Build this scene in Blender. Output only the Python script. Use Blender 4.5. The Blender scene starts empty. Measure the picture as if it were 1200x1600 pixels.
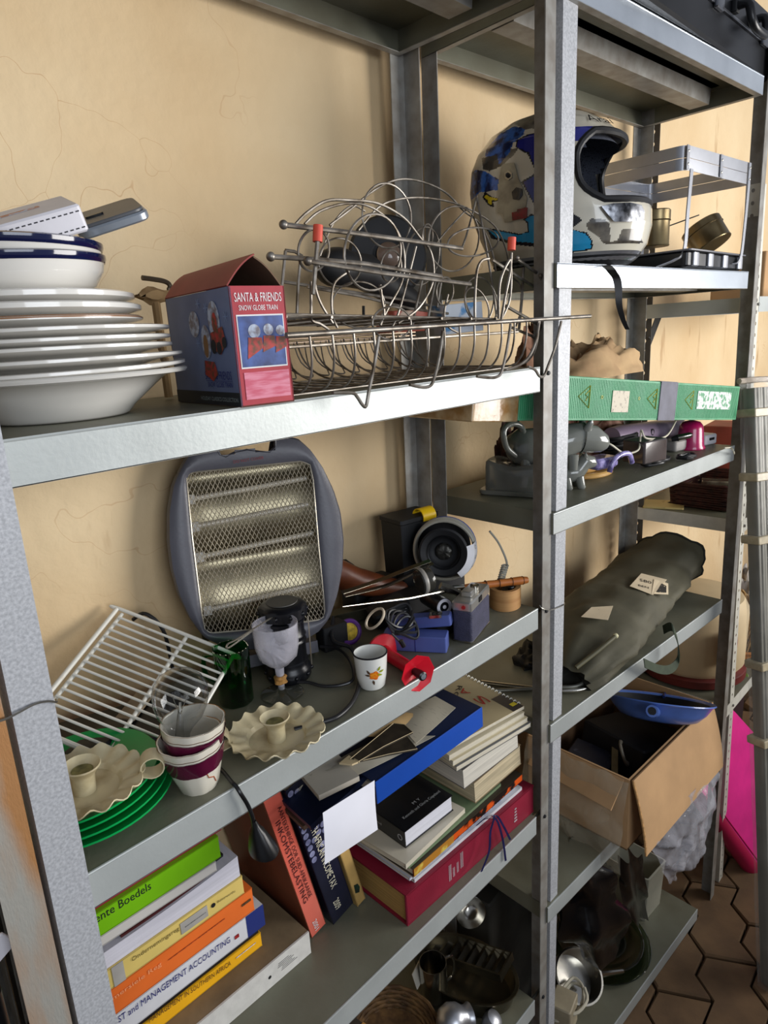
import bpy, bmesh, math, random
from mathutils import Vector, Matrix, noise
random.seed(7)
SC = bpy.context.scene
COL = SC.collection
V = Vector
# ---------------------------------------------------------------- camera
CPOS = V((-0.1384, -0.6437, 1.4553)); FPX = 1050.3
CRT = V((0.69633563, -0.71532859, -0.05849535)); CUP = V((0.22063366, 0.13579339, 0.96585762)); CFW = V((0.68296228, 0.68546712, -0.25238334))
cam = bpy.data.cameras.new('camera'); camo = bpy.data.objects.new('camera', cam); COL.objects.link(camo)
m3 = Matrix((CRT, CUP, -CFW)).transposed(); camo.matrix_world = Matrix.Translation(CPOS) @ m3.to_4x4()
cam.sensor_fit = 'VERTICAL'; cam.sensor_height = 24; cam.lens = FPX / 1600 * 24; cam.clip_start = .02; cam.clip_end = 60
SC.camera = camo
# ---------------------------------------------------------------- light
SC.view_settings.view_transform = 'Standard'; SC.view_settings.look = 'None'; SC.view_settings.gamma = 1
SC.view_settings.use_curve_mapping = False; SC.view_settings.exposure = 0.18
wd = bpy.data.worlds.new('world'); SC.world = wd; wd.use_nodes = True
wd.node_tree.nodes['Background'].inputs[0].default_value = (0.80, 0.86, 1.0, 1); wd.node_tree.nodes['Background'].inputs[1].default_value = 0.28
def area(name, loc, target, sx, sy, power, col):
    l = bpy.data.lights.new(name, 'AREA'); l.shape = 'RECTANGLE'; l.size = sx; l.size_y = sy; l.energy = power; l.color = col
    o = bpy.data.objects.new(name, l); COL.objects.link(o); o.location = loc
    o.rotation_euler = (V(target) - V(loc)).to_track_quat('-Z', 'Y').to_euler(); return o
area('daylight_opening', (3.1, -2.5, 1.30), (0.9, 0.1, 1.15), 2.2, 1.4, 118, (1.0, 0.97, 0.93))
area('left_fill', (-0.2, -2.6, 1.7), (0.8, 0.2, 1.2), 1.6, 1.0, 26, (0.86, 0.92, 1.0))  # added soft fill that brightens the left-facing sides
# ---------------------------------------------------------------- helpers
def ray(px, py): return CFW + CRT * ((px - 600) / FPX) - CUP * ((py - 800) / FPX)
def hZ(px, py, z): d = ray(px, py); return CPOS + d * ((z - CPOS.z) / d.z)
def hY(px, py, y): d = ray(px, py); return CPOS + d * ((y - CPOS.y) / d.y)
def hX(px, py, x): d = ray(px, py); return CPOS + d * ((x - CPOS.x) / d.x)
def hP(px, py, o, n): d = ray(px, py); return CPOS + d * ((V(o) - CPOS).dot(n) / d.dot(n))
def pj(p):
    d = V(p) - CPOS; z = d.dot(CFW); return (600 + FPX * d.dot(CRT) / z, 800 - FPX * d.dot(CUP) / z)
def lin(c):
    c = [x / 255 for x in c[:3]]
    return [x / 12.92 if x <= .04045 else ((x + .055) / 1.055) ** 2.4 for x in c] + [1]
def frame(o, xd, up=(0, 0, 1)):
    """matrix with x along xd, z as near up as can be; y = z cross x"""
    x = V(xd).normalized(); z = V(up) - x * V(up).dot(x); z.normalize(); y = z.cross(x)
    m = Matrix((x, y, z)).transposed().to_4x4(); m.translation = V(o); return m
def RZ(o, deg): m = Matrix.Rotation(math.radians(deg), 4, 'Z'); m.translation = V(o); return m
def ROT(o, rx=0, ry=0, rz=0):
    from mathutils import Euler
    m = Euler((math.radians(rx), math.radians(ry), math.radians(rz))).to_matrix().to_4x4(); m.translation = V(o); return m
_mats = {}
def mat(name, col, rough=.5, metal=0, var=.12, scale=18, bump=0, bscale=80, col2=None, thr=None, spec=.5, trans=0, ior=1.45, coat=0, stretch=None, alpha=1, sheen=0, detail=4):
    if name in _mats: return _mats[name]
    m = bpy.data.materials.new(name); m.use_nodes = True; nt = m.node_tree; N = nt.nodes; L = nt.links
    b = N['Principled BSDF']; b.inputs['Roughness'].default_value = rough; b.inputs['Metallic'].default_value = metal
    b.inputs['Specular IOR Level'].default_value = spec; b.inputs['Transmission Weight'].default_value = trans; b.inputs['IOR'].default_value = ior
    b.inputs['Coat Weight'].default_value = coat; b.inputs['Alpha'].default_value = alpha
    tc = N.new('ShaderNodeTexCoord'); src = tc.outputs['Object']
    if stretch:
        mp = N.new('ShaderNodeMapping'); mp.inputs['Scale'].default_value = stretch; L.new(src, mp.inputs[0]); src = mp.outputs[0]
    nz = N.new('ShaderNodeTexNoise'); nz.inputs['Scale'].default_value = scale; nz.inputs['Detail'].default_value = detail; L.new(src, nz.inputs['Vector'])
    cr = N.new('ShaderNodeValToRGB'); c1 = lin(col)
    if col2 is None:
        c2 = [max(0, x * (1 - var * 1.6)) for x in c1[:3]] + [1]; c1 = [min(1, x * (1 + var * .5)) for x in c1[:3]] + [1]
    else: c2 = lin(col2)
    t = thr or (.35, .65)
    cr.color_ramp.elements[0].position = t[0]; cr.color_ramp.elements[1].position = t[1]
    cr.color_ramp.elements[0].color = c2; cr.color_ramp.elements[1].color = c1
    L.new(nz.outputs['Fac'], cr.inputs[0]); L.new(cr.outputs[0], b.inputs['Base Color'])
    if bump:
        n2 = N.new('ShaderNodeTexNoise'); n2.inputs['Scale'].default_value = bscale; n2.inputs['Detail'].default_value = 5; L.new(src, n2.inputs['Vector'])
        bp = N.new('ShaderNodeBump'); bp.inputs['Strength'].default_value = bump; bp.inputs['Distance'].default_value = .002
        L.new(n2.outputs['Fac'], bp.inputs['Height']); L.new(bp.outputs[0], b.inputs['Normal'])
    _mats[name] = m; return m
def loop(n, r=1, rz=None, ph=0):
    return [(r * math.cos(ph + 2 * math.pi * i / n), (rz or r) * math.sin(ph + 2 * math.pi * i / n)) for i in range(n)]
class MB:
    def __init__(s, M=None): s.v = []; s.f = []; s.mi = []; s.M = M or Matrix()
    def add(s, vs, fs, mi=0, M=None):
        T = s.M @ M if M is not None else s.M; b = len(s.v)
        s.v += [T @ V(p) for p in vs]; s.f += [tuple(i + b for i in f) for f in fs]; s.mi += [mi] * len(fs); return s
    def box(s, c, d, M=None, mi=0):
        x, y, z = d[0] / 2, d[1] / 2, d[2] / 2; c = V(c)
        vs = [c + V((a * x, b * y, e * z)) for e in (-1, 1) for b in (-1, 1) for a in (-1, 1)]
        return s.add(vs, [(0, 2, 3, 1), (4, 5, 7, 6), (0, 1, 5, 4), (2, 6, 7, 3), (0, 4, 6, 2), (1, 3, 7, 5)], mi, M)
    def rbox(s, c, d, r=.003, M=None, n=3):
        """box with rounded vertical edges and small chamfer top and bottom"""
        x, y, z = d[0] / 2, d[1] / 2, d[2] / 2; r = min(r, x * .99, y * .99); pts = []
        for k, (sx, sy) in enumerate(((1, 1), (-1, 1), (-1, -1), (1, -1))):
            for i in range(n + 1):
                a = math.pi / 2 * (k + i / n); pts.append((sx * (x - r), sy * (y - r), r * math.cos(a), r * math.sin(a)))
        e = min(r * .5, z * .4); rings = [(-z, 1 - 0), (-z + e, 0), (z - e, 0), (z, 1)]; vs = []
        for zz, k in rings:
            for (a, b, u, w) in pts:
                kk = (r - e) / r if k else 1
                vs.append((c[0] + a + u * kk, c[1] + b + w * kk, c[2] + zz))
        m = len(pts); fs = [tuple(range(m - 1, -1, -1)), tuple(range(3 * m, 4 * m))]
        for j in range(3):
            for i in range(m): i2 = (i + 1) % m; fs.append((j * m + i, j * m + i2, (j + 1) * m + i2, (j + 1) * m + i))
        return s.add(vs, fs, 0, M)
    def tube(s, pts, r, seg=6, closed=False, M=None, caps=True, mi=0):
        pts = [V(p) for p in pts]; n = len(pts)
        if n < 2: return s
        R = r if isinstance(r, (list, tuple)) else [r] * n
        t0 = ((pts[1] - pts[0]) if not closed else (pts[1] - pts[-1])).normalized()
        a = V((0, 0, 1)) if abs(t0.z) < .9 else V((1, 0, 0)); nrm = (a - t0 * a.dot(t0)).normalized(); vs = []
        for i in range(n):
            if closed: t = pts[(i + 1) % n] - pts[i - 1]
            else: t = pts[min(i + 1, n - 1)] - pts[max(i - 1, 0)]
            if t.length < 1e-9: t = t0
            t.normalize(); nrm = nrm - t * nrm.dot(t)
            if nrm.length < 1e-6: nrm = t.orthogonal()
            nrm.normalize(); bn = t.cross(nrm)
            for k in range(seg):
                w = 2 * math.pi * k / seg; vs.append(pts[i] + (nrm * math.cos(w) + bn * math.sin(w)) * R[i])
        fs = []
        for i in range(n if closed else n - 1):
            for k in range(seg):
                j = (i + 1) % n; k2 = (k + 1) % seg; fs.append((i * seg + k, i * seg + k2, j * seg + k2, j * seg + k))
        if not closed and caps: fs += [tuple(range(seg - 1, -1, -1)), tuple(range((n - 1) * seg, n * seg))]
        return s.add(vs, fs, mi, M)
    def lathe(s, prof, seg=28, M=None, cap0=True, cap1=True, sx=1, sy=1, fn=None, closed=False):
        vs = []; n = len(prof)
        for (r, z) in prof:
            for k in range(seg):
                w = 2 * math.pi * k / seg; rr, zz = fn(r, z, w) if fn else (r, z)
                vs.append((rr * sx * math.cos(w), rr * sy * math.sin(w), zz))
        fs = []
        for i in range(n if closed else n - 1):
            j = (i + 1) % n
            for k in range(seg): k2 = (k + 1) % seg; fs.append((i * seg + k, i * seg + k2, j * seg + k2, j * seg + k))
        if not closed:
            if cap0: fs.append(tuple(range(seg - 1, -1, -1)))
            if cap1: fs.append(tuple(range((n - 1) * seg, n * seg)))
        return s.add(vs, fs, 0, M)
    def prism(s, poly, h, M=None, z0=0, mi=0):
        n = len(poly); vs = [(p[0], p[1], z0) for p in poly] + [(p[0], p[1], z0 + h) for p in poly]
        fs = [tuple(range(n - 1, -1, -1)), tuple(range(n, 2 * n))] + [(i, (i + 1) % n, n + (i + 1) % n, n + i) for i in range(n)]
        return s.add(vs, fs, mi, M)
    def ring(s, outer, inner, h, M=None, z0=0):
        n = len(outer); vs = [(p[0], p[1], z) for z in (z0, z0 + h) for q in (outer, inner) for p in q]; fs = []
        for i in range(n):
            j = (i + 1) % n
            fs += [(i, j, 2 * n + j, 2 * n + i), (n + j, n + i, 3 * n + i, 3 * n + j), (2 * n + i, 2 * n + j, 3 * n + j, 3 * n + i), (j, i, n + i, n + j)]
        return s.add(vs, fs, 0, M)
    def ball(s, c, r, M=None, seg=16, rings=10, sc=(1, 1, 1)):
        c = V(c); vs = [c + V((0, 0, -r * sc[2]))]
        for i in range(1, rings):
            a = -math.pi / 2 + math.pi * i / rings
            for k in range(seg):
                w = 2 * math.pi * k / seg; vs.append(c + V((r * sc[0] * math.cos(a) * math.cos(w), r * sc[1] * math.cos(a) * math.sin(w), r * sc[2] * math.sin(a))))
        vs.append(c + V((0, 0, r * sc[2]))); fs = [(0, 1 + (k + 1) % seg, 1 + k) for k in range(seg)]
        for i in range(rings - 2):
            for k in range(seg): k2 = (k + 1) % seg; fs.append((1 + i * seg + k, 1 + i * seg + k2, 1 + (i + 1) * seg + k2, 1 + (i + 1) * seg + k))
        t = len(vs) - 1; b = 1 + (rings - 2) * seg; fs += [(b + k, b + (k + 1) % seg, t) for k in range(seg)]
        return s.add(vs, fs, 0, M)
    def grid(s, rows, M=None, closed=False, mi=0):
        n = len(rows[0]); vs = [p for r in rows for p in r]; fs = []
        for i in range(len(rows) - 1):
            for k in range(n if closed else n - 1): k2 = (k + 1) % n; fs.append((i * n + k, i * n + k2, (i + 1) * n + k2, (i + 1) * n + k))
        return s.add(vs, fs, mi, M)
    def slab(s, rows, t, M=None):
        """thin sheet with real thickness t from a grid of points"""
        rows = [[V(p) for p in r] for r in rows]; R = len(rows); n = len(rows[0]); off = []
        for i in range(R):
            o = []
            for k in range(n):
                du = rows[i][min(k + 1, n - 1)] - rows[i][max(k - 1, 0)]; dv = rows[min(i + 1, R - 1)][k] - rows[max(i - 1, 0)][k]
                nn = du.cross(dv); nn = nn.normalized() if nn.length > 1e-12 else V((0, 0, 1)); o.append(rows[i][k] - nn * t)
            off.append(o)
        vs = [p for r in rows for p in r] + [p for r in off for p in r]; N0 = R * n; fs = []
        for i in range(R - 1):
            for k in range(n - 1):
                a, b, c, d = i * n + k, i * n + k + 1, (i + 1) * n + k + 1, (i + 1) * n + k
                fs += [(a, b, c, d), (N0 + d, N0 + c, N0 + b, N0 + a)]
        for i in range(R - 1): fs += [(i * n, (i + 1) * n, N0 + (i + 1) * n, N0 + i * n), ((i + 1) * n + n - 1, i * n + n - 1, N0 + i * n + n - 1, N0 + (i + 1) * n + n - 1)]
        for k in range(n - 1): fs += [(k + 1, k, N0 + k, N0 + k + 1), ((R - 1) * n + k, (R - 1) * n + k + 1, N0 + (R - 1) * n + k + 1, N0 + (R - 1) * n + k)]
        return s.add(vs, fs, 0, M)
    def build(s, name, m, parent=None, ang=40, recalc=True):
        me = bpy.data.meshes.new(name); inv = MW[parent.name].inverted() if parent else Matrix()
        if parent is None:
            c = V((0, 0, 0)); zmin = min(p.z for p in s.v); xs = [p.x for p in s.v]; ys = [p.y for p in s.v]
            c = V(((min(xs) + max(xs)) / 2, (min(ys) + max(ys)) / 2, zmin)); inv = Matrix.Translation(-c)
        me.from_pydata([inv @ p for p in s.v], [], s.f)
        ms = m if isinstance(m, (list, tuple)) else [m]
        for q in ms: me.materials.append(q)
        if len(ms) > 1: me.polygons.foreach_set('material_index', s.mi)
        if recalc:
            bm = bmesh.new(); bm.from_mesh(me); bmesh.ops.recalc_face_normals(bm, faces=bm.faces); bm.to_mesh(me); bm.free()
        me.polygons.foreach_set('use_smooth', [True] * len(me.polygons)); me.set_sharp_from_angle(angle=math.radians(ang)); me.update()
        o = bpy.data.objects.new(name, me); COL.objects.link(o)
        if parent: o.parent = parent; MW[o.name] = MW[parent.name]
        else: o.location = c; MW[o.name] = Matrix.Translation(c)
        return o
MW = {}
def tag(o, label=None, cat=None, group=None, kind=None):
    if label: o['label'] = label
    if cat: o['category'] = cat
    if group: o['group'] = group
    if kind: o['kind'] = kind
    return o
def thing(name, label, cat, M, group=None):
    o = bpy.data.objects.new(name, None); COL.objects.link(o); o.empty_display_size = .02
    if not isinstance(M, Matrix): M = Matrix.Translation(V(M))
    o.matrix_world = M; o.location = M.translation; o.rotation_euler = M.to_euler(); MW[o.name] = M
    return tag(o, label, cat, group)
def text(body, name, m, parent, M, width=None, height=None, ext=.0003, align='LEFT', squash=True):
    """flat print: M has x along the writing, y up the letters, z out of the surface; fitted to width and/or height"""
    cu = bpy.data.curves.new('t', 'FONT'); cu.body = body; cu.size = 1; cu.resolution_u = 2
    to = bpy.data.objects.new('t', cu); me = bpy.data.meshes.new_from_object(to)
    xs = [v.co.x for v in me.vertices]; ys = [v.co.y for v in me.vertices]
    if not xs: return None
    w = max(xs) - min(xs); h = max(ys) - min(ys)
    kx = width / w if width else None; ky = height / h if height else None
    if kx is None: kx = ky
    if ky is None: ky = kx
    mb = MB(M); mb.add([((v.co.x - min(xs)) * kx, (v.co.y - min(ys)) * ky, ext) for v in me.vertices], [tuple(p.vertices) for p in me.polygons])
    bpy.data.objects.remove(to); bpy.data.meshes.remove(me); bpy.data.curves.remove(cu)
    o = mb.build(name, m, parent, recalc=False); return o
def copy_tree(o, parent=None):
    c = o.copy(); COL.objects.link(c); MW[c.name] = MW[o.name]
    if parent: c.parent = parent
    for ch in [x for x in o.children]: copy_tree(ch, c)
    return c
def smooth_path(pts, n=8):
    """Catmull-Rom through pts"""
    pts = [V(p) for p in pts]; out = []
    for i in range(len(pts) - 1):
        p0 = pts[max(i - 1, 0)]; p1 = pts[i]; p2 = pts[i + 1]; p3 = pts[min(i + 2, len(pts) - 1)]
        for k in range(n):
            t = k / n; out.append(.5 * ((2 * p1) + (p2 - p0) * t + (2 * p0 - 5 * p1 + 4 * p2 - p3) * t * t + (3 * p1 - p0 - 3 * p2 + p3) * t ** 3))
    out.append(pts[-1]); return out
def quadlerp(a, b, c, d, u, v): return (V(a) * (1 - u) + V(b) * u) * (1 - v) + (V(d) * (1 - u) + V(c) * u) * v
def inpoly(x, y, P):
    r = False; j = len(P) - 1
    for i in range(len(P)):
        if (P[i][1] > y) != (P[j][1] > y) and x < (P[j][0] - P[i][0]) * (y - P[i][1]) / (P[j][1] - P[i][1]) + P[i][0]: r = not r
        j = i
    return r
# ---------------------------------------------------------------- materials
LIP = mat('painted_shelf_steel', (176, 181, 179), .42, .25, .07, 9, .12, 160)
def topmat():
    """shelf sheet: grey green enamel with brownish dust"""
    return mat('dusty_shelf_top', (122, 123, 107), .45, .15, col2=(104, 101, 84), scale=10, thr=(.25, .75), bump=.15, bscale=120)
TOP = topmat()
GALV = mat('galvanised_post', (186, 188, 192), .42, .12, col2=(158, 160, 164), scale=320, thr=(.35, .65), bump=.12, bscale=300)
POSTD = mat('old_steel_post', (150, 149, 144), .42, .12, col2=(120, 114, 106), scale=30, thr=(.3, .7), bump=.1)
RUST = mat('rusty_post', (168, 166, 158), .55, .4, col2=(176, 128, 82), scale=5, thr=(.42, .6), bump=.25, bscale=200, stretch=(3, 3, .7))
CREAMP = mat('cream_perforated_post', (205, 203, 192), .5, .1, .08, 30)
BLACKP = mat('black_plastic', (20, 21, 24), .32, 0, .2, 12)
BLACKM = mat('matt_black_plastic', (24, 25, 28), .6, 0, .2, 12)
RUBBER = mat('black_rubber', (28, 28, 30), .42, 0, .2, 30)
CHROME = mat('chrome_wire', (146, 140, 132), .42, .75, col2=(84, 74, 62), scale=40, thr=(.3, .6))
STEEL = mat('stainless_steel', (190, 186, 176), .2, 1, .15, 8)
ALU = mat('aluminium', (188, 190, 196), .35, .85, .1, 10, .05, 200)
WHITEG = mat('white_glaze', (226, 223, 216), .12, 0, .05, 6, coat=.4)
PAPER = mat('white_paper', (226, 226, 230), .8, 0, .05, 30)
PAGES = mat('page_block', (214, 206, 186), .85, 0, .14, 5, .4, 60, stretch=(1, 1, 90))
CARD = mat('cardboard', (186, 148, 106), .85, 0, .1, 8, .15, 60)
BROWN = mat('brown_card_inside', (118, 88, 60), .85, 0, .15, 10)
INK = mat('black_ink', (20, 20, 26), .6, 0, .05)
INKW = mat('white_ink', (226, 226, 226), .6, 0, .05)
INKN = mat('navy_ink', (28, 34, 110), .6, 0, .05)
INKR = mat('red_ink', (170, 30, 30), .6, 0, .05)
BOLT = mat('bolt_steel', (160, 158, 150), .3, .9, .2, 40)
def glassmat(name, col, rough=.0, ior=1.45):
    if name in _mats: return _mats[name]
    m = bpy.data.materials.new(name); m.use_nodes = True; nt = m.node_tree; N = nt.nodes; L = nt.links; N.remove(N['Principled BSDF'])
    g = N.new('ShaderNodeBsdfGlass'); g.inputs['IOR'].default_value = ior
    tc = N.new('ShaderNodeTexCoord'); nz = N.new('ShaderNodeTexNoise'); nz.inputs['Scale'].default_value = 60; L.new(tc.outputs['Object'], nz.inputs['Vector'])
    mr = N.new('ShaderNodeMapRange'); mr.inputs['To Min'].default_value = rough; mr.inputs['To Max'].default_value = rough + .12; L.new(nz.outputs['Fac'], mr.inputs['Value'])
    L.new(mr.outputs[0], g.inputs['Roughness']); g.inputs['Color'].default_value = lin(col); L.new(g.outputs[0], N['Material Output'].inputs[0])
    _mats[name] = m; return m
def filmmat(name, col, fac, rough=.15, bump=.6):
    """thin clear plastic: part see-through, part glossy sheet"""
    if name in _mats: return _mats[name]
    m = bpy.data.materials.new(name); m.use_nodes = True; nt = m.node_tree; N = nt.nodes; L = nt.links; b = N['Principled BSDF']
    b.inputs['Base Color'].default_value = lin(col); b.inputs['Roughness'].default_value = rough
    t = N.new('ShaderNodeBsdfTransparent'); mx = N.new('ShaderNodeMixShader'); tc = N.new('ShaderNodeTexCoord')
    nz = N.new('ShaderNodeTexNoise'); nz.inputs['Scale'].default_value = 14; nz.inputs['Detail'].default_value = 6; L.new(tc.outputs['Object'], nz.inputs['Vector'])
    mr = N.new('ShaderNodeMapRange'); mr.inputs['From Min'].default_value = .3; mr.inputs['From Max'].default_value = .7; mr.inputs['To Min'].default_value = fac * .5; mr.inputs['To Max'].default_value = min(1, fac * 1.5)
    L.new(nz.outputs['Fac'], mr.inputs['Value']); L.new(mr.outputs[0], mx.inputs[0]); L.new(t.outputs[0], mx.inputs[1]); L.new(b.outputs[0], mx.inputs[2])
    bp = N.new('ShaderNodeBump'); bp.inputs['Strength'].default_value = bump; bp.inputs['Distance'].default_value = .006; n2 = N.new('ShaderNodeTexNoise'); n2.inputs['Scale'].default_value = 22; n2.inputs['Detail'].default_value = 3; n2.inputs['Distortion'].default_value = 1.5
    L.new(tc.outputs['Object'], n2.inputs['Vector']); L.new(n2.outputs['Fac'], bp.inputs['Height']); L.new(bp.outputs[0], b.inputs['Normal'])
    L.new(mx.outputs[0], N['Material Output'].inputs[0]); _mats[name] = m; return m
def thinglass(name, col, rough=.03):
    if name in _mats: return _mats[name]
    m = bpy.data.materials.new(name); m.use_nodes = True; nt = m.node_tree; N = nt.nodes; L = nt.links; N.remove(N['Principled BSDF'])
    t = N.new('ShaderNodeBsdfTransparent'); g = N.new('ShaderNodeBsdfGlossy'); mx = N.new('ShaderNodeMixShader'); lw = N.new('ShaderNodeLayerWeight'); lw.inputs[0].default_value = .35
    tc = N.new('ShaderNodeTexCoord'); nz = N.new('ShaderNodeTexNoise'); nz.inputs['Scale'].default_value = 30; L.new(tc.outputs['Object'], nz.inputs['Vector'])
    cr = N.new('ShaderNodeValToRGB'); c = lin(col); cr.color_ramp.elements[0].color = [x * .88 for x in c[:3]] + [1]; cr.color_ramp.elements[1].color = c; L.new(nz.outputs['Fac'], cr.inputs[0]); L.new(cr.outputs[0], t.inputs[0])
    g.inputs['Roughness'].default_value = rough; mr = N.new('ShaderNodeMath'); mr.operation = 'MULTIPLY_ADD'; mr.inputs[1].default_value = .85; mr.inputs[2].default_value = .05; L.new(lw.outputs['Facing'], mr.inputs[0])
    pw = N.new('ShaderNodeMath'); pw.operation = 'POWER'; pw.inputs[1].default_value = 1.6; L.new(mr.outputs[0], pw.inputs[0]); L.new(pw.outputs[0], mx.inputs[0]); L.new(t.outputs[0], mx.inputs[1]); L.new(g.outputs[0], mx.inputs[2]); L.new(mx.outputs[0], N['Material Output'].inputs[0])
    _mats[name] = m; return m
CLEAR = glassmat('clear_glass', (250, 250, 250))
# ---------------------------------------------------------------- levels
zA, zB, zC, zD, zT1 = 1.3877, .9367, .474, -.005, 1.9973
zT2, zH, z3, z4, z5, z6 = 2.0008, 1.5596, 1.1156, .6716, .2224, -.4005
ZF = -.445; YW = .345; LEAN = .0154; SD = .305
# ---------------------------------------------------------------- the setting
def wallmat():
    m = bpy.data.materials.new('plaster_wall'); m.use_nodes = True; nt = m.node_tree; N = nt.nodes; L = nt.links; b = N['Principled BSDF']
    b.inputs['Roughness'].default_value = .72; tc = N.new('ShaderNodeTexCoord'); o = tc.outputs['Object']
    def nz(s, d=5, st=None):
        n = N.new('ShaderNodeTexNoise'); n.inputs['Scale'].default_value = s; n.inputs['Detail'].default_value = d
        if st: mp = N.new('ShaderNodeMapping'); mp.inputs['Scale'].default_value = st; L.new(o, mp.inputs[0]); L.new(mp.outputs[0], n.inputs['Vector'])
        else: L.new(o, n.inputs['Vector'])
        return n
    a = nz(2.2, 5); r1 = N.new('ShaderNodeValToRGB'); r1.color_ramp.elements[0].color = lin((208, 178, 134)); r1.color_ramp.elements[1].color = lin((222, 198, 158)); r1.color_ramp.elements[0].position = .35; r1.color_ramp.elements[1].position = .65
    L.new(a.outputs['Fac'], r1.inputs[0])
    s = nz(9, 8, (1.6, 1, .35)); r2 = N.new('ShaderNodeValToRGB'); r2.color_ramp.elements[0].position = .66; r2.color_ramp.elements[1].position = .80
    L.new(s.outputs['Fac'], r2.inputs[0]); mx = N.new('ShaderNodeMix'); mx.data_type = 'RGBA'; L.new(r2.outputs[0], mx.inputs['Factor']); L.new(r1.outputs[0], mx.inputs['A']); mx.inputs['B'].default_value = lin((160, 118, 72))
    w = N.new('ShaderNodeTexVoronoi'); w.feature = 'DISTANCE_TO_EDGE'; w.inputs['Scale'].default_value = 2.6; ds = nz(3.0, 4); va = N.new('ShaderNodeVectorMath'); va.operation = 'ADD'; L.new(o, va.inputs[0]); L.new(ds.outputs['Color'], va.inputs[1]); L.new(va.outputs[0], w.inputs['Vector'])
    r3 = N.new('ShaderNodeValToRGB'); r3.color_ramp.elements[0].position = 0; r3.color_ramp.elements[1].position = .0035; L.new(w.outputs['Distance'], r3.inputs[0])
    g = nz(1.3, 2); r4 = N.new('ShaderNodeValToRGB'); r4.color_ramp.elements[0].position = .40; r4.color_ramp.elements[1].position = .50; L.new(g.outputs['Fac'], r4.inputs[0])
    mm = N.new('ShaderNodeMath'); mm.operation = 'MAXIMUM'; L.new(r3.outputs[0], mm.inputs[0]); L.new(r4.outputs[0], mm.inputs[1])
    m2 = N.new('ShaderNodeMix'); m2.data_type = 'RGBA'; L.new(mm.outputs[0], m2.inputs['Factor']); m2.inputs['A'].default_value = lin((196, 160, 118)); L.new(mx.outputs[2], m2.inputs['B'])
    L.new(m2.outputs[2], b.inputs['Base Color'])
    bp = N.new('ShaderNodeBump'); bp.inputs['Strength'].default_value = .55; bp.inputs['Distance'].default_value = .003; f = nz(55, 7); L.new(f.outputs['Fac'], bp.inputs['Height'])
    b2 = N.new('ShaderNodeBump'); b2.inputs['Strength'].default_value = .4; b2.inputs['Distance'].default_value = .01; f2 = nz(9, 3); L.new(f2.outputs['Fac'], b2.inputs['Height']); L.new(bp.outputs[0], b2.inputs['Normal']); L.new(b2.outputs[0], b.inputs['Normal'])
    return m
tag(MB().box((2.2, YW + .06, 1.2), (7.4, .12, 3.3)).build('wall_back', wallmat()), kind='structure')
tag(MB().box((1.6, -1.75, (ZF + .82) / 2), (6.4, .12, .82 - ZF)).build('added_light_blocker', mat('light_blocker_face', (150, 136, 116), .8, 0, .15, 5)), kind='structure')  # added out of view to keep light off the lower shelves and floor
SAND = mat('floor_bedding', (74, 58, 40), .95, 0, .2, 30, .5, 200)
fl = tag(MB().box((1.7, -1.2, ZF - .053), (6.4, 3.3, .04)).build('floor', SAND), kind='structure')
PAV = mat('clay_paver', (116, 90, 62), .85, 0, col2=(88, 68, 48), scale=9, thr=(.3, .7), bump=.5, bscale=90)
# zigzag interlocking pavers, each a brick of its own with recessed joints
def paver_mesh():
    L_, W_ = .30, .15; z = .034; pts = []
    xs = [-L_ / 2, -L_ / 4, 0, L_ / 4, L_ / 2]
    low = [(x, -W_ / 2 + (z if i % 2 else -z) * .5) for i, x in enumerate(xs)]; up = [(x, W_ / 2 + (z if i % 2 else -z) * .5) for i, x in enumerate(xs)]
    poly = low + up[::-1]; g = .0035
    sh = [(x - math.copysign(g, x) if abs(x) > .1 else x, y + g) for x, y in low] + [(x - math.copysign(g, x) if abs(x) > .1 else x, y - g) for x, y in up[::-1]]
    mb = MB(); n = len(sh); top = [(x * .965, y - (y > 0) * .003 + (y < 0) * .003) for x, y in sh]
    vs = [(x, y, -.03) for x, y in sh] + [(x, y, -.005) for x, y in sh] + [(x, y, 0) for x, y in top]
    fs = [tuple(range(2 * n, 3 * n))] + [(j * n + i, j * n + (i + 1) % n, (j + 1) * n + (i + 1) % n, (j + 1) * n + i) for j in range(2) for i in range(n)]
    me = bpy.data.meshes.new('paver'); me.from_pydata(vs, [], fs); me.materials.append(PAV); return me
pm = paver_mesh(); rot = math.radians(28); cnt = 0; far = MB()
for j in range(-24, 26):
    for i in range(-12, 14):
        lx = i * .30 + (j % 2) * .15; ly = j * .15
        x = 1.7 + lx * math.cos(rot) - ly * math.sin(rot); y = -.5 + lx * math.sin(rot) + ly * math.cos(rot)
        if not (-.3 < x < 3.9 and -1.6 < y < .26): continue
        p = pj((x, y, ZF)); vis = 880 < p[0] < 1290 and 1280 < p[1] < 1720
        if not vis: 
            if x < .2 or y < -1.2: continue
        dz = random.uniform(-.0025, .0015)
        if vis:
            o = bpy.data.objects.new('paver', pm); COL.objects.link(o); o.parent = fl
            o.location = V((x, y, ZF + dz)) - fl.location; o.rotation_euler = (random.uniform(-.008, .008), random.uniform(-.008, .008), rot)
        else:
            R = RZ((x, y, ZF + dz), 28); far.add([v.co for v in pm.vertices], [tuple(p.vertices) for p in pm.polygons], 0, R)
if far.v:
    o = far.build('paving_beyond', PAV, fl); tag(o, kind='stuff')
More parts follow.
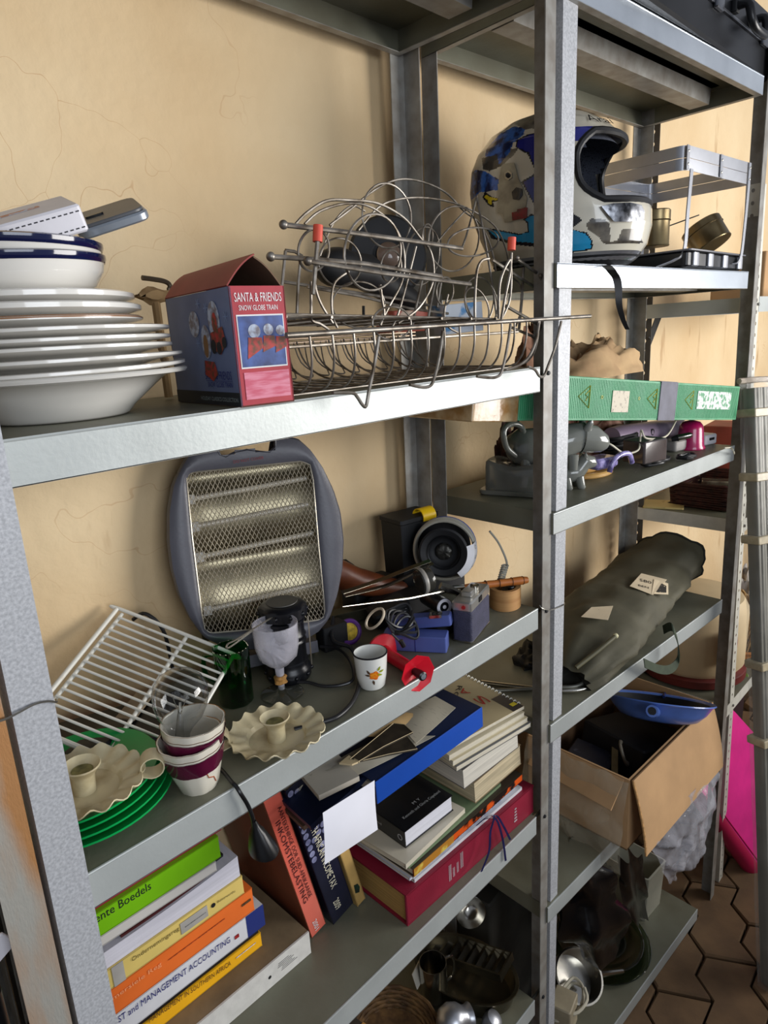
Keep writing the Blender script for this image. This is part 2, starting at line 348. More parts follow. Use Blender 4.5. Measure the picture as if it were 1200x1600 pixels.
# ---------------------------------------------------------------- steel shelving
def post(name, pts, parent, m, label=None):
    """pts: two section outlines (bottom, top) of an angle iron, world coordinates"""
    b, t = pts; n = len(b); mb = MB(); mb.add(list(b) + list(t), [tuple(range(n - 1, -1, -1)), tuple(range(n, 2 * n))] + [(i, (i + 1) % n, n + (i + 1) % n, n + i) for i in range(n)])
    return tag(mb.build(name, m, parent, ang=20), label)
def angle(F, xo, yo, sx, sy, wx, wy, z0, z1, lean=LEAN, t=.002, dx=(0, 0)):
    """L section: corner at (xo,yo), flange wx along sx*x, flange wy along sy*y"""
    out = []
    for z, w in ((z0, wx[0] if isinstance(wx, tuple) else wx), (z1, wx[1] if isinstance(wx, tuple) else wx)):
        x = xo + lean * (z - 1); P = [(0, 0), (w, 0), (w, t), (t, t), (t, wy), (0, wy)]
        out.append([F @ V((x + sx * a, yo + sy * b, z)) for a, b in P])
    return out
def shelf(F, x0, x1, z, parent, h=.043, stiff=True, y1=SD):
    s = LEAN * (z - 1); x0 += s; x1 += s; M = F; t = .0012; fl_ = .014
    mb = MB(M); mb.box(((x0 + x1) / 2, y1 / 2, z - t / 2), (x1 - x0, y1, t)); o = mb.build('shelf_panel', TOP, parent, ang=30)
    e = MB(M)
    e.box(((x0 + x1) / 2, .0006, z - h / 2 + .0004), (x1 - x0, .0012, h));     e.tube([(x0, .0012, z - .0012), (x1, .0012, z - .0012)], .0018, 8)
    e.build('front_lip', LIP, o, ang=30); e = MB(M); e.box(((x0 + x1) / 2, y1 - .0006, z - h / 2), (x1 - x0 - .002, .0012, h - .001)); e.build('rear_lip', TOP, o, ang=30); s_ = MB(M)
    s_.box((x0 + .0006, y1 / 2, z - h / 2 - .0006), (.0012, y1 - .003, h - .0012)); s_.build('side_lip', TOP, o, ang=30); s_ = MB(M); s_.box((x1 - .0006, y1 / 2, z - h / 2 - .0006), (.0012, y1 - .003, h - .0012))
    s_.build('side_lip', TOP, o, ang=30); r = MB(M)
    oo = [(x0, 0), (x1, 0), (x1, y1), (x0, y1)]; ii = [(x0 + fl_, fl_), (x1 - fl_, fl_), (x1 - fl_, y1 - fl_), (x0 + fl_, y1 - fl_)]; r.ring(oo, ii, .0012, z0=z - h)
    r.build('return_flange', POSTD, o, ang=30)
    if stiff:
        c = MB(M); P = [(y1 * .36, z - .0015), (y1 * .36 + .004, z - .036), (y1 * .36 + .052, z - .036), (y1 * .36 + .056, z - .0015), (y1 * .36 + .075, z - .0015), (y1 * .36 - .02, z - .0015)]
        c.add([(x, a, b) for x in (x0 + .03, x1 - .03) for a, b in P], [tuple(range(5, -1, -1)), tuple(range(6, 12))] + [(i, (i + 1) % 6, 6 + (i + 1) % 6, 6 + i) for i in range(6)])
        c.build('stiffener', POSTD, o, ang=20)
    return o
def bolt(F, p, parent, r=.0045, m=None):
    M = F @ Matrix.Translation(V(p)) @ Matrix.Rotation(math.pi / 2, 4, 'X'); MB(M).lathe([(0, 0), (r, 0), (r, .0015), (r * .8, .003), (0, .0035)], 10, cap0=False, cap1=False).build('bolt', m or BOLT, parent)
F1 = Matrix()
F2 = Matrix.Translation(V((.933, -.0089, 0))) @ Matrix.Rotation(-.0506, 4, 'Z')
U1 = thing('shelving_unit', 'grey painted steel shelving bay nearer the camera, plates and white wire rack on it', 'shelving', (.45, .15, ZF))
post('post', angle(F1, .003, -.0032, 1, 1, .037, .036, ZF, 2.09, .006), U1, GALV)
post('post', angle(F1, .9405, -.0032, -1, 1, (.026, .031), .038, ZF, 2.09, .0103), U1, POSTD)
post('post', angle(F1, .003, SD + .003, 1, -1, .037, .036, ZF, 2.09, .01), U1, POSTD)
post('post', angle(F1, .914, SD + .003, -1, -1, .038, .04, ZF, 2.09, .02), U1, POSTD)
for z in (zT1, zA, zB, zC, zD): shelf(F1, .008, .902, z, U1)
for z in (zA, zB, zC, zD):
    bolt(F1, (.925 + .0103 * (z - 1), -.0035, z - .012), U1, .004, BLACKM)
    MB().tube([(.9 + LEAN * (z - 1), .012, z - .014), (.94 + .0103 * (z - 1), .012, z - .014)], .0035, 8).build('shelf_bolt', BOLT, U1)
U2 = thing('shelving_unit', 'galvanised steel shelving bay farther right, with the racing helmet and tent bag on it', 'shelving', (1.37, .12, ZF))
F2i = F2.inverted()
post('post', [[V((p[0], p[1], z)) for p in ((a, -.0035), (b, -.0035), (b, -.0015), (a + .002, -.0015), (a + .002, .033), (a, .033))] for z, a, b in ((ZF, .9355, .958), (2.09, .9735, 1.0215))], U2, GALV)
post('post', [[V((p[0], p[1], z)) for p in ((a, -.056), (a + .032, -.056), (a + .032, -.054 + .038), (a + .030, -.054 + .038), (a + .030, -.054), (a, -.054))] for z, a in ((ZF, 1.884), (2.09, 1.838))], U2, POSTD)
post('post', angle(F2, .004, SD + .003, 1, -1, .037, .04, ZF, 2.09, .02), U2, POSTD)
post('post', angle(F2, .872, SD + .003, -1, -1, .038, .04, ZF, 2.09, .01), U2, POSTD)
BRIGHT = mat('sky_tinted_galvanised_lip', (196, 204, 214), .3, .6, col2=(168, 176, 186), scale=6, thr=(.3, .7), bump=.1, bscale=150)  # sky reflection put into the colour: paler, bluer steel for the two upper lips
for z in (zT2, zH, z3, z4, z5, z6):
    o = shelf(F2, .006, .866, z, U2, h=.041)
    if z in (zT2, zH):
        for ch in o.children:
            if ch.name.startswith('front_lip'): ch.data.materials[0] = BRIGHT
for z in (zH, z3, z4, z5):
    p = V((.948 + .018 * (z - 1), -.0045, z - .018)); bolt(Matrix(), p, U2, .0045, mat('rusty_bolt', (120, 80, 50), .7, .4, .3, 60))
# thin binding wires that tie the bays together
def wire_loop(px, y, name, label):
    MB().tube(smooth_path([hY(a, b, y) for a, b in px], 6), .0009, 6).build(name, BOLT); 
w = MB().tube(smooth_path([hY(843, 946, -.001), hY(848, 951, -.006), hY(860, 953, -.008), hY(873, 949, -.008), hY(881, 945, -.006), hY(882, 942, .002)], 6), .0011, 6).build('binding_wire', BOLT)
tag(w, 'thin wire tied round the two middle posts', 'wire')
w = MB().tube(smooth_path([hY(-20, 1132, -.012), hY(8, 1124, -.009), hY(30, 1113, -.008), hY(55, 1100, -.007), hY(75, 1096, -.007), hY(88, 1097, -.006), hY(87, 1093, .001)], 6), .0011, 6).build('binding_wire', BOLT)
tag(w, 'thin twisted wire tied round the nearest post at left', 'wire')
# bay to the left, only its rusty post and what stands behind it show
U0 = thing('shelving_unit', 'rusty shelving post of the next bay at the left edge', 'shelving', (-.45, .15, ZF))
post('post', angle(F1, -.003, -.0042, -1, 1, .036, .036, ZF, 2.09, .004), U0, RUST)
post('post', angle(F1, -.006, SD + .003, -1, -1, .036, .036, ZF, 2.09, .004), U0, POSTD)
shelf(F1, -.9, -.012, .47, U0, stiff=False); shelf(F1, -.9, -.012, 0, U0, stiff=False)
# far bay of slotted angle
U3 = thing('shelving_unit', 'cream slotted angle shelving bay beyond the right end, with baskets on it', 'shelving', (2.4, .1, ZF))
def slotted(parent, x0, y0, w, z0, z1, lean, m, along='x', cell=.03, hr=.0045, nm='slotted_flange'):
    mb = MB(); n = int((z1 - z0) / cell)
    for i in range(n):
        zc = z0 + (i + .5) * cell; out = []; inn = []
        for a, b in ((-1, -1), (0, -1), (1, -1), (1, 0), (1, 1), (0, 1), (-1, 1), (-1, 0)): out.append((a * w / 2, b * cell / 2))
        for k in range(8): an = math.radians(-135 + 45 * k); inn.append((hr * math.cos(an), hr * math.sin(an) * 1.15))
        def P(u, v, d):
            xx = x0 + lean * (zc + v - 1)
            return (xx + u, y0 + d, zc + v) if along == 'x' else (xx + d, y0 + u, zc + v)
        vs = [P(u, v, d) for d in (0, .0016) for q in (out, inn) for u, v in q]; fs = []
        for k in range(8):
            j = (k + 1) % 8; fs += [(k, j, 8 + j, 8 + k), (16 + j, 16 + k, 24 + k, 24 + j), (8 + k, 8 + j, 24 + j, 24 + k), (k, 16 + k, 16 + j, j)]
        mb.add(vs, fs)
    return mb.build(nm, m, parent, ang=20)
slotted(U3, 1.928, -.05, .036, ZF, 1.78, -.05, CREAMP, 'x'); slotted(U3, 1.91, -.03, .036, ZF, 1.78, -.05, CREAMP, 'y')
DARKP = mat('dark_slotted_post', (84, 82, 80), .6, .3, .15, 20)
slotted(U3, 1.945, .285, .042, ZF, 2.05, .01, DARKP, 'x', .032, .0058); slotted(U3, 1.927, .265, .04, ZF, 2.05, .01, DARKP, 'y', .032, .0055)
for z in (1.50, .875, .27):
    mb = MB(); mb.box((2.4, .115, z - .0006), (.96, .33, .0012)); o = mb.build('shelf_panel', TOP, U3)
    e = MB(); e.box((2.4, -.05, z - .02), (.96, .0015, .04)); e.box((2.4, .28, z - .02), (.96, .0015, .04)); e.box((1.92, .115, z - .02), (.0015, .33, .04)); e.build('lip', CREAMP if z < 1 else LIP, o)
    bolt(Matrix(), (1.935 - .05 * (z - 1), -.052, z - .02), U3)
MB().tube([(1.95, .27, 1.35), (2.06, .27, 1.475)], .006, 4).build('diagonal_brace', DARKP, U3); MB().tube([(1.93, .25, 1.40), (1.99, .25, 1.475)], .006, 4).build('diagonal_brace', DARKP, U3)
# ================================================================ SHELF A (upper shelf, near bay)
# stack of crockery
PC = V((.150, .150)); plate_prof = lambda R, h, t: [(0, 0), (R * .55, 0), (R * .58, -.002), (R * .62, .001), (R * .78, h * .45), (R, h), (R + .001, h + t * .5), (R - .001, h + t), (R * .77, h * .45 + t), (R * .6, t + .002), (0, t + .001)]
z = zA + .0008
o = MB(ROT((.150, .147, z), 0, 0, 0)).lathe([(0, .0), (.070, .0), (.073, .002), (.080, .010), (.102, .028), (.117, .040), (.140, .043), (.142, .046), (.139, .048), (.116, .046), (.098, .036), (.074, .013), (.06, .006), (0, .005)], 56, cap0=False, cap1=False).build('serving_bowl', WHITEG)
tag(o, 'deep white rimmed bowl at the bottom of the crockery stack', 'bowl')
specs = [(.140, .0000, 2.0, 'white dinner plate lying directly on the deep rimmed bowl'), (.138, .0105, .8, 'white dinner plate second above the deep bowl'), (.132, .0205, -.6, 'white dinner plate third above the deep bowl'),
         (.131, .0300, .6, 'white dinner plate fourth above the deep bowl'), (.131, .0390, -.2, 'topmost of the five wide white dinner plates'), (.112, .0500, .2, 'thin plate with a brown rim line, above the wide plates'),
         (.112, .0600, .8, 'white soup plate with a thick rim above the brown-lined plate'), (.1065, .0715, 0, 'smaller white plate right under the blue-rimmed bowls')]
BRL = mat('brown_line_glaze', (150, 110, 80), .2, 0, .1, 10)
for i, (R, dz, tilt, lb) in enumerate(specs):
    zz = z + .0455 + dz; cx, cy = (.150, .147) if i < 5 else (.138, .150)
    pl = MB(ROT((cx - (.004 if i in (2, 3, 4) else 0), cy, zz - (.0 if i < 5 else 0)), tilt * .3, -tilt * .4, 20 * i)); th = .0045 if i < 6 else .0075
    h = .013 if i < 6 else .015
    t = thing('dinner_plate' if i < 5 else 'side_plate', lb, 'plate', (cx, cy, zz), 'stack of white crockery')
    pl.lathe([(0, -.0075), (R * .55, -.0075), (R * .57, -.009), (R * .6, -.006), (R * .80, .001), (R - .002, h * .45 - .001), (R, h * .45), (R, h * .45 + th * .6), (R - .003, h * .45 + th * .8), (R * .79, .0045), (R * .6, -.002), (0, -.003)], 56, cap0=False, cap1=False); pl.build('dish', WHITEG, t)
    if i == 5: MB(pl.M).lathe([(R + .0003, h * .45 + .0012), (R + .0004, h * .45 + .0024), (R - .003, h * .45 + th * .8 + .0006)], 56, cap0=False, cap1=False).build('rim_line', BRL, t)
NAVY = mat('navy_rim_glaze', (14, 22, 62), .1, 0, .1, 10, coat=.5)
zb = z + .0455 + .0715 + .009
for k, (dz, lb, rx) in enumerate(((0, 'white bowl with navy rim standing on the plates, lower of two', 1.0), (.0145, 'white bowl with navy rim nested in the lower bowl', .975))):
    t = thing('rimmed_bowl', lb, 'bowl', (.128, .150, zb + dz), 'nested navy-rimmed bowls'); F = ROT((.128, .150, zb + dz), 1.2, -1.5 + 2.2 * k, 0)
    MB(F).lathe([(0, .001), (.055 * rx, .0), (.058 * rx, .002), (.078 * rx, .010), (.088 * rx, .025), (.091 * rx, .040), (.088 * rx, .040), (.085 * rx, .026), (.072 * rx, .012), (.05 * rx, .006), (0, .006)], 56, cap0=False, cap1=False).build('bowl_body', WHITEG, t)
    MB(F).lathe([(.091 * rx, .0335), (.0925 * rx, .037), (.0925 * rx, .041), (.0895 * rx, .0425), (.087 * rx, .040), (.088 * rx, .036)], 56, closed=True).build('navy_rim', NAVY, t)
# white router on top
WHP = mat('white_plastic', (216, 214, 220), .4, 0, .05, 20)
a = hZ(100, 371, zb + .062); F = frame(a, hZ(140, 352, zb + .062) - a); zt = zb + .057
def camvec(a, b, c): return CRT * a + CUP * b + CFW * c
def camframe(o, zv, xv):
    z_ = camvec(*zv).normalized(); x_ = camvec(*xv); x_ = (x_ - z_ * x_.dot(z_)).normalized(); m_ = Matrix((x_, z_.cross(x_), z_)).transposed().to_4x4(); m_.translation = o; return m_
wd_ = .078; P1 = hY(141, 362, .070); F = camframe(P1, (-.15, .84, -.66), (.82, .315, .48)); F = F @ Matrix.Translation((-wd_, 0, 0)); F.translation = F.translation
t = thing('router', 'white plastic router box with vent slots lying on the bowls', 'router', F)
MB(F).rbox((wd_ / 2 - .01, .034, .014), (wd_ + .02, .070, .026), .004).build('casing', WHP, t); sl = mat('vent_slot', (60, 60, 66), .8)
for i in range(13):
    MB(F).box((.004 + i * wd_ / 13.5, -.0008, .021), (.0035, .0008, .0012)).build('vent_slot', sl, t)
    MB(F).box((.004 + i * wd_ / 13.5, -.0008, .006), (.0035, .0008, .0012)).build('vent_slot', sl, t)
OR = mat('orange_print', (196, 120, 86), .6)
MB(F @ ROT((wd_ * .35, .038, .0274), 0, 0, 4)).box((0, 0, 0), (.040, .007, .0003)).build('orange_print', mat('faded_orange_print', (206, 150, 120), .6, 0, col2=(210, 208, 212), scale=160, thr=(.45, .5)), t)
# grey slab phone-like device behind the router
SILV = mat('silver_plastic', (150, 158, 168), .3, .5, .1, 20)
P0 = hY(128, 378, .125); F = camframe(P0, (-.20, .80, -.66), (.88, .36, .30)); L_ = .078
t = thing('handset', 'flat grey electronic handset leaning behind the white router', 'handset', F)
MB(F).rbox((L_ / 2, .035, .006), (L_, .080, .010), .012).build('body', SILV, t); MB(F).rbox((L_ / 2, .035, .0125), (L_ - .006, .074, .004), .012).build('face', mat('dark_grey_plastic', (84, 86, 90), .4), t); MB(F).rbox((L_ * .32, .03, .0155), (.02, .008, .002), .003).build('button', BLACKP, t)
# odd tool and wood scrap behind the carton
o = MB().tube(smooth_path([hY(222, 434, .27), hY(238, 436, .27), (hY(258, 440, .27)), hY(266, 448, .27), hY(268, 470, .27), V((.40, .27, zA + .004))], 5), .0035, 8).build('hose_nozzle', mat('tarnished_metal', (92, 80, 66), .4, .8)); tag(o, 'bent tarnished metal nozzle sticking up behind the carton', 'nozzle')
c = hY(242, 462, .24); mb = MB(); rows = []
for i in range(7):
    a = i / 6; rows.append([c + V((-.026 + .052 * a + .002 * math.sin(7 * b_), .012 * math.sin(b_ * math.pi / 5), .0 + .011 * math.sin(a * 3.1) * math.cos(b_ * math.pi / 5) + .003 * math.sin(b_ * 3 + a * 6))) for b_ in range(10)])
mb.grid(rows, closed=True); mb.add([], []); mb.tube([c + V((0, 0, -.004)), V((c.x, c.y, zA + .003))], .006, 8)
tag(mb.build('cork_scrap', mat('rough_tan_bark', (150, 122, 84), .9, bump=.5)), 'rough tan bark-like piece behind the plates', 'scrap')
# SANTA carton
A0 = hZ(378, 637, zA + .0005); A1 = hZ(460, 627, zA + .0005); F = frame(A0, A1 - A0); wR = (A1 - A0).length; dp = .178
HB = .1285
t = thing('picture_carton', 'red and blue snow globe train carton with its lid flaps open', 'carton', F)
RED = mat('carton_red', (176, 44, 58), .5, 0, .12, 14, .1, 60); BLU = mat('carton_blue', (118, 132, 166), .45, 0, col2=(78, 88, 120), scale=9, thr=(.3, .7)); DBL = mat('carton_dark_band', (30, 36, 44), .45); CREM = mat('carton_inside', (112, 88, 68), .85)
thk = .0018
MB(F).box((wR / 2, thk / 2, HB / 2), (wR, thk, HB)).build('front_panel', RED, t); MB(F).box((thk / 2, dp / 2, HB / 2), (thk, dp, HB - .0008)).build('side_panel', BLU, t)
MB(F).box((wR - thk / 2, dp / 2, HB / 2), (thk, dp, HB)).build('side_panel', CREM, t); MB(F).box((wR / 2, dp - thk / 2, HB / 2), (wR, thk, HB)).build('back_panel', CREM, t); MB(F).box((wR / 2, dp / 2, thk / 2), (wR, dp, thk)).build('base_panel', CREM, t)
# open flaps
def flap(a, b, c, d, name, m, par, t_=.0016, n=8, bow=.004):
    rows = []
    for i in range(n + 1):
        v = i / n; rows.append([F @ (quadlerp(a, b, c, d, k / n, v) + V((0, 0, bow * math.sin(math.pi * v)))) for k in range(n + 1)])
    return MB().slab(rows, t_).build(name, m, par)
flap((.001, .004, HB), (.001, dp, HB), (.030, dp, HB + .028), (.036, .002, HB + .032), 'lid_flap', mat('flap_red', (150, 58, 52), .6, 0, .15, 12), t)
flap((wR, .004, HB), (wR, dp, HB), (.030, dp, HB + .029), (.036, .004, HB + .031), 'lid_flap', CREM, t)
GA = lambda x, y, z_: F @ Matrix.Translation((x, y, z_))
# front print
FX = Matrix(((1, 0, 0, 0), (0, 0, -1, 0), (0, 1, 0, 0), (0, 0, 0, 1)))   # x right, y up, normal -Y
def front(x, z_, off=.0004): return F @ Matrix.Translation((x, -off, z_)) @ FX
text('SANTA & FRIENDS', 'title_print', INKW, t, front(.005, HB - .0165), wR - .010, .0095); text('SNOW GLOBE TRAIN', 'title_print', INKW, t, front(.009, HB - .0255), wR - .020, .0055)
PB = mat('print_photo_blue', (70, 96, 160), .35, 0, col2=(40, 52, 96), scale=40, thr=(.35, .6)); GL = mat('print_globe', (176, 186, 204), .35, 0, col2=(120, 112, 118), scale=120, thr=(.4, .6)); PR = mat('print_train_red', (176, 48, 44), .4, 0, col2=(96, 60, 40), scale=160, thr=(.4, .6)); PK = mat('print_pink_text', (214, 130, 150), .5, 0, col2=(196, 84, 108), scale=90, thr=(.4, .6), stretch=(.4, 1, 3))
MB(front(0, 0)).box((wR * .5, HB * .545, .0000), (wR * .86, HB * .445, .0004)).build('photo_border', INKW, t); MB(front(0, 0, .0007)).box((wR * .5, HB * .545, 0), (wR * .82, HB * .42, .0004)).build('photo_print', PB, t)
for i, (x, zz, r) in enumerate(((.36, .63, .0075), (.62, .64, .0062), (.84, .63, .0055))):
    MB(front(0, 0, .0010)).prism([(x * wR + a, zz * HB + b) for a, b in loop(18, r)], .0003).build('globe_print', GL, t)
    MB(front(0, 0, .0012)).prism([(x * wR - r * 1.1, (zz - .05) * HB), (x * wR + r * 1.1, (zz - .055) * HB), (x * wR + r * 1.3, (zz - .14) * HB), (x * wR - r * 1.5, (zz - .19 - .04 * (i == 0)) * HB)], .0003).build('train_print', PR, t)
MB(front(0, 0, .0006)).box((wR * .52, HB * .175, 0), (wR * .84, HB * .23, .0003)).build('small_print', PK, t)
# side print on the blue face (normal -X): x along from back to front
def side(y, z_, off=.0004): return F @ Matrix.Translation((-off, y, z_)) @ Matrix(((0, 0, -1, 0), (-1, 0, 0, 0), (0, 1, 0, 0), (0, 0, 0, 1)))
MB(side(dp, 0)).box((dp / 2, .0085, 0), (dp, .015, .0003)).build('dark_band', DBL, t)
text('HOLIDAY CLASSICS COLLECTION', 'band_print', mat('grey_ink', (150, 160, 160), .6), t, side(.103, .0055, .0008), .098, .0046); text('SANTA & FRIENDS', 'title_print', INKN, t, side(.084, .030, .0006), .069, .0095); text('SNOW GLOBE TRAIN', 'title_print', INKN, t, side(.079, .0215, .0006), .064, .0058)
MB(side(.085, .0285, .0006)).box((.036, 0, 0), (.068, .0005, .0003)).build('rule_print', INKN, t)
def disc(M, x, y, rx, ry, name, m, par, lift): MB(M @ Matrix.Translation((0, 0, lift))).prism([(x + a, y + b) for a, b in loop(22, rx, ry)], .0002).build(name, m, par)
S0 = side(dp, 0)
disc(S0, dp - .044, .096, .0145, .0205, 'globe_print', GL, t, .0003); disc(S0, dp - .070, .073, .0120, .0190, 'globe_print', GL, t, .0004); disc(S0, dp - .098, .094, .0140, .0150, 'globe_print', GL, t, .0003)
disc(S0, dp - .042, .092, .006, .012, 'figure_print', PR, t, .0007); disc(S0, dp - .071, .068, .006, .013, 'figure_print', mat('print_brown', (140, 100, 60), .5), t, .0007)
MB(S0 @ Matrix.Translation((0, 0, .0008))).prism([(dp - .056, .082), (dp - .024, .088), (dp - .018, .070), (dp - .034, .058), (dp - .052, .064)], .0002).build('train_print', PR, t)
DK = mat('print_black', (26, 26, 32), .5); disc(S0, dp - .036, .065, .006, .007, 'wheel_print', DK, t, .0011); disc(S0, dp - .022, .071, .005, .006, 'wheel_print', DK, t, .0011); disc(S0, dp - .050, .067, .006, .008, 'wheel_print', DK, t, .0011)
MB(S0 @ Matrix.Translation((0, 0, .0006))).prism([(dp - .080, .052), (dp - .054, .050), (dp - .048, .036), (dp - .062, .028), (dp - .082, .036)], .0002).build('train_print', PR, t)
for (x, y) in ((dp - .062, .110), (dp - .094, .072), (dp - .014, .098), (dp - .082, .116)):
    mb = MB(S0 @ Matrix.Translation((0, 0, .0003)))
    for k in range(3): an = k * math.pi / 3; mb.add([(x + math.cos(an) * .006 * s1 - math.sin(an) * .0005 * s2, y + math.sin(an) * .006 * s1 + math.cos(an) * .0005 * s2, .0001 * k) for s1, s2 in ((-1, -1), (1, -1), (1, 1), (-1, 1))], [(0, 1, 2, 3)])
    mb.build('snowflake_print', mat('print_pale_blue', (128, 150, 190), .5), t)
# ---------------------------------------------------------------- wire dish rack (lower)
t = thing('dish_rack', 'old chrome dish rack of looped wires hanging over the upper shelf edge', 'rack', (.6, .07, zA))
yF = -.040; RA = hY(447, 524, yF); RB = hY(922, 494, yF)
MB().tube([RA, RB], .0032, 10).build('front_rod', CHROME, t)
def q(px, py, y): return hY(px, py, y)
zg = zA + .0045; x0 = .352; x1 = .84
for yy in [.02 + .022 * i for i in range(10)]:
    pts = [(x0, yy, zg), (x1, yy, zg)]; MB().tube(pts, .0014, 6).build('bottom_wire', CHROME, t)
for i in range(15):
    x = x0 + .01 + i * .034; ztop = RA.z + (RB.z - RA.z) * (x - RA.x) / (RB.x - RA.x)
    pts = smooth_path([(x, yF, ztop - .002), (x + .004, yF + .004, ztop - .03), (x + .008, yF + .018, zg + .016), (x + .010, yF + .05, zg + .003), (x + .010, .12, zg + .003), (x + .006, .185, zg + .006), (x, .222, zg + .03), (x - .004, .235, zA + .068)], 4)
    MB().tube(pts, .0015, 6).build('loop_wire', CHROME, t)
for i in range(14):
    x = x0 + .012 + i * .034
    pts = smooth_path([(x - .012, .235, zA + .066), (x - .008, .225, zA + .035), (x + .006, .205, zg + .012), (x + .017, .190, zg + .008), (x + .030, .205, zg + .014), (x + .040, .226, zA + .036), (x + .044, .235, zA + .066)], 3)
    MB().tube(pts, .0012, 5).build('back_loop', CHROME, t)
for dz in (.066, .072): MB().tube([(x0, .236, zA + dz), (x1 + .01, .236, zA + dz)], .002, 6).build('back_rail', mat('tarnished_wire', (112, 98, 84), .35, .9), t)
MB().tube([(x0, -.0, zA + .062), (x1, -.0, zA + .062)], .002, 6).build('mid_rail', CHROME, t)
# hooked feet in front
for pts in ([(716, 0), (705, 90), (690, 200), (672, 280), (655, 330), (648, 372)][:0], [(592, 526), (585, 570), (577, 608), (572, 634), (566, 632), (558, 620), (550, 614), (520, 614)], [(692, 517), (686, 560), (678, 592), (672, 603), (660, 605), (640, 601)], [(798, 506), (792, 545), (784, 580), (776, 589), (762, 590), (745, 588)], [(877, 502), (868, 540), (857, 570), (850, 587), (843, 588), (836, 578), (825, 573)], [(843, 500), (838, 530), (828, 555), (812, 570), (790, 578)]):
    if pts: MB().tube(smooth_path([q(a, b, yF + .003 * i * 0) for i, (a, b) in enumerate(pts)], 4), .0022, 8).build('foot_wire', CHROME, t)
# upper tray of close wires
zt_ = zA + .088
for i in range(15):
    yy = .0 + i * .0135; MB().tube([(x0 - .01, yy, zt_ + .012 - i * .0003), (x1 - .05, yy, zt_ - .004)], .0011, 5).build('tray_wire', CHROME, t)
for x in (.36, .43, .50, .57, .64, .71, .775): MB().tube([(x, -.004, zt_ + .008 - (x - .36) * .03), (x, .19, zt_ + .008 - (x - .36) * .03)], .0019, 6).build('tray_rib', CHROME, t)
# ---------------------------------------------------------------- tangle of ring wires (upper)
t = thing('ring_plate_rack', 'tangled chrome wire rack of rings with ball-ended rods, lying on the dish rack', 'rack', (.62, .08, zA + .1))
def el(cx, cy, rx, ry, rot_, y, n=36, a0=0, a1=360, dy=0):
    out = []
    for i in range(n + (a1 - a0 < 360)):
        a = math.radians(a0 + (a1 - a0) * i / n); u, v = rx * math.cos(a), ry * math.sin(a); r_ = math.radians(rot_)
        out.append(hY(cx + u * math.cos(r_) - v * math.sin(r_), cy + u * math.sin(r_) + v * math.cos(r_), y + dy * math.cos(a)))
    return out
for (cx, cy, rx, ry, ro, y, r) in ((490, 391, 24, 33, 8, .035, .0016), (582, 394, 44, 60, 5, .03, .0017), (531, 410, 33, 38, -10, .09, .0014), (604, 337, 38, 51, -8, .12, .0015), (611, 416, 16, 25, 5, .06, .0014), (709, 373, 39, 51, 8, .10, .0015), (739, 378, 40, 22, -8, .07, .0015),
      (668, 368, 8, 18, 0, .08, .0013), (695, 455, 13, 22, 5, .05, .0015), (752, 470, 24, 38, -15, .08, .0014), (745, 478, 17, 30, -20, .04, .0014), (560, 476, 41, 36, 0, .10, .0014), (660, 400, 26, 46, 10, .13, .0013), (612, 505, 30, 26, 0, .0, .0014)):
    MB().tube(el(cx, cy, rx, ry, ro, y, dy=.012), r, 6, closed=True).build('wire_ring', CHROME, t)
for y, r, pts in ((.05, .0019, [(462, 350), (480, 332), (510, 314), (545, 313), (590, 318), (630, 340), (655, 370), (674, 397), (676, 440), (655, 480), (622, 505)]), (.06, .0017, [(476, 350), (500, 330), (540, 318), (575, 322), (605, 342), (625, 370), (632, 405), (628, 440), (610, 475), (597, 500)]),
      (.15, .0018, [(515, 352), (549, 326), (585, 297), (620, 281), (655, 283), (695, 300), (725, 330), (750, 350), (768, 390), (775, 435), (770, 480), (762, 502)]), (.13, .0017, [(560, 360), (590, 325), (620, 312), (660, 309), (705, 316), (745, 333), (775, 356), (792, 395), (796, 440), (788, 480), (782, 502)]),
      (.16, .0015, [(500, 400), (520, 350), (548, 322), (570, 330)]), (.02, .0018, [(490, 430), (494, 455), (503, 478), (520, 505)]), (.03, .002, [(486, 440), (486, 480), (487, 500), (500, 506), (515, 516)]), (.05, .0018, [(545, 424), (524, 440), (518, 465), (520, 495), (527, 512)]),
      (.04, .002, [(594, 445), (597, 470), (600, 490), (594, 508)]), (.08, .0018, [(650, 385), (636, 440), (622, 490), (612, 512)]), (.06, .0018, [(700, 460), (694, 490), (700, 510), (716, 520)]), (.02, .0022, [(742, 502), (742, 465), (745, 425), (752, 408), (764, 404)]),
      (.0, .0022, [(779, 498), (780, 450), (786, 425), (796, 406)]), (.0, .0022, [(783, 500), (790, 460), (797, 425), (799, 395)]), (.0, .0018, [(783, 500), (796, 470), (799, 430), (797, 405)]), (.10, .002, [(745, 308), (752, 345), (762, 400), (770, 450), (776, 495)]), (.12, .0018, [(745, 306), (738, 335), (728, 370), (722, 387)]),
      (.14, .0016, [(730, 326), (700, 358), (680, 382)]), (.05, .0016, [(792, 430), (812, 445), (815, 480), (806, 510)])):
    MB().tube(smooth_path([hY(a, b, y) for a, b in pts], 5), r, 6).build('bent_wire', CHROME, t)
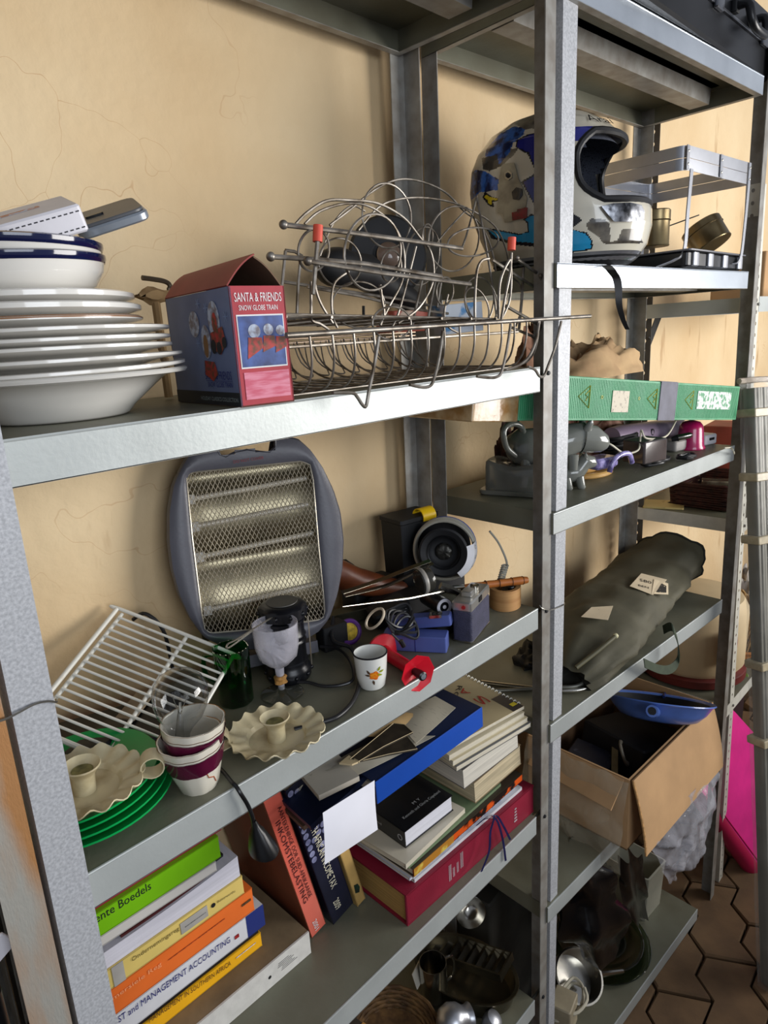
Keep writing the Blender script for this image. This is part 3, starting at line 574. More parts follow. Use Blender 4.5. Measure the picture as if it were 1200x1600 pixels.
for y, r, pts in ((.03, .0032, [(443, 351), (560, 365), (640, 376), (722, 388)]), (.02, .0030, [(424, 401), (475, 404), (570, 412), (690, 432)]), (.0, .0030, [(482, 408), (600, 427), (735, 444)]), (.16, .0024, [(442, 440), (540, 455), (640, 470), (715, 488)]), (.11, .0022, [(480, 448), (560, 462), (640, 482), (700, 490)]),
      (.04, .0028, [(769, 406), (810, 433), (852, 459)]), (.03, .0028, [(808, 405), (845, 431)]), (.02, .0028, [(790, 478), (848, 511)]), (.05, .0026, [(818, 418), (815, 470), (811, 514)]), (.02, .0026, [(845, 432), (851, 455), (850, 490), (842, 516), (832, 527)]), (.03, .0026, [(800, 512), (836, 527)]),
      (.01, .0028, [(497, 366), (494, 400), (489, 460)]), (.10, .0022, [(470, 400), (466, 440), (464, 490)]), (.10, .0022, [(446, 392), (441, 440), (438, 470)]), (.10, .0022, [(446, 391), (460, 393), (472, 400)]), (.08, .002, [(680, 440), (672, 480), (665, 520)]), (.08, .002, [(660, 436), (650, 480), (644, 512)]), (.09, .002, [(690, 436), (683, 480)])):
    MB().tube([hY(a, b, y) for a, b in pts], r, 8).build('rod', CHROME, t)
for px, py, y in ((443, 351, .03), (423, 401, .02), (481, 408, .0), (808, 403, .03), (845, 431, .02), (836, 527, .03), (793, 480, .02)): MB().ball(hY(px, py, y), .0055 if px < 700 else .0042, seg=12, rings=8).build('ball_end', CHROME, t)
OT = mat('orange_rubber_tip', (226, 84, 60), .5, 0, .08, 20)
for px, py, y, d in ((497, 365, .011, 13), (800, 381, .0, 10)): MB().tube([hY(px, py - d, y), hY(px - 1, py + d, y)], .0065 if px > 700 else .006, 12).build('rubber_tip', OT, t)
# black disc device lying in the wires behind
t = thing('black_fan_head', 'matt black round plastic device with clear centre behind the wire rings', 'device', hY(605, 400, .20))
c = hY(606, 400, .235); u = V((.93, -.25, 0)).normalized(); F = Matrix.Translation(c) @ (V((-.55, -.80, .12)).to_track_quat('Z', 'Y').to_matrix().to_4x4())
MB(F).lathe([(0, -.03), (.055, -.028), (.068, -.015), (.071, 0), (.066, .006), (.03, .009), (.026, .006), (0, .005)], 40, cap0=False, cap1=False).build('disc_body', mat('dusty_black', (34, 34, 36), .55, 0, .3, 14), t)
MB(F).lathe([(0, .006), (.02, .006), (.022, .010), (.018, .014), (0, .016)], 24, cap0=False, cap1=False).build('clear_hub', mat('smoky_clear_plastic', (120, 100, 86), .15, 0, .2, 30, coat=.5), t)
c2 = hY(528, 418, .20); mb = MB(Matrix.Translation(c2)); mb.ball((0, 0, 0), .043, seg=20, rings=12, sc=(1.05, .7, .72)); mb.build('rounded_grip', mat('dusty_black', (34, 34, 36)), t)
MB().tube([c2, hY(570, 425, .21), hY(640, 470, .21)], [.028, .03, .022], 14).build('neck', mat('dusty_black', (34, 34, 36)), t); MB().tube([hY(568, 478, .2), hY(568, 490, .2), V((hY(568, 490, .2).x, .2, zA + .09))], .0025, 6).build('peg', BLACKM, t)
# small carton and red box lying among the wires
F = frame(hY(700, 520, .12), V((1, -.35, .05))); o = MB(F).rbox((.035, .02, .022), (.08, .04, .05), .002).build('small_carton', mat('white_blue_card', (196, 204, 214), .6, col2=(84, 140, 190), scale=18, thr=(.38, .42)))
tag(o, 'small white and blue carton lying among the rack wires', 'carton')
F = frame(hY(622, 512, .16), V((1, -.1, .0))); o = MB(F).rbox((.03, .02, .01), (.085, .05, .035), .004).build('small_tin', mat('red_white_tin', (176, 84, 66), .5, col2=(196, 170, 150), scale=24, thr=(.42, .46))); tag(o, 'small red and brown packet lying under the wire rings', 'packet')
# ================================================================ SHELF B (middle shelf, near bay)
zb = zB + .0006
# halogen heater, turned a little from the wall and leaning back
HN = V((-.40, -.905, .14)).normalized()
ho = hY(400, 850, .235); hu = V((math.cos(math.radians(22)), -math.sin(math.radians(22)), 0)); hv = HN.cross(hu).normalized(); hu = hv.cross(HN).normalized()
HF = Matrix((hu, hv, HN)).transposed().to_4x4(); HF.translation = ho; HI = HF.inverted()
def hp(px, py): p = HI @ hP(px, py, ho, HN); return (p.x, p.y)
t = thing('halogen_heater', 'grey oval electric heater with wire mesh front leaning on the wall', 'heater', Matrix.Translation(V((ho.x, ho.y, zb))))
outl = [(262, 850), (262, 800), (270, 755), (287, 722), (300, 700), (330, 690), (370, 688), (415, 684), (445, 680), (468, 686), (487, 704), (505, 730), (522, 765), (533, 800), (538, 845), (536, 890), (528, 930), (515, 965), (496, 990), (465, 1006), (430, 1014), (390, 1016), (350, 1012), (318, 996), (295, 965), (278, 930), (267, 890)]
o2 = [hp(a, b) for a, b in outl]; gr = [(291, 745), (300, 738), (390, 729), (470, 721), (484, 726), (489, 750), (497, 850), (507, 950), (507, 962), (500, 968), (400, 983), (330, 989), (320, 984), (315, 960), (300, 840)]
g2 = [hp(a, b) for a, b in gr]
def resample(P, n):
    P = [V((a, b, 0)) for a, b in P]; L = [0]
    for i in range(len(P)): L.append(L[-1] + (P[(i + 1) % len(P)] - P[i]).length)
    out = []
    for k in range(n):
        d = L[-1] * k / n; i = max(j for j in range(len(P)) if L[j] <= d); f = (d - L[i]) / max(1e-9, L[i + 1] - L[i]); q_ = P[i].lerp(P[(i + 1) % len(P)], f); out.append((q_.x, q_.y))
    return out
cx0 = sum(p[0] for p in g2) / len(g2); cy0 = sum(p[1] for p in g2) / len(g2)
def polar(P, n):
    """n points of the outline at equal angles about the grille centre"""
    out = []
    for k in range(n):
        a = 2 * math.pi * k / n; d = (math.cos(a), math.sin(a)); best = 0
        for i in range(len(P)):
            x1, y1 = P[i][0] - cx0, P[i][1] - cy0; x2, y2 = P[(i + 1) % len(P)][0] - cx0, P[(i + 1) % len(P)][1] - cy0
            den = d[0] * (y2 - y1) - d[1] * (x2 - x1)
            if abs(den) < 1e-12: continue
            tt = (x1 * (y2 - y1) - y1 * (x2 - x1)) / den; s_ = (x1 * d[1] - y1 * d[0]) / den
            if tt > 0 and -1e-6 <= s_ <= 1 + 1e-6: best = max(best, tt)
        out.append((cx0 + d[0] * best, cy0 + d[1] * best))
    return out
n = 96; O = polar(o2, n); I = polar(g2, n); GREY = mat('heater_grey_plastic', (82, 82, 90), .38, 0, .06, 20, .1, 200)
def mixp(a, b, f, z_): return [(p[0] * (1 - f) + q_[0] * f, p[1] * (1 - f) + q_[1] * f, z_) for p, q_ in zip(a, b)]
# handle hole: skip faces that fall in it
hole = [hp(a, b) for a, b in ((338, 700), (342, 711), (352, 714), (366, 707), (385, 703), (405, 706), (420, 707), (429, 699), (429, 686), (420, 684), (380, 690), (345, 694))]
mb = MB(HF); rows = [mixp(I, O, 0, -.006), mixp(I, O, 0, .0)] + [mixp(I, O, f, .002 + .004 * math.sin(f * 3.14)) for f in (.08, .2, .35, .5, .65, .8, .92)] + [mixp(I, O, 1, -.003), mixp(I, O, 1.0, -.03), mixp(I, O, .9, -.045), mixp(I, O, .4, -.05)]
vs = [p for r in rows for p in r]; fs = []
for i in range(len(rows) - 1):
    for k in range(n):
        k2 = (k + 1) % n; cxm = (rows[i][k][0] + rows[i + 1][k2][0]) / 2; cym = (rows[i][k][1] + rows[i + 1][k2][1]) / 2
        if 2 <= i and inpoly(cxm, cym, hole): continue
        fs.append((i * n + k, i * n + k2, (i + 1) * n + k2, (i + 1) * n + k))
mb.add(vs, fs); mb.build('casing', GREY, t)
MB(HF).tube([(a, b, .004) for a, b in hole], .0022, 6, closed=True).build('handle_rim', mat('heater_dark_rim', (50, 50, 58), .4), t)
REF = mat('heater_reflector', (160, 150, 124), .3, 1, .2, 6, .3, 30)
mb = MB(HF); rows = []
gx = [p[0] for p in g2]; gy = [p[1] for p in g2]; X0, X1, Y0, Y1 = min(gx), max(gx), min(gy), max(gy)
for i in range(33):
    v = Y0 - .002 + (Y1 - Y0 + .004) * i / 32; dz = -.034 + .018 * abs(math.sin(math.pi * 2 * i / 32 + .3)); rows.append([(X0 - .004 + (X1 - X0 + .008) * k / 8, v, dz + (.012 if k in (0, 8) else 0)) for k in range(9)])
mb.grid(rows); mb.build('reflector', REF, t)
for fy in (.86, .70, .52, .20):
    y = Y0 + (Y1 - Y0) * fy; MB(HF).tube([(X0 + .012, y - .004, -.014), (X1 - .008, y + .004, -.014)], .0042, 12).build('quartz_tube', mat('quartz_tube', (214, 206, 190), .15, 0, .1, 20, coat=.6), t)
    MB(HF).box((X0 + .010, y - .004, -.014), (.014, .015, .012)).build('tube_holder', mat('white_ceramic', (216, 212, 204), .6), t)
# diamond mesh
MW_ = mat('mesh_wire', (208, 200, 182), .35, .75, .15, 30); mb = MB(HF); st = .0098; H_ = Y1 - Y0; sl_ = .72
def clipseg(p, q_, P):
    ts = [0, 1]
    for i in range(len(P)):
        a = P[i]; b = P[(i + 1) % len(P)]; dx, dy = q_[0] - p[0], q_[1] - p[1]; ex, ey = b[0] - a[0], b[1] - a[1]; den = dx * ey - dy * ex
        if abs(den) < 1e-12: continue
        tt = ((a[0] - p[0]) * ey - (a[1] - p[1]) * ex) / den; s_ = ((a[0] - p[0]) * dy - (a[1] - p[1]) * dx) / den
        if 0 < tt < 1 and 0 <= s_ <= 1: ts.append(tt)
    ts.sort(); out = []
    for a, b in zip(ts, ts[1:]):
        m_ = (a + b) / 2
        if inpoly(p[0] + dx_(p, q_) * m_, p[1] + dy_(p, q_) * m_, P): out.append((a, b))
    return out
def dx_(p, q_): return q_[0] - p[0]
def dy_(p, q_): return q_[1] - p[1]
for sg in (1, -1):
    for k in range(-60, 80):
        p = (X0 + k * st * sl_, Y0); q_ = (p[0] + sg * H_ * sl_ * .78, Y1)
        for a, b in clipseg(p, q_, g2):
            A = (p[0] + dx_(p, q_) * a, p[1] + dy_(p, q_) * a, .001 + .0004 * sg); B = (p[0] + dx_(p, q_) * b, p[1] + dy_(p, q_) * b, .001 + .0004 * sg); mb.tube([A, B], .00062, 4, caps=False)
tag(mb.build('mesh_guard', MW_, t), kind='stuff')
MB(HF).tube([(a, b, .0012) for a, b in g2], .0014, 6, closed=True).build('mesh_frame', MW_, t)
a = hp(364, 724); b = hp(411, 717); d = V((b[0] - a[0], b[1] - a[1], 0)); M = HF @ frame(V((a[0], a[1], .0075)), d); text('DO NOT COVER', 'warning_print', mat('dark_red_ink', (130, 40, 50), .6), t, M, d.length, .0045)
MB(HF).box((.0, Y0 - .046, -.03), (.16, .02, .05)).build('foot', GREY, t)
# heater flex
RC = mat('black_flex', (36, 36, 38), .35, 0, .1, 30)
cb = [hZ(500, 985, zb + .06), hZ(520, 985, zb + .045), hZ(545, 1012, zb + .03), hZ(560, 1040, zb + .012), hZ(563, 1070, zb + .006), hZ(548, 1100, zb + .004), hZ(520, 1122, zb + .004), hZ(480, 1134, zb + .004)]
pts = [V((.56, .20, zb + .05)), hZ(520, 1000, zb + .028), hZ(548, 1012, zb + .02), hZ(558, 1035, zb + .008), hZ(562, 1065, zb + .004), hZ(552, 1095, zb + .004), hZ(530, 1118, zb + .004), hZ(505, 1128, zb + .004), hZ(460, 1140, zb + .004)]
o = MB().tube(smooth_path(pts, 8), .0036, 10).build('heater_flex', RC); tag(o, 'thick black flex curling beside the small white cup', 'cable')
pts = [hZ(455, 1066, zb + .004), hZ(480, 1066, zb + .004), hZ(505, 1072, zb + .003), hZ(535, 1070, zb + .003), hZ(552, 1060, zb + .006), hZ(548, 1035, zb + .010), hZ(530, 1015, zb + .012), hZ(500, 1010, zb + .014)]
o = MB().tube(smooth_path(pts, 8), .0026, 8).build('cable_loop', RC); tag(o, 'thinner black cable loop lying behind the lantern', 'cable')
# black flat charger box behind lantern
o = MB(RZ(hZ(520, 1010, zb), -8)).rbox((0, .0, .022), (.05, .03, .044), .004).build('adapter_box', BLACKM); tag(o, 'small black box standing right of the camping lantern', 'box')
# camping lantern
c = hZ(474, 1062, zb); c = V((c.x - .006, c.y + .028, zb)); t = thing('camping_lantern', 'black plastic camping lantern with wire handles in front of the heater', 'lantern', c); M = Matrix.Translation(c)
LB = mat('lantern_black', (18, 19, 24), .3, 0, .2, 30)
MB(M).lathe([(0, 0), (.034, 0), (.036, .004), (.036, .018), (.033, .022), (.033, .030), (.031, .032), (.031, .060), (.033, .063), (.031, .066), (.031, .070), (.033, .073), (.031, .076), (.031, .094), (.033, .096), (.033, .100), (.028, .103), (0, .103)], 32, cap0=False, cap1=False).build('lantern_body', LB, t)
mb = MB(M); mb.lathe([(.030, .103), (.036, .105), (.036, .121), (.033, .125), (.024, .1275), (0, .128)], 32, cap0=False, cap1=False, fn=lambda r, z_, w: (r + (.0018 if (int(w / (2 * math.pi) * 32) % 4 < 2 and r > .035) else 0), z_)); mb.build('lantern_cap', LB, t)
MB(M).lathe([(.0245, .1278), (.024, .129), (0, .129)], 32, cap0=False, cap1=False).build('cap_disc', mat('lantern_cap_grey', (70, 68, 64), .5), t)
for k in range(10):
    a = 2 * math.pi * k / 10; MB(M).ball((.0365 * math.cos(a), .0365 * math.sin(a), .011), .0035, seg=8, rings=6).build('base_stud', LB, t)
    MB(M).ball((.0365 * math.cos(a), .0365 * math.sin(a), .113), .0042, seg=8, rings=6).build('cap_stud', LB, t)
WR = mat('bright_wire', (196, 190, 176), .25, .9, .1, 30)
p1 = hY(481, 962, c.y - .034); p2 = hY(487, 1038, c.y - .036); MB().tube([p1, p2], .0012, 6).build('wire_handle', WR, t)
pa = hY(436, 958, c.y - .01); MB().tube(smooth_path([pa, hY(400, 980, c.y - .03), hY(368, 1000, c.y - .05), hY(356, 1006, c.y - .055), hY(358, 1012, c.y - .055), hY(395, 985, c.y - .03)], 4), .0013, 6).build('wire_handle', WR, t)
# goblet
c = hZ(441, 1085, zb); t = thing('wine_goblet', 'clear bubbled glass goblet with taped stem beside the lantern', 'glass', c); M = Matrix.Translation(c)
BUB = filmmat('bubbled_acrylic', (214, 212, 222), .42, .18, .8)
MB(M).lathe([(.033, .0008), (.033, .002), (.030, .0035), (.010, .006), (.0055, .010), (.005, .018)], 36, cap0=False, cap1=False).build('goblet_foot', thinglass('thin_clear_glass', (232, 234, 232), .03), t)
MB(M).lathe([(0, .034), (.0065, .034), (.007, .046), (.016, .052), (.028, .064), (.0325, .082), (.034, .118), (.0325, .118), (.031, .082), (.0265, .066), (.014, .055), (0, .052)], 36, cap0=False, cap1=False, fn=lambda r, z_, w: (r + (.0006 * math.cos(w * 14) if .06 < z_ < .1 else 0), z_)).build('goblet_bowl', BUB, t)
MB(M).lathe([(.0052, .010), (.0052, .036), (0, .036)], 16).build('goblet_stem', BUB, t)
MB(M).lathe([(.0065, .019), (.0095, .021), (.0085, .026), (.0100, .029), (.0075, .032)], 16, fn=lambda r, z_, w: (r + .0012 * math.sin(3 * w + z_ * 500), z_)).build('stem_tape', mat('tan_tape', (190, 140, 76), .6, 0, .25, 80, .5, 200), t)
# green glass mug
c = hZ(376, 1098, zb); c.y += .01; t = thing('green_glass_mug', 'dark green glass tumbler in front of the white wire rack', 'glass', c); M = Matrix.Translation(c)
GG = thinglass('bottle_green_glass', (96, 206, 138), .04)
MB(M).lathe([(0, .0), (.024, 0), (.0255, .003), (.0265, .088), (.0245, .088), (.0235, .008), (0, .006)], 32, cap0=False, cap1=False, fn=lambda r, z_, w: (r * (1 + .02 * math.cos(8 * w)), z_)).build('glass_body', GG, t)
MB(M).tube(smooth_path([(-.012, .022, .075), (-.02, .045, .066), (-.02, .045, .035), (-.012, .022, .022)], 6), .004, 8).build('handle', GG, t)
# nested cups + bulb
CUPW = mat('cup_cream_glaze', (222, 216, 200), .16, 0, .05, 10, coat=.4); MARO = mat('maroon_lustre', (108, 18, 62), .2, .1, col2=(70, 12, 40), scale=20, thr=(.3, .7), coat=.4); GOLD = mat('gold_line', (180, 130, 70), .3, .8)
cb_ = hZ(300, 1246, zb); cb_ = V((cb_.x + .020, cb_.y + .016, zb))
def fac(k, am): return lambda r, z_, w: (r * (1 + am * abs(math.cos(k * w / 2)) - am * .5), z_)
for i, (dz, lb, m2) in enumerate(((0, 'lower maroon-banded cup with a rust crack, standing on the shelf', 0), (.018, 'upper maroon-banded cup nested in the cracked one, bulb in it', 0))):
    M = ROT(cb_ + V((0, 0, dz)), 2, -4 + 5 * i, 15 * i); t = thing('faceted_cup', lb, 'cup', M, 'nested maroon-banded cups')
    s_ = 1 - .03 * i
    MB(M).lathe([(0, 0), (.022 * s_, 0), (.0235 * s_, .002), (.029 * s_, .022), (.0345 * s_, .042), (.0375 * s_, .058), (.0385 * s_, .070), (.0368 * s_, .070), (.035 * s_, .056), (.031 * s_, .040), (.024 * s_, .012), (0, .008)], 40, cap0=False, cap1=False, fn=fac(10, .03)).build('cup_body', CUPW, t)
    MB(M).lathe([(.0325 * s_, .033), (.0359 * s_, .044), (.0388 * s_, .0575)], 40, cap0=False, cap1=False, fn=fac(10, .03)).build('maroon_band', MARO, t)
    for z_ in (.060, .0695): MB(M).lathe([(.0392 * s_ - (.0008 if z_ > .06 else .001), z_), (.0396 * s_ - (.0004 if z_ > .06 else .001), z_ + .0009)], 40, cap0=False, cap1=False, fn=fac(10, .03)).build('gold_line', GOLD, t)
    if i == 0:
        def sc_(a, z_, r=.0005): rr = .0232 + (z_ / .07) * .0162 + .0012; return M @ V((rr * math.cos(a), rr * math.sin(a), z_))
        MB().tube([sc_(math.radians(g), z_) for g, z_ in ((-118, .052), (-108, .040), (-95, .032), (-92, .026), (-78, .022), (-70, .012))], .0007, 5).build('rust_crack', mat('rust_brown', (160, 76, 36), .7), t)
Mb = M @ ROT((0, 0, 0), 0, 0, 0); c = M @ V((-.004, .014, .088)); t = thing('globe_bulb', 'large clear glass globe bulb standing in the upper cup', 'bulb', c); Bm = ROT(c, -8, 14, 0)
MB(Bm).lathe([(0, -.052), (.012, -.050), (.012, -.034), (.016, -.026), (.026, -.014), (.0315, 0), (.033, .012), (.0315, .024), (.024, .036), (.012, .0435), (0, .0455)], 36, cap0=False, cap1=False).build('glass_envelope', thinglass('thin_bulb_glass', (236, 238, 240), .03), t)
MB(Bm).tube([(0, 0, -.048), (0, 0, -.02), (0, 0, .004)], [.006, .004, .0015], 10).build('glass_stem', CLEAR, t)
for k in (-1, 1): MB(Bm).tube([(0, 0, -.01), (.006 * k, 0, .002), (.010 * k, 0, .012)], .0005, 5).build('filament_support', WR, t)
# white wire rack (fridge shelf)
RO = V((.2412285, .32, 1.08156873)); ru = V((0.53413948, -0.75485878, -0.38063531)); rv = V((-0.83540607, -0.40228604, -0.37451654)); La, Lb, Lc = .11364, .2055, .19127
t = thing('wire_shelf_rack', 'white coated wire shelf rack lying tilted against the wall at left', 'rack', RO + ru * .1 + rv * .1)
WW = mat('white_wire_coat', (222, 220, 210), .4, 0, col2=(190, 170, 140), scale=26, thr=(.26, .36)); rn = ru.cross(rv).normalized()
if rn.z < 0: rn = -rn
P = lambda a, b, h=0: RO + ru * a + rv * b + rn * h
MB().tube([P(0, -.0), P(0, Lb)], .0035, 10).build('side_bar', WW, t); MB().tube([P(.010, .002, -.004), P(.010, Lb, -.004)], .0030, 10).build('side_bar', WW, t)
MB().tube(smooth_path([P(0, 0), P(.004, -.002), P(Lc - .004, -.002), P(Lc, .004)], 5), .0028, 8).build('end_bar', WW, t); MB().tube(smooth_path([P(.0, Lb), P(.01, Lb + .002), P(Lc - .01, Lb + .002), P(Lc, Lb - .006)], 5), .0036, 8).build('end_bar', WW, t)
MB().tube([P(Lc, .0), P(Lc, Lb)], .0030, 8).build('side_bar', WW, t); MB().tube([P(La, -.001, -.004), P(La, Lb + .001, -.004)], .0032, 10).build('cross_bar', WW, t)
for i in range(1, 17): MB().tube([P(.010, Lb * i / 17), P(Lc, Lb * i / 17)], .0019, 8).build('rack_wire', WW, t)
# dark things below the rack
o = MB(RZ((.165, .225, zb), -18)).rbox((0, 0, .008), (.22, .12, .016), .008).build('flat_tray', mat('dark_tray', (26, 28, 32), .35, 0, .3, 10)); tag(o, 'flat dark electronic tray lying under the white wire rack', 'tray')
o = MB(ROT((.135, .185, zb + .017), 0, 0, 25)).rbox((0, 0, .009), (.09, .045, .016), .006).build('remote_control', BLACKP); tag(o, 'black gadget lying on the tray beneath the rack', 'gadget')
o = MB(ROT((.215, .245, zb + .0185), 5, 0, 40)).rbox((0, 0, .003), (.075, .028, .004), .002).build('card_strip', mat('tan_strip', (158, 140, 116), .7, 0, .2, 30)); tag(o, 'tan strip lying under the white wire rack', 'strip')
o = MB().tube(smooth_path([V((.30, .29, zb + .03)), V((.292, .285, zb + .10)), V((.275, .30, zb + .13)), V((.262, .318, zb + .12))], 6), .003, 8).build('black_strap', RUBBER); tag(o, 'black strap hanging at the back behind the wire rack', 'strap')
# green plastic plates
GP = mat('green_plastic', (8, 158, 78), .3, 0, .1, 10); gc = hZ(140, 1340, zb); gc = V((.086, .124, zb))
for i, (R, dz, ry, lb) in enumerate(((.107, .0, 0, 'bottom green plastic plate by the nearest post'), (.102, .007, -1.5, 'second green plastic plate of the stack by the nearest post'), (.097, .014, -3, 'third green plastic plate, under the cream candle holder'), (.092, .021, -4, 'topmost green plastic plate, under the cream candle holder'))):
    M = ROT(gc + V((0, .0, dz)), 0, ry * .6, 0); o = MB(M).lathe([(0, .0), (R * .62, .0), (R * .72, .002), (R * .95, .0105), (R, .013), (R, .0155), (R * .93, .0135), (R * .70, .0045), (0, .0025)], 56, cap0=False, cap1=False, sx=1, sy=1.0).build('green_plate', GP)
    tag(o, lb, 'plate', 'stacked green plastic plates')
# scalloped candle holders
CRM = mat('cream_enamel', (208, 196, 160), .35, 0, col2=(150, 132, 92), scale=22, thr=(.30, .55), coat=.2); WAX = mat('dirty_wax', (150, 144, 92), .6, 0, .4, 70)
def candle(M, lb, hang, cupx=0):
    t = thing('candle_holder', lb, 'candle holder', M, 'cream scalloped candle holders')
    def fn(r, z_, w):
        k = max(0, (r - .045) / .02); return r * (1 + .035 * k * math.cos(16 * w)), z_ + .0035 * k * math.sin(16 * w)
    MB(M).lathe([(0, .001), (.036, .001), (.040, .003), (.043, .008), (.052, .011), (.061, .014), (.0645, .017), (.064, .0185), (.060, .0155), (.051, .0125), (.041, .010), (.037, .0045), (0, .0025)], 112, cap0=False, cap1=False, fn=fn).build('scalloped_dish', CRM, t)
    MB(M).lathe([(.0, .002), (.0125, .002), (.0125, .024), (.016, .030), (.0205, .036), (.0195, .0375), (.0165, .034), (.012, .030), (.0115, .025), (0, .024)], 28, cap0=False, cap1=False, M=Matrix.Translation((cupx, 0, 0))).build('candle_cup', CRM, t)
    MB(M).lathe([(0, .0295), (.0118, .0295)], 20, cap0=False, cap1=False, M=Matrix.Translation((cupx, 0, 0))).build('wax_residue', WAX, t)
    a = math.radians(hang); d = V((math.cos(a), math.sin(a), 0)); s_ = V((-d.y, d.x, 0)); rows = []
    for i in range(15):
        w = math.radians(-100 + 300 * i / 14); p = d * (.074 + .0135 * math.cos(w)) + V((0, 0, .021 + .0135 * math.sin(w))); rows.append([p + s_ * .011 * k for k in (-1, -.5, 0, .5, 1)])
    rows.insert(0, [d * .057 + V((0, 0, .012)) + s_ * .009 * k for k in (-1, -.5, 0, .5, 1)])
    MB(M).slab(rows, .0014).build('loop_handle', CRM, t)
    return t
c = hZ(432, 1150, zb + .008); candle(ROT((c.x + .0, c.y, zb), 0, 0, 0), 'cream scalloped candle holder standing on the bare shelf edge by the goblet', 150)
c = hZ(128, 1290, zb + .045); candle(ROT((.076, .078, zb + .038), 3, 2, 0), 'cream scalloped candle holder lying on the green plates at left', -26)
# plug lead hanging over the edge
PL = mat('black_plug', (16, 16, 18), .35, 0, .1, 40)
t = thing('plug_lead', 'black mains lead with two-pin plug hanging over the shelf edge', 'cable', hZ(350, 1210, zb))
pts = [hZ(330, 1190, zb + .004), hZ(348, 1205, zb + .005), hZ(362, 1222, zb + .005), hY(369, 1229, -.003), hY(376, 1240, -.009), hY(386, 1256, -.010), hY(393, 1272, -.012), hY(397, 1288, -.012)]
MB().tube(smooth_path(pts, 6), .0026, 8).build('flex', PL, t)
pa = hY(396, 1282, -.012); pb = hY(410, 1322, -.012); d = (pb - pa).normalized()
Pf = Matrix.Translation(pa) @ d.to_track_quat('Z', 'Y').to_matrix().to_4x4(); Lp = (pb - pa).length
MB(Pf).lathe([(.0035, 0), (.0045, .004), (.006, .010), (.011, .018), (.0195, Lp), (.0205, Lp + .006), (.015, Lp + .009), (0, Lp + .009)], 20, cap0=False, cap1=False, sx=1.15, sy=.8).build('plug_body', PL, t)
for k in (-1, 1): MB(Pf).tube([(k * .0095, 0, Lp + .007), (k * .0095, 0, Lp + .017)], .002, 8).build('plug_pin', BOLT, t)
# red barbell-like toy
RP = mat('red_plastic', (206, 26, 44), .28, 0, .08, 20)
A = hY(596, 1016, .105); B = hY(653, 1052, -.002); d = (B - A).normalized(); t = thing('red_reel', 'red plastic reel with flared octagonal end and black knob', 'reel', A)
Rf = Matrix.Translation(A) @ d.to_track_quat('Z', 'Y').to_matrix().to_4x4(); L_ = (B - A).length
MB(Rf).lathe([(0, -.010), (.010, -.010), (.030, .002), (.030, .006), (.012, .010), (.0105, .014), (.0105, L_ - .02), (.013, L_ - .018)], 28, cap0=False, cap1=False).build('shaft', RP, t)
MB(Rf).lathe([(.010, L_ - .018), (.013, L_ - .014), (.030, L_ - .001), (.0305, L_ + .001), (.028, L_ + .0005), (.009, L_ - .010), (0, L_ - .010)], 8, cap0=False, cap1=False).build('octagonal_flare', RP, t)
MB(Rf).tube([(0, 0, L_ - .010), (0, 0, L_ + .004), (0, 0, L_ + .014), (0, 0, L_ + .0155)], [.0055, .0075, .0072, .005], 16).build('knob', BLACKP, t); MB(Rf).lathe([(0, L_ + .0162), (.0045, L_ + .0158)], 16, cap0=False, cap1=False).build('knob_cap', SILV, t)
# white cup with rose
c = hZ(586, 1072, zb); t = thing('rose_cup', 'small white glass cup with an orange rose print near the shelf edge', 'cup', c); M = Matrix.Translation(c + V((0, .006, 0)))
MG = mat('milk_glass', (228, 228, 222), .15, 0, .04, 10, coat=.5)
MB(M).lathe([(0, 0), (.018, 0), (.0205, .003), (.0235, .020), (.0262, .056), (.0248, .056), (.0222, .02), (.018, .006), (0, .005)], 40, cap0=False, cap1=False).build('cup_body', MG, t); MB(M).lathe([(.0264, .0548), (.0266, .0562), (.0248, .0568)], 40, cap0=False, cap1=False).build('rim_line', INK, t)
def cyl(M, r0, k, ang0, outline, name, m, par, z_, lift=.0004):
    vs = []
    for a, b in outline: w = math.radians(ang0) + a / (r0 + k * (z_ + b)); r = r0 + k * (z_ + b) + lift; vs.append((r * math.cos(w), r * math.sin(w), z_ + b))
    n_ = len(vs); cc = V((0, 0, 0))
    for v in vs: cc += V(v)
    cc /= n_; rr = math.hypot(cc.x, cc.y); w = math.atan2(cc.y, cc.x); cc = V((math.cos(w) * (r0 + k * cc.z + lift), math.sin(w) * (r0 + k * cc.z + lift), cc.z))
    MB(M).add([cc] + vs, [(0, 1 + i, 1 + (i + 1) % n_) for i in range(n_)]).build(name, m, par, recalc=False)
RS = mat('rose_orange', (232, 146, 30), .4, 0, col2=(214, 96, 20), scale=300, thr=(.4, .6)); LF = mat('leaf_green', (150, 160, 40), .4); LD = mat('leaf_dark', (84, 62, 44), .4)
va = -122
cyl(M, .0222, .0735, va, [(.008 * math.cos(a) * (1 + .15 * math.cos(5 * a)), .0068 * math.sin(a) * (1 + .15 * math.cos(5 * a))) for a in [i * math.pi / 10 for i in range(20)]], 'rose_print', RS, t, .028)
for dx, dz, ro, m_ in ((.007, .010, 55, LF), (.011, .005, 10, LF), (.008, .0, -20, LF), (-.010, .001, 170, LD), (-.009, .006, 120, LD), (-.002, -.011, -80, LD)):
    cr, sr = math.cos(math.radians(ro)), math.sin(math.radians(ro)); cyl(M, .0222, .0735, va, [(dx + a * cr - b * sr, dz + a * sr + b * cr) for a, b in ((-.004, 0), (-.001, .0018), (.002, .0014), (.005, 0), (.002, -.0014), (-.001, -.0018))], 'leaf_print', m_, t, .028, .0008)
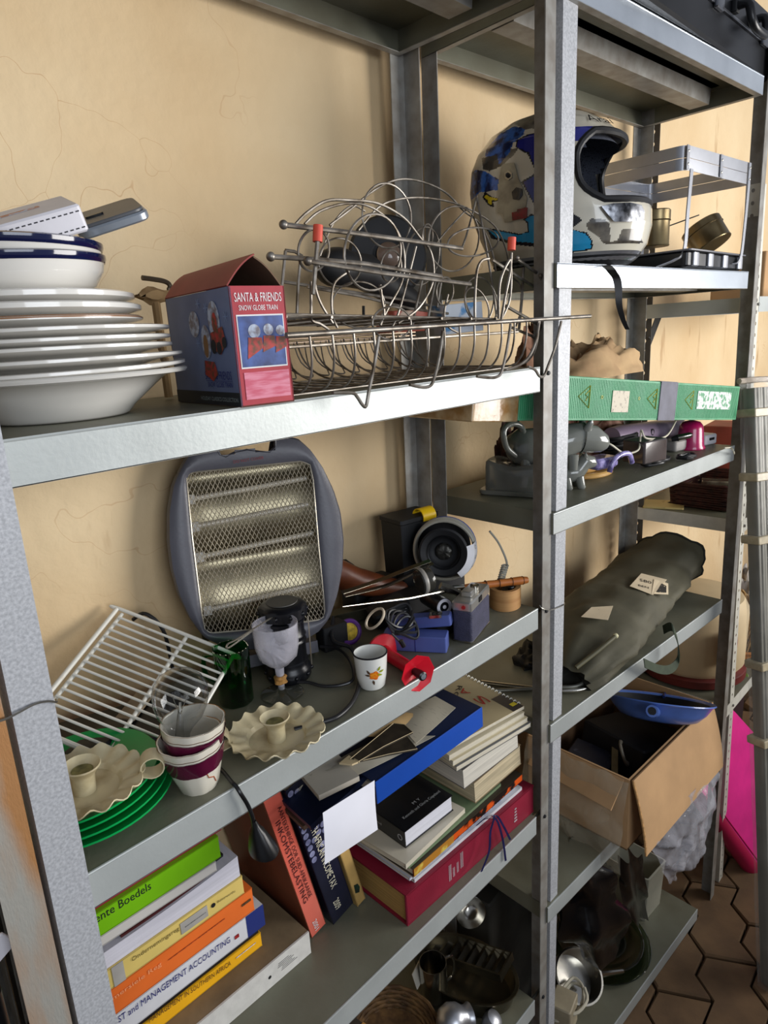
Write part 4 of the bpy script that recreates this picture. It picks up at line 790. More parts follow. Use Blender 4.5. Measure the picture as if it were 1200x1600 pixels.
# blue stapler / punch
BLP = mat('blue_plastic', (76, 90, 152), .4, 0, .1, 20, .05)
a = hZ(598, 1016, zb); b = hZ(698, 1021, zb); F = frame(a, b - a); L_ = (b - a).length
t = thing('hole_punch', 'blue plastic desk punch lying behind the red reel', 'punch', F)
MB(F).rbox((L_ / 2, .016, .014), (L_, .034, .028), .003).build('base', BLP, t); MB(F).box((L_ * .52, -.0012, .014), (.0012, .0012, .027)).build('joint_line', INKN, t)
F3 = F @ ROT((0, .028, .024), 0, -7, 0); MB(F3).rbox((L_ * .55, .012, .008), (L_ * 1.02, .024, .020), .004).build('lever', BLP, t); MB(F3).rbox((L_ * .83, .006, .0185), (.022, .016, .006), .001).build('metal_plate', STEEL, t)
for k in (0, .008): MB(F3).lathe([(.0028, .02), (.0028, .024), (0, .024)], 10, M=Matrix.Translation((L_ * .80 + k, .004, 0))).build('punch_pin', BLACKM, t)
# purple ring of tape
c = hZ(553, 1012, zb); F = Matrix.Translation(V((c.x + .01, c.y + .02, zb + .021))) @ V((-.3, -1, .35)).to_track_quat('Z', 'Y').to_matrix().to_4x4()
t = thing('purple_ring', 'purple plastic ring with yellow label behind the red reel', 'ring', F); MB(F).tube([(.019 * math.cos(a), .019 * math.sin(a), 0) for a in [i * math.pi / 16 for i in range(32)]], .0042, 8, closed=True).build('ring_body', mat('purple_plastic', (92, 44, 128), .4), t); MB(F).lathe([(0, -.002), (.0155, -.002), (.0155, .001), (0, .001)], 24, cap0=False, cap1=False).build('yellow_label', mat('yellow_label', (200, 168, 40), .6, 0, .3, 120), t)
# camera
a = hZ(705, 1000, zb); b = hZ(771, 985, zb); 
ca = hZ(742, 1002, zb); cb2 = hZ(771, 966, zb); cl = hZ(707, 990, zb); F = frame(ca, cb2 - ca)
t = thing('film_camera', 'silver and black film camera standing on end by the wooden ring', 'camera', F); LEA = mat('camera_leatherette', (62, 62, 84), .6, 0, .15, 60, .8, 500); L_ = .096; Wd = .036
MB(F).rbox((L_ / 2 - .012, Wd / 2, .029), (L_, Wd, .058), .005).build('camera_body', LEA, t)
MB(F).rbox((L_ / 2 - .012, Wd / 2, .002), (L_ + .001, Wd + .001, .004), .005).build('bottom_plate', STEEL, t); MB(F).rbox((L_ / 2 - .012, Wd / 2, .066), (L_ + .001, Wd + .001, .018), .005).build('top_plate', mat('satin_chrome', (196, 194, 188), .28, .8, .05, 30), t)
MB(F).rbox((.022, Wd / 2, .080), (.022, .020, .010), .003).build('viewfinder', mat('satin_chrome', (196, 194, 188)), t); MB(F).box((.030, -.0010, .068), (.014, .002, .009)).build('viewfinder_window', BLACKP, t); MB(F).lathe([(.008, 0), (.008, .007), (.006, .008), (0, .008)], 20, M=Matrix.Translation((.055, Wd / 2, .075))).build('dial', STEEL, t)
MB(F).lathe([(.0035, 0), (.0035, .002), (0, .002)], 12, M=Matrix.Translation((-.0125, .014, .066)) @ Matrix.Rotation(-math.pi / 2, 4, 'Y')).build('red_window', INKR, t)
MB(F).lathe([(.019, 0), (.019, .012), (.021, .013), (.021, .024), (.017, .026), (.015, .022), (0, .020)], 28, M=Matrix.Translation((.036, Wd, .028)) @ Matrix.Rotation(-math.pi / 2, 4, 'X')).build('lens', BLACKP, t)
# wooden oval ring dish
c = hZ(798, 950, zb); F = RZ(c + V((.008, .018, 0)), 30); t = thing('wooden_ring_dish', 'pale wooden oval ring with a black gadget inside', 'dish', F); WD = mat('pale_wood', (196, 152, 98), .5, 0, col2=(168, 120, 72), scale=6, thr=(.3, .7), stretch=(1, 1, 12))
MB(F).ring(loop(40, .037, .030), loop(40, .029, .022), .040).build('wood_wall', WD, t); MB(F).prism(loop(40, .030, .023), .003).build('wood_base', WD, t); MB(F).rbox((.0, -.004, .024), (.034, .02, .022), .004).build('black_insert', BLACKP, t); MB(F).ball((-.006, -.012, .038), .007, seg=12, rings=8).build('black_knob', BLACKP, t)
# wooden-handled knife
a = hY(722, 918, .085); b = hY(824, 906, .02); t = thing('table_knife', 'long carving steel with a turned orange wooden handle', 'knife', a); ORW = mat('orange_wood', (176, 104, 44), .45, 0, col2=(140, 76, 30), scale=10, thr=(.3, .7), stretch=(1, 1, 1))
d = (b - a); rr = [.0045, .006, .0068, .0062, .0072, .0068, .0074, .0070, .0078, .0082, .0060]; MB().tube([a + d * (i / 10) for i in range(11)], rr, 14).build('handle', ORW, t)
for f_ in (.35, .55, .75, .92): MB().tube([a + d * f_, a + d * (f_ + .006)], .0084, 14).build('handle_groove', mat('dark_groove', (70, 40, 20), .6), t)
e = hY(535, 948, .13); m_ = hY(640, 935, .11); MB().tube([a, m_, e], [.0035, .003, .001], 8).build('steel_rod', STEEL, t); MB().tube([hY(690, 920, .10), hY(724, 918, .083)], [.004, .006], 10).build('bolster', STEEL, t)
# tongs
t = thing('kitchen_tongs', 'bright steel tongs lying across the clutter toward the spool', 'tongs', hY(600, 900, .15)); 
for pts in ([(672, 876), (640, 888), (600, 904), (560, 918), (535, 926)], [(676, 880), (650, 893), (610, 913), (570, 924), (538, 931)]):
    pp = smooth_path([hY(x, y, .15 + .0006 * (672 - x) * .3) for x, y in pts], 4); rows = [[p + V((0, .003, .002)), p, p - V((0, .003, .002))] for p in pp]; MB().slab(rows, .0012).build('tong_arm', STEEL, t)
# spool / lamp with grey cable
c = hY(693, 863, .15); N_ = V((-.80, -.58, .14)).normalized(); F = Matrix.Translation(c) @ N_.to_track_quat('Z', 'Y').to_matrix().to_4x4()
t = thing('cable_reel', 'black drum wound with grey cable, a handwritten label on its side', 'reel', Matrix.Translation((c.x, c.y, zb)))
MB(F).lathe([(0, -.085), (.045, -.085), (.050, -.082), (.050, -.078), (.036, -.076), (.034, -.02), (.042, -.004), (.047, 0), (.048, .006), (.044, .008), (.034, .004), (.030, -.006), (.024, -.010), (.018, -.012), (0, -.014)], 44, cap0=False, cap1=False).build('drum', BLACKM, t)
MB(F).lathe([(0, -.0125), (.017, -.010), (.015, -.006), (.010, -.004), (0, -.004)], 28, cap0=False, cap1=False, fn=lambda r, z_, w: (r, z_ + .0008 * math.sin(7 * w + r * 900))).build('hub', mat('dull_metal_hub', (96, 94, 88), .35, .8, .5, 60), t)
MB(F).tube([(.031 * math.cos(a), .031 * math.sin(a), -.002) for a in [i * math.pi / 20 for i in range(40)]], .0015, 6, closed=True).build('inner_rim', BLACKP, t)
vs = []; rows = [[(.0492 * math.cos(math.radians(a)), .0492 * math.sin(math.radians(a)), z_) for a in range(-62, 40, 8)] for z_ in (.004, -.012, -.03)]
GC = mat('grey_flex', (176, 172, 158), .45, 0, .1, 20); BC = mat('blue_flex', (48, 78, 168), .4)
for i, (r, z_) in enumerate(((.050, -.022), (.052, -.028), (.050, -.034), (.053, -.040), (.051, -.046), (.053, -.052), (.050, -.058))):
    r += .008; MB(F).tube([(r * math.cos(a) * (1 + .01 * math.sin(3 * a + i)), r * math.sin(a), z_ + .002 * math.sin(2 * a + i)) for a in [k * math.pi / 20 for k in range(40)]], .0030, 6, closed=True).build('cable_turn', BC if i == 5 else GC, t)
_l = F.inverted().to_3x3() @ (CRT - CUP * .25); LA = math.atan2(_l.y, _l.x); lbm = MB(F @ Matrix.Rotation(LA, 4, 'Z')); rows = [[(rr_ * math.cos(math.radians(a)), rr_ * math.sin(math.radians(a)), z_) for a in range(-40, 36, 6)] for z_, rr_ in ((.010, .046), (.004, .0590), (-.030, .0640))]; lbm.grid(rows).build('paper_label', PAPER, t, recalc=False)
# letters on the label
q0 = hY(737, 896, .10)
for i, ch in enumerate('CERO'):
    a = math.radians(-30 + i * 17); p = V((.0625 * math.cos(a), .0625 * math.sin(a), -.010)); zdir = V((math.cos(a), math.sin(a), .15)).normalized(); xd = V((-math.sin(a), math.cos(a), 0)); yd = zdir.cross(xd); Mx = Matrix((xd, yd, zdir)).transposed().to_4x4(); Mx.translation = p
    text(ch, 'handwriting', INK, t, F @ Matrix.Rotation(LA, 4, 'Z') @ Mx, .008, .009)
MB().tube(smooth_path([hY(765, 830, .10), hY(780, 850, .09), hY(792, 880, .07), hY(786, 895, .06)], 6), .0022, 8).build('cable_end', GC, t)
mb = MB(); A_ = hY(789, 884, .065); B_ = hY(783, 905, .06)
for i in range(7): p = A_.lerp(B_, i / 6); mb.tube([p + V((.006 * math.cos(a), .006 * math.sin(a), 0)) for a in [k * math.pi / 6 for k in range(12)]], .0018, 5, closed=True)
mb.build('strain_relief', GC, t)
# black bin with yellow handle
c0 = hY(600, 905, .30); F = RZ((.835, .262, zb), -8); t = thing('black_bin', 'tall black plastic bin with a yellow handle grip against the wall', 'bin', F)
bw = .098; mb = MB(F); rows = []
for z_, k in ((0, .9), (.155, .98), (.157, 1.03), (.165, 1.03)): rows.append([(bw / 2 * k * a, .036 * k * b, z_) for a, b in ((-1, -.9), (-.9, -1), (.9, -1), (1, -.9), (1, .9), (.9, 1), (-.9, 1), (-1, .9))])
mb.grid(rows, closed=True); mb.add(rows[-1], [tuple(range(8))]); mb.add(rows[0], [tuple(range(7, -1, -1))]); mb.build('bin_body', BLACKM, t)
YL = mat('yellow_plastic', (240, 196, 20), .35, 0, .06, 20); rows = [[(.005 + .034 * u, -.041 + .018 * (1 - math.cos(math.radians(a))), .160 + .018 * math.sin(math.radians(a))) for u in (0, .33, .66, 1)] for a in range(-20, 181, 14)]
MB(F).slab(rows, .002).build('handle_grip', YL, t)
# brown wooden/leather piece left behind
t = thing('leather_holster', 'brown leather and wood grip piece lying against the wall by the heater', 'holster', hZ(570, 930, zb)); LE = mat('brown_leather', (116, 60, 32), .4, 0, col2=(74, 38, 22), scale=16, thr=(.3, .7), bump=.3, bscale=60)
MB().tube(smooth_path([hY(520, 890, .27), hY(548, 905, .26), hY(590, 915, .245), hY(622, 920, .235), hY(634, 924, .23)], 5), [.024, .025, .026, .027, .027, .027, .026, .026, .025, .024, .023, .022, .021, .020, .019, .018, .017, .016, .014, .010, .006][:21], 14).build('leather_body', LE, t)
MB().tube([hY(536, 882, .28), hY(545, 890, .28)], [.012, .014], 12).build('black_end', BLACKM, t)
# clear cap / jar nozzle, chrome fitting
F = Matrix.Translation(hY(666, 905, .11)) @ V((1, -.35, .12)).to_track_quat('Z', 'Y').to_matrix().to_4x4(); t = thing('jar_lid', 'smoky clear round cap standing on edge before the reel', 'cap', F)
MB(F).lathe([(0, -.016), (.021, -.016), (.023, -.012), (.023, .004), (.021, .008), (.012, .010), (0, .010)], 28, cap0=False, cap1=False).build('cap_body', mat('smoky_cap', (70, 68, 62), .12, 0, .2, 20, trans=.4), t); MB(F).lathe([(.0235, -.014), (.025, -.012), (.025, -.008), (.0235, -.006)], 28, closed=True).build('cap_rim', mat('pale_rim', (150, 146, 138), .3), t)
a = hY(675, 925, .09); o = MB().tube([hY(688, 915, .10), hY(702, 921, .09), hY(712, 925, .08), hY(722, 930, .075)], [.007, .009, .006, .008], 6).build('hex_fitting', STEEL); tag(o, 'small hexagonal metal fitting by the knife handle', 'fitting')
# torch head with white ring
c = hY(694, 948, .065); F = Matrix.Translation(c) @ V((-.35, -.92, .05)).to_track_quat('Z', 'Y').to_matrix().to_4x4(); t = thing('torch', 'black cylinder torch with a white ring end next to the camera', 'torch', Matrix.Translation((c.x, c.y, zb)))
MB(F).lathe([(0, -.07), (.013, -.07), (.0145, -.066), (.0155, -.002), (.0155, 0), (0, -.001)], 28, cap0=False, cap1=False).build('torch_body', BLACKP, t); MB(F).lathe([(.009, 0), (.0145, .0), (.0145, .0015), (.009, .0015)], 28, closed=True).build('white_ring', WHP, t); MB(F).lathe([(0, .0005), (.0035, .001), (.0035, .002), (0, .0025)], 14, cap0=False, cap1=False).build('centre_dot', WHP, t)
MB().rbox((c.x, c.y + .03, zb + .012), (.05, .07, .024), .004).build('torch_base', BLACKM, t)
# adapter bundle
t = thing('cable_bundle', 'black adapter and its cable bundled with a cream band on the clutter', 'adapter', hZ(610, 985, zb)); a = hZ(612, 985, zb)
MB(ROT((a.x + .015, a.y + .02, zb + .028), 10, -12, -20)).rbox((0, 0, .0), (.075, .045, .03), .008).build('adapter_body', BLACKM, t); MB(ROT((a.x + .015, a.y - .006, zb + .03), 10, -12, -20)).rbox((.01, -.0, .0), (.014, .002, .006), .001).build('label', PAPER, t)
for i in range(6):
    c = hY(620, 950, .09); MB().tube([c + V((.030 * math.cos(w) * (1 - .05 * i), .015 * math.sin(w) - .004 * i, .012 * math.sin(w) + .006 * math.cos(w * 2 + i) - .004 * i - .012)) for w in [k * math.pi / 12 for k in range(24)]], .0024, 6, closed=True).build('cable_coil', RC, t)
c = hY(592, 958, .07); MB().tube([c + V((.008 * math.cos(w), .02 * math.sin(w) + .01, .017 * math.cos(w + .6) - .012)) for w in [k * math.pi / 12 for k in range(24)]], .0022, 6, closed=True).build('cream_band', mat('cream_rubber', (206, 190, 166), .5), t)
MB().tube(smooth_path([hY(612, 990, .05), hY(625, 1003, .04), hY(632, 1008, .035)], 4), .002, 6).build('jack_lead', RC, t); MB().tube([hY(626, 1001, .038), hY(631, 1010, .036)], .004, 8).build('jack', BLACKP, t)
o = MB(RZ(hZ(552, 968, zb), -20)).rbox((0, 0, .012), (.13, .03, .022), .002).build('metal_channel', mat('dull_metal_box', (110, 108, 88), .3, .7, .3, 14)); tag(o, 'dull metal channel lying behind the purple ring', 'channel')
o = MB(ROT(hZ(674, 985, zb + .001), 0, 0, 40)).rbox((0, 0, .014), (.03, .024, .028), .006).build('teal_eraser', mat('teal_plastic', (20, 112, 108), .4)); tag(o, 'small teal plastic block between stapler and torch', 'block')
for i, (px, py, sx, sy, sz, rz, lb) in enumerate(((640, 960, .12, .06, .035, -15, 'dark flat case under the coiled adapter cable'), (700, 925, .10, .05, .04, -10, 'black box under the knife blade'), (590, 945, .11, .05, .05, -5, 'black pouch lying behind the coiled adapter'))):
    c = hZ(px, py, zb); o = MB(RZ((c.x, c.y + .02, zb), rz)).rbox((0, 0, sz / 2), (sx, sy, sz), .008).build('black_case', mat('dusty_black', (34, 34, 36))); tag(o, lb, 'case')
# ================================================================ SHELF C (books), near bay
def prints(t, F, items):
    for body, m, x, z_, w, h in items: text(body, 'title_print', m, t, F @ Matrix.Translation((x, -.0006, z_)) @ FX, w, h)
def book(name, label, F, L, D, T, cov, spm=None, group=None, pg=None, cover_t=.0012, parts=True, inset=.003):
    """lying book: x along the spine (front), y into the shelf, z thickness"""
    t = thing(name, label, 'book' if name in ('book', 'paperback', 'textbook') else name.split('_')[-1], F, group); c = cover_t
    MB(F).box((L / 2, D / 2, T - c / 2), (L, D, c)).build('cover', cov, t); MB(F).box((L / 2, D / 2, c / 2), (L, D, c)).build('cover', cov, t)
    if spm is not False: MB(F).rbox((L / 2, c, T / 2), (L, c * 2, T - .0002), c * .9).build('spine', spm or cov, t)
    MB(F).box((L / 2, D / 2 + (c if spm is not False else 0), T / 2), (L - inset * 2, D - c * 2 - inset, T - 2 * c - .0002)).build('page_block', pg or PAGES, t)
    return t
def bk(col, r=.4, v=.06, sc=12): return mat('cover_%d_%d_%d' % col, col, r, 0, v, sc, coat=.15)
zc_ = zC + .0006
# white laminated board under the left stack
F = Matrix.Translation((-.10, .108, zc_)); t = thing('laminated_board', 'white-edged dusty board lying on the lower shelf under the left stack of books', 'board', F)
BT = .043; LAMW = mat('white_laminate_edge', (206, 204, 198), .5, 0, .06, 60, .08, 300)
MB(F).box((.478 / 2, .0015, BT / 2), (.478, .003, BT)).build('laminate_edge', LAMW, t); MB(F).box((.478 / 2, .096, BT / 2), (.478, .186, BT - .001)).build('board_core', mat('dusty_brown_board', (132, 112, 84), .8, 0, .2, 12, .2, 90), t)
MB(F).tube([(.396, -.0002, .020), (.396, .0005, .020)], .003, 12).build('screw_hole', BLACKM, t)
GI = mat('faint_grey_print', (120, 120, 118), .7); 
for k in range(6): MB(F).box((.424 + .002 * k, -.0004, .031 - k * .0032), (.020 + .006 * (k % 3), .0003, .0009)).build('label_line', GI, t)
# left stack
ys = .145
def level(right_px, spine_y, zlo, L, D, T, name, lb, cov, spm=None, grp='textbooks stacked on the white-edged board', **k):
    xr = hY(right_px[0], right_px[1], spine_y).x; F = Matrix.Translation((xr - L, spine_y, zlo)); return book(name, lb, F, L, D, T, cov, spm, grp, **k), F
zz = zc_ + BT + .0004; st = []
def sp(px, py): return hY(130 + px / 3.243, 1280 + py / 3.243, ys - .001)
def stx(t, body, a, b, h, m, y=None, name='title_print'):
    A, B = sp(*a), sp(*b); xd = (B - A).normalized()
    if body.startswith('~'):   # worn print too blurred to read
        MB(Matrix.Translation((A.x, ys - .0012, (A.z + B.z) / 2 + h / 2))).box(((B.x - A.x) / 2, 0, 0), (B.x - A.x, .0003, h)).build(name, mat('blurred_' + m.name, [int(255 * x ** (1 / 2.2)) for x in m.node_tree.nodes['Principled BSDF'].inputs['Base Color'].links[0].from_node.color_ramp.elements[1].color[:3]], .6, 0, .35, 400), t); return
    F_ = frame(A, (xd.x, 0, xd.z), (0, -1, 0)); F_.translation = V((A.x, ys - .0012, A.z)); text(body, name, m, t, F_, (B - A).length, h)
YEL = bk((238, 176, 28)); t, F = level((409, 1470), ys, zz, .245, .17, .026, 'textbook', 'yellow-spined textbook at the bottom of the left stack, on the board', YEL); stx(t, 'MANAGEMENT IN SOUTHERN AFRICA', (335, 1032), (748, 738), .0085, mat('brown_ink', (90, 60, 30), .6)); stx(t, '~', (775, 705), (875, 628), .0015, INKW, name='author_print')
BKB = bk((22, 22, 26)); zz += .0265; t, F = level((404, 1455), ys + .002, zz, .24, .17, .007, 'textbook', 'thin black book between the yellow and the white textbooks', BKB)
zz += .0075; WHC = bk((214, 214, 218)); t, F = level((412, 1428), ys, zz, .262, .18, .040, 'textbook', 'white textbook with a blue spine end, third from the bottom', WHC); stx(t, 'ST and MANAGEMENT ACCOUNTING', (180, 1032), (745, 622), .0105, INKN)
MB(F).box((.262 - .016, -.0002, .020), (.033, .0006, .0398)).build('blue_spine_end', bk((36, 50, 118)), t); stx(t, '~', (770, 615), (790, 590), .006, INKR, name='side_print')
zz += .0405; ORC = bk((232, 112, 44)); t, F = level((394, 1390), ys, zz, .25, .175, .042, 'textbook', 'orange textbook in the middle of the left stack', ORC); stx(t, 'mersiele Reg', (150, 925), (398, 745), .009, mat('pale_orange_ink', (240, 160, 110), .6)); stx(t, '~', (430, 700), (720, 520), .0014, mat('dark_orange_ink', (190, 80, 30), .6), name='small_print'); stx(t, '~', (805, 445), (850, 410), .004, mat('brown_ink', (90, 60, 30)), name='mark_print')
zz += .0425; LYC = bk((222, 196, 112)); t, F = level((380, 1380), ys, zz, .24, .175, .032, 'textbook', 'pale yellow textbook lying on the orange one', LYC); stx(t, 'Ondernemingsreg', (248, 728), (487, 566), .0085, mat('olive_ink', (96, 84, 40), .6)); 
A = sp(495, 560); B = sp(632, 470); MB(Matrix.Translation((A.x, ys - .0010, zz + .016))).box(((B.x - A.x) / 2, 0, 0), (B.x - A.x, .0004, .019)).build('grey_sticker', mat('grey_sticker', (168, 164, 158), .5), t); A = sp(150, 760); MB(Matrix.Translation((A.x, ys - .0010, zz + .016))).box((.006, 0, 0), (.016, .0004, .0315)).build('grey_sticker', mat('grey_sticker', (168, 164, 158)), t)
stx(t, '~', (515, 545), (622, 478), .0016, GI, name='sticker_print'); A = sp(660, 436); MB(Matrix.Translation((A.x, ys - .0009, A.z)) @ FX).prism(loop(16, .0035), .0004).build('round_logo', INK, t); stx(t, 'Butterworths', (680, 425), (770, 368), .004, mat('olive_ink', (96, 84, 40)), name='mark_print')
zz += .0325; 
# curled stack of loose white paper
def paper_stack(xr, yf, z0, L, D, T, lb, lift=.010, name='paper_pad'):
    F = Matrix.Translation((xr - L, yf, z0)); rows = []
    t = thing(name, lb, 'paper', F); mb = MB(F); nx = 12
    top = [[(L * i / nx, D * j / 6, T + lift * (i / nx) ** 3) for i in range(nx + 1)] for j in range(7)]; bot = [[(L * i / nx, D * j / 6, 0) for i in range(nx + 1)] for j in range(7)]
    mb.grid(top); mb.grid(bot[::-1]); mb.grid([bot[0], top[0]]); mb.grid([top[6], bot[6]]); mb.grid([[r[nx] for r in bot], [r[nx] for r in top]]); mb.grid([[r[0] for r in top], [r[0] for r in bot]])
    mb.build('sheets', mat('paper_edges', (214, 212, 222), .85, 0, .08, 4, .3, 60, stretch=(1, 1, 60)), t); return t
paper_stack(.290, ys + .002, zz, .25, .17, .026, 'thick pad of white paper with a curled corner above the pale yellow book', .010); zz += .027
t, F = level((340, 1362), ys + .006, zz, .15, .15, .004, 'textbook', 'thin dark maroon booklet between the white paper and the cream book', bk((84, 34, 34))); zz += .0045
t, F = level((352, 1357), ys + .02, zz, .2, .14, .007, 'textbook', 'black booklet between the white paper and the cream book', BKB); zz += .0075
F = ROT((.258 - .24, ys, zz + .0005), 0, .6, 0); t = book('textbook', 'cream-paged book with a white spine just under the green book', F, .235, .17, .016, bk((206, 202, 196)), None, 'textbooks stacked on the white-edged board'); zz += .017
F = Matrix.Translation((.262 - .25, ys - .001, zz)); t = book('textbook', 'bright green textbook lying near the top of the left stack', F, .25, .17, .036, bk((122, 190, 26), .25), None, 'textbooks stacked on the white-edged board'); stx(t, 'ente Boedels', (64, 528), (345, 352), .0125, INK); zz += .0365
F = Matrix.Translation((.272 - .25, ys + .006, zz)); t = book('textbook', 'thin red book on top of the green textbook', F, .25, .17, .007, bk((170, 30, 60)), None, 'textbooks stacked on the white-edged board')
# upright leaning tax books
def upright(name, lb, x0, T, H, D, y, lean, cov, spm, prn, extra=None, pg=None):
    """leans to the left at the top; local x runs DOWN the spine, z to the right"""
    a = math.radians(lean); down = V((math.sin(a), 0, -math.cos(a))); right = V((math.cos(a), 0, math.sin(a)))
    top = V((x0, y, zc_ + .0004)) - down * H; F = frame(top, down, right)   # y = z cross x
    if (F.to_3x3() @ V((0, 1, 0))).y < 0: print('flip')
    t = book(name, lb, F, H, D, T, cov, spm, 'tax books leaning beside the board', pg=pg)
    for body, m, x, zz_, w, h in prn: text(body, 'title_print', m, t, F @ Matrix.Translation((x, -.0008, zz_)) @ FX, w, h)
    return t, F
PINK = mat('pink_spine', (226, 116, 98), .35, 0, col2=(206, 84, 66), scale=6, thr=(.3, .7), coat=.2); BRC = mat('brown_red_cover', (128, 66, 44), .4, 0, .2, 8)
INKD = mat('dark_red_brown_ink', (70, 22, 26), .6)
t, F = upright('textbook', 'pink-spined tax book with a brown cover leaning beside the white-edged board', .396, .033, .315, .20, .128, 11.5, BRC, PINK, [('AANTEKENINGE OOR SUID-AFRIKAANSE', INKD, .030, .0185, .205, .0075), ('INKOMSTEBELASTING', INKD, .052, .007, .185, .0095), ('2001', INKW, .285, .010, .022, .009)])
NAV = mat('navy_spine', (26, 28, 48), .3, 0, .2, 10, coat=.2); WI = mat('cream_ink', (220, 214, 190), .5)
t, F = upright('textbook', 'navy tax book dated 2009 with pale beads printed on its spine', .4385, .049, .315, .20, .120, 12.5, NAV, NAV, [('NOTES ON SOUTH AFRICAN INCOME TAX', WI, .012, .018, .232, .0135), ('2009', WI, .270, .0125, .022, .013)])
BD = mat('bead_print', (150, 152, 186), .4, 0, col2=(84, 86, 116), scale=60, thr=(.3, .7))
for i in range(12):
    for j in range(4):
        if (j in (1,) and i % 2): continue
        x = .010 + i * .0135 + (j % 2) * .006; z_ = .007 + j * .0118
        if .013 < z_ < .034 and random.random() < .45: continue
        MB(F @ Matrix.Translation((x, -.00035, z_)) @ FX).prism(loop(14, .0056), .0003).build('bead_print', BD, t)
t, F = upright('textbook', 'slim tan book leaning behind the hanging white sheet', .4925, .020, .29, .17, .116, 12.5, mat('tan_cover', (196, 160, 96), .5), mat('tan_cover', (196, 160, 96)), [])
MB(F @ Matrix.Translation((.252, -.0005, .010)) @ FX).prism([(-.012, -.004), (.006, -.006), (.012, .002), (.002, .006), (-.008, .004)], .0003).build('emblem_print', mat('emblem_dark', (30, 60, 44), .5, 0, col2=(26, 20, 20), scale=200), t)
# maroon volume
A = V((.521, .021, zc_)); B = V((.905, .013, zc_)); F = frame(A, B - A); MRC = mat('maroon_cloth', (132, 24, 48), .5, 0, .15, 10, .15, 400); t = book('book', 'large maroon hardback lying at the bottom of the right pile', F, .384, .235, .064, MRC, None, None, mat('yellowed_page_block', (188, 150, 84), .85, 0, .2, 5, .5, 60, stretch=(1, 1, 120)), cover_t=.003, inset=.005)
WP = mat('pale_foil', (206, 196, 200), .4, .3)
for k, (w, h) in enumerate(((.004, .034), (.003, .020), (.003, .022), (.0045, .034))): text('BUTTERWORTHS'[:4 + 2 * (k % 2)] if 0 else 'III', 'foil_print', WP, t, F @ Matrix.Translation((.110 + .011 * k, -.0006, .016 + .002 * k)) @ FX @ Matrix.Rotation(0, 4, 'Z'), w * 1.6, h)
for k in range(5): MB(F).box((.318 + .0 * k, -.0007, .018 + .007 * k), (.010 - .001 * k, .0004, .0032)).build('foil_print', WP, t)
ztop = zc_ + .0645
mg = []
for k, (dx, dy, lb, c, T) in enumerate(((.03, .010, 'white magazine lying directly on the maroon hardback', (206, 206, 210), .007), (.022, .014, 'blue-lettered white magazine second above the maroon hardback', (196, 200, 212), .006), (.026, .008, 'thin grey-white magazine third above the maroon hardback', (214, 210, 204), .005))):
    F = RZ((.521 + dx, .018 + dy, ztop), -1 + k); t = book('magazine', lb, F, .325, .21, T, bk(c), None, 'magazines between the maroon hardback and the black book', cover_t=.0005, inset=.001); ztop += T + .0003
    if k == 1: MB(F).box((.17, -.0008, T / 2), (.20, .0004, T * .5)).build('blue_title_band', mat('blue_band', (56, 84, 160), .5, 0, col2=(190, 196, 210), scale=140, thr=(.45, .5)), t)
F = RZ((.545, .024, ztop), 0); TG = mat('tiger_orange', (214, 84, 24), .4, 0, col2=(24, 16, 12), scale=26, thr=(.44, .5)); GD = mat('gold_spine', (190, 130, 50), .35, .2, col2=(226, 200, 90), scale=30, thr=(.42, .5))
t = book('magazine', 'thick catalogue with gold and orange-black spine in the right pile', F, .335, .20, .016, bk((60, 50, 40)), TG, None); MB(F).box((.055, -.0008, .008), (.108, .0006, .0155)).build('gold_spine_half', GD, t); ztop += .0165
F = RZ((.540, .03, ztop), 1); t = book('magazine', 'green-edged booklet under the cream magazine', F, .28, .19, .006, bk((110, 128, 96)), None, None, cover_t=.0006); ztop += .0063
F = RZ((.532, .028, ztop), 3); t = book('magazine', 'cream magazine with a red mark under the black book', F, .175, .19, .010, bk((206, 198, 178)), None, None, cover_t=.0006); MB(F).box((.07, .05, .0104), (.02, .003, .0004), ROT((0, 0, 0), 0, 0, 0)).build('red_mark', INKR, t); ztop += .0105
zbk = ztop
# black book, spine to the left
F = ROT((.558, .052, zbk + .0006), 0, -2.0, -3); BKC = mat('black_cover', (26, 28, 32), .3, 0, .3, 6, coat=.3); t = thing('book', 'black-covered book with white pages under the blue binder', 'book', F); Lb_, Db, Tb = .125, .18, .034
MB(F).box((Lb_ / 2, Db / 2, Tb - .0008), (Lb_, Db, .0016)).build('cover', BKC, t); MB(F).box((Lb_ / 2, Db / 2, .0008), (Lb_, Db, .0016)).build('cover', BKC, t); MB(F).box((.0008, Db / 2, Tb / 2), (.0016, Db, Tb)).build('spine', BKC, t); MB(F).box((Lb_ / 2 + .0, Db / 2, Tb / 2), (Lb_ - .004, Db - .004, Tb - .0034)).build('page_block', mat('white_page_block', (216, 216, 224), .85, 0, .06, 5, .3, 60, stretch=(1, 1, 100)), t)
GW = mat('grey_white_ink', (170, 172, 172), .5); Tm = F @ Matrix.Translation((.022, .020, Tb + .0002)); text('Kenneth and Gloria Copeland', 'author_print', GW, t, Tm, .095, .0085); text('M Y', 'title_print', GW, t, F @ Matrix.Translation((.06, .036, Tb + .0002)), .018, .006)
SPL = F @ Matrix.Translation((-.0003, Db - .02, .012)) @ Matrix(((0, 0, -1, 0), (-1, 0, 0, 0), (0, 1, 0, 0), (0, 0, 0, 1))); text('Kenneth Copeland', 'spine_print', GW, t, SPL, .10, .007); MB(F @ Matrix.Translation((-.0004, .012, .017)) @ Matrix(((0, 0, -1, 0), (-1, 0, 0, 0), (0, 1, 0, 0), (0, 0, 0, 1)))).ring(loop(18, .006), loop(18, .0042), .0003).build('logo_print', GW, t)
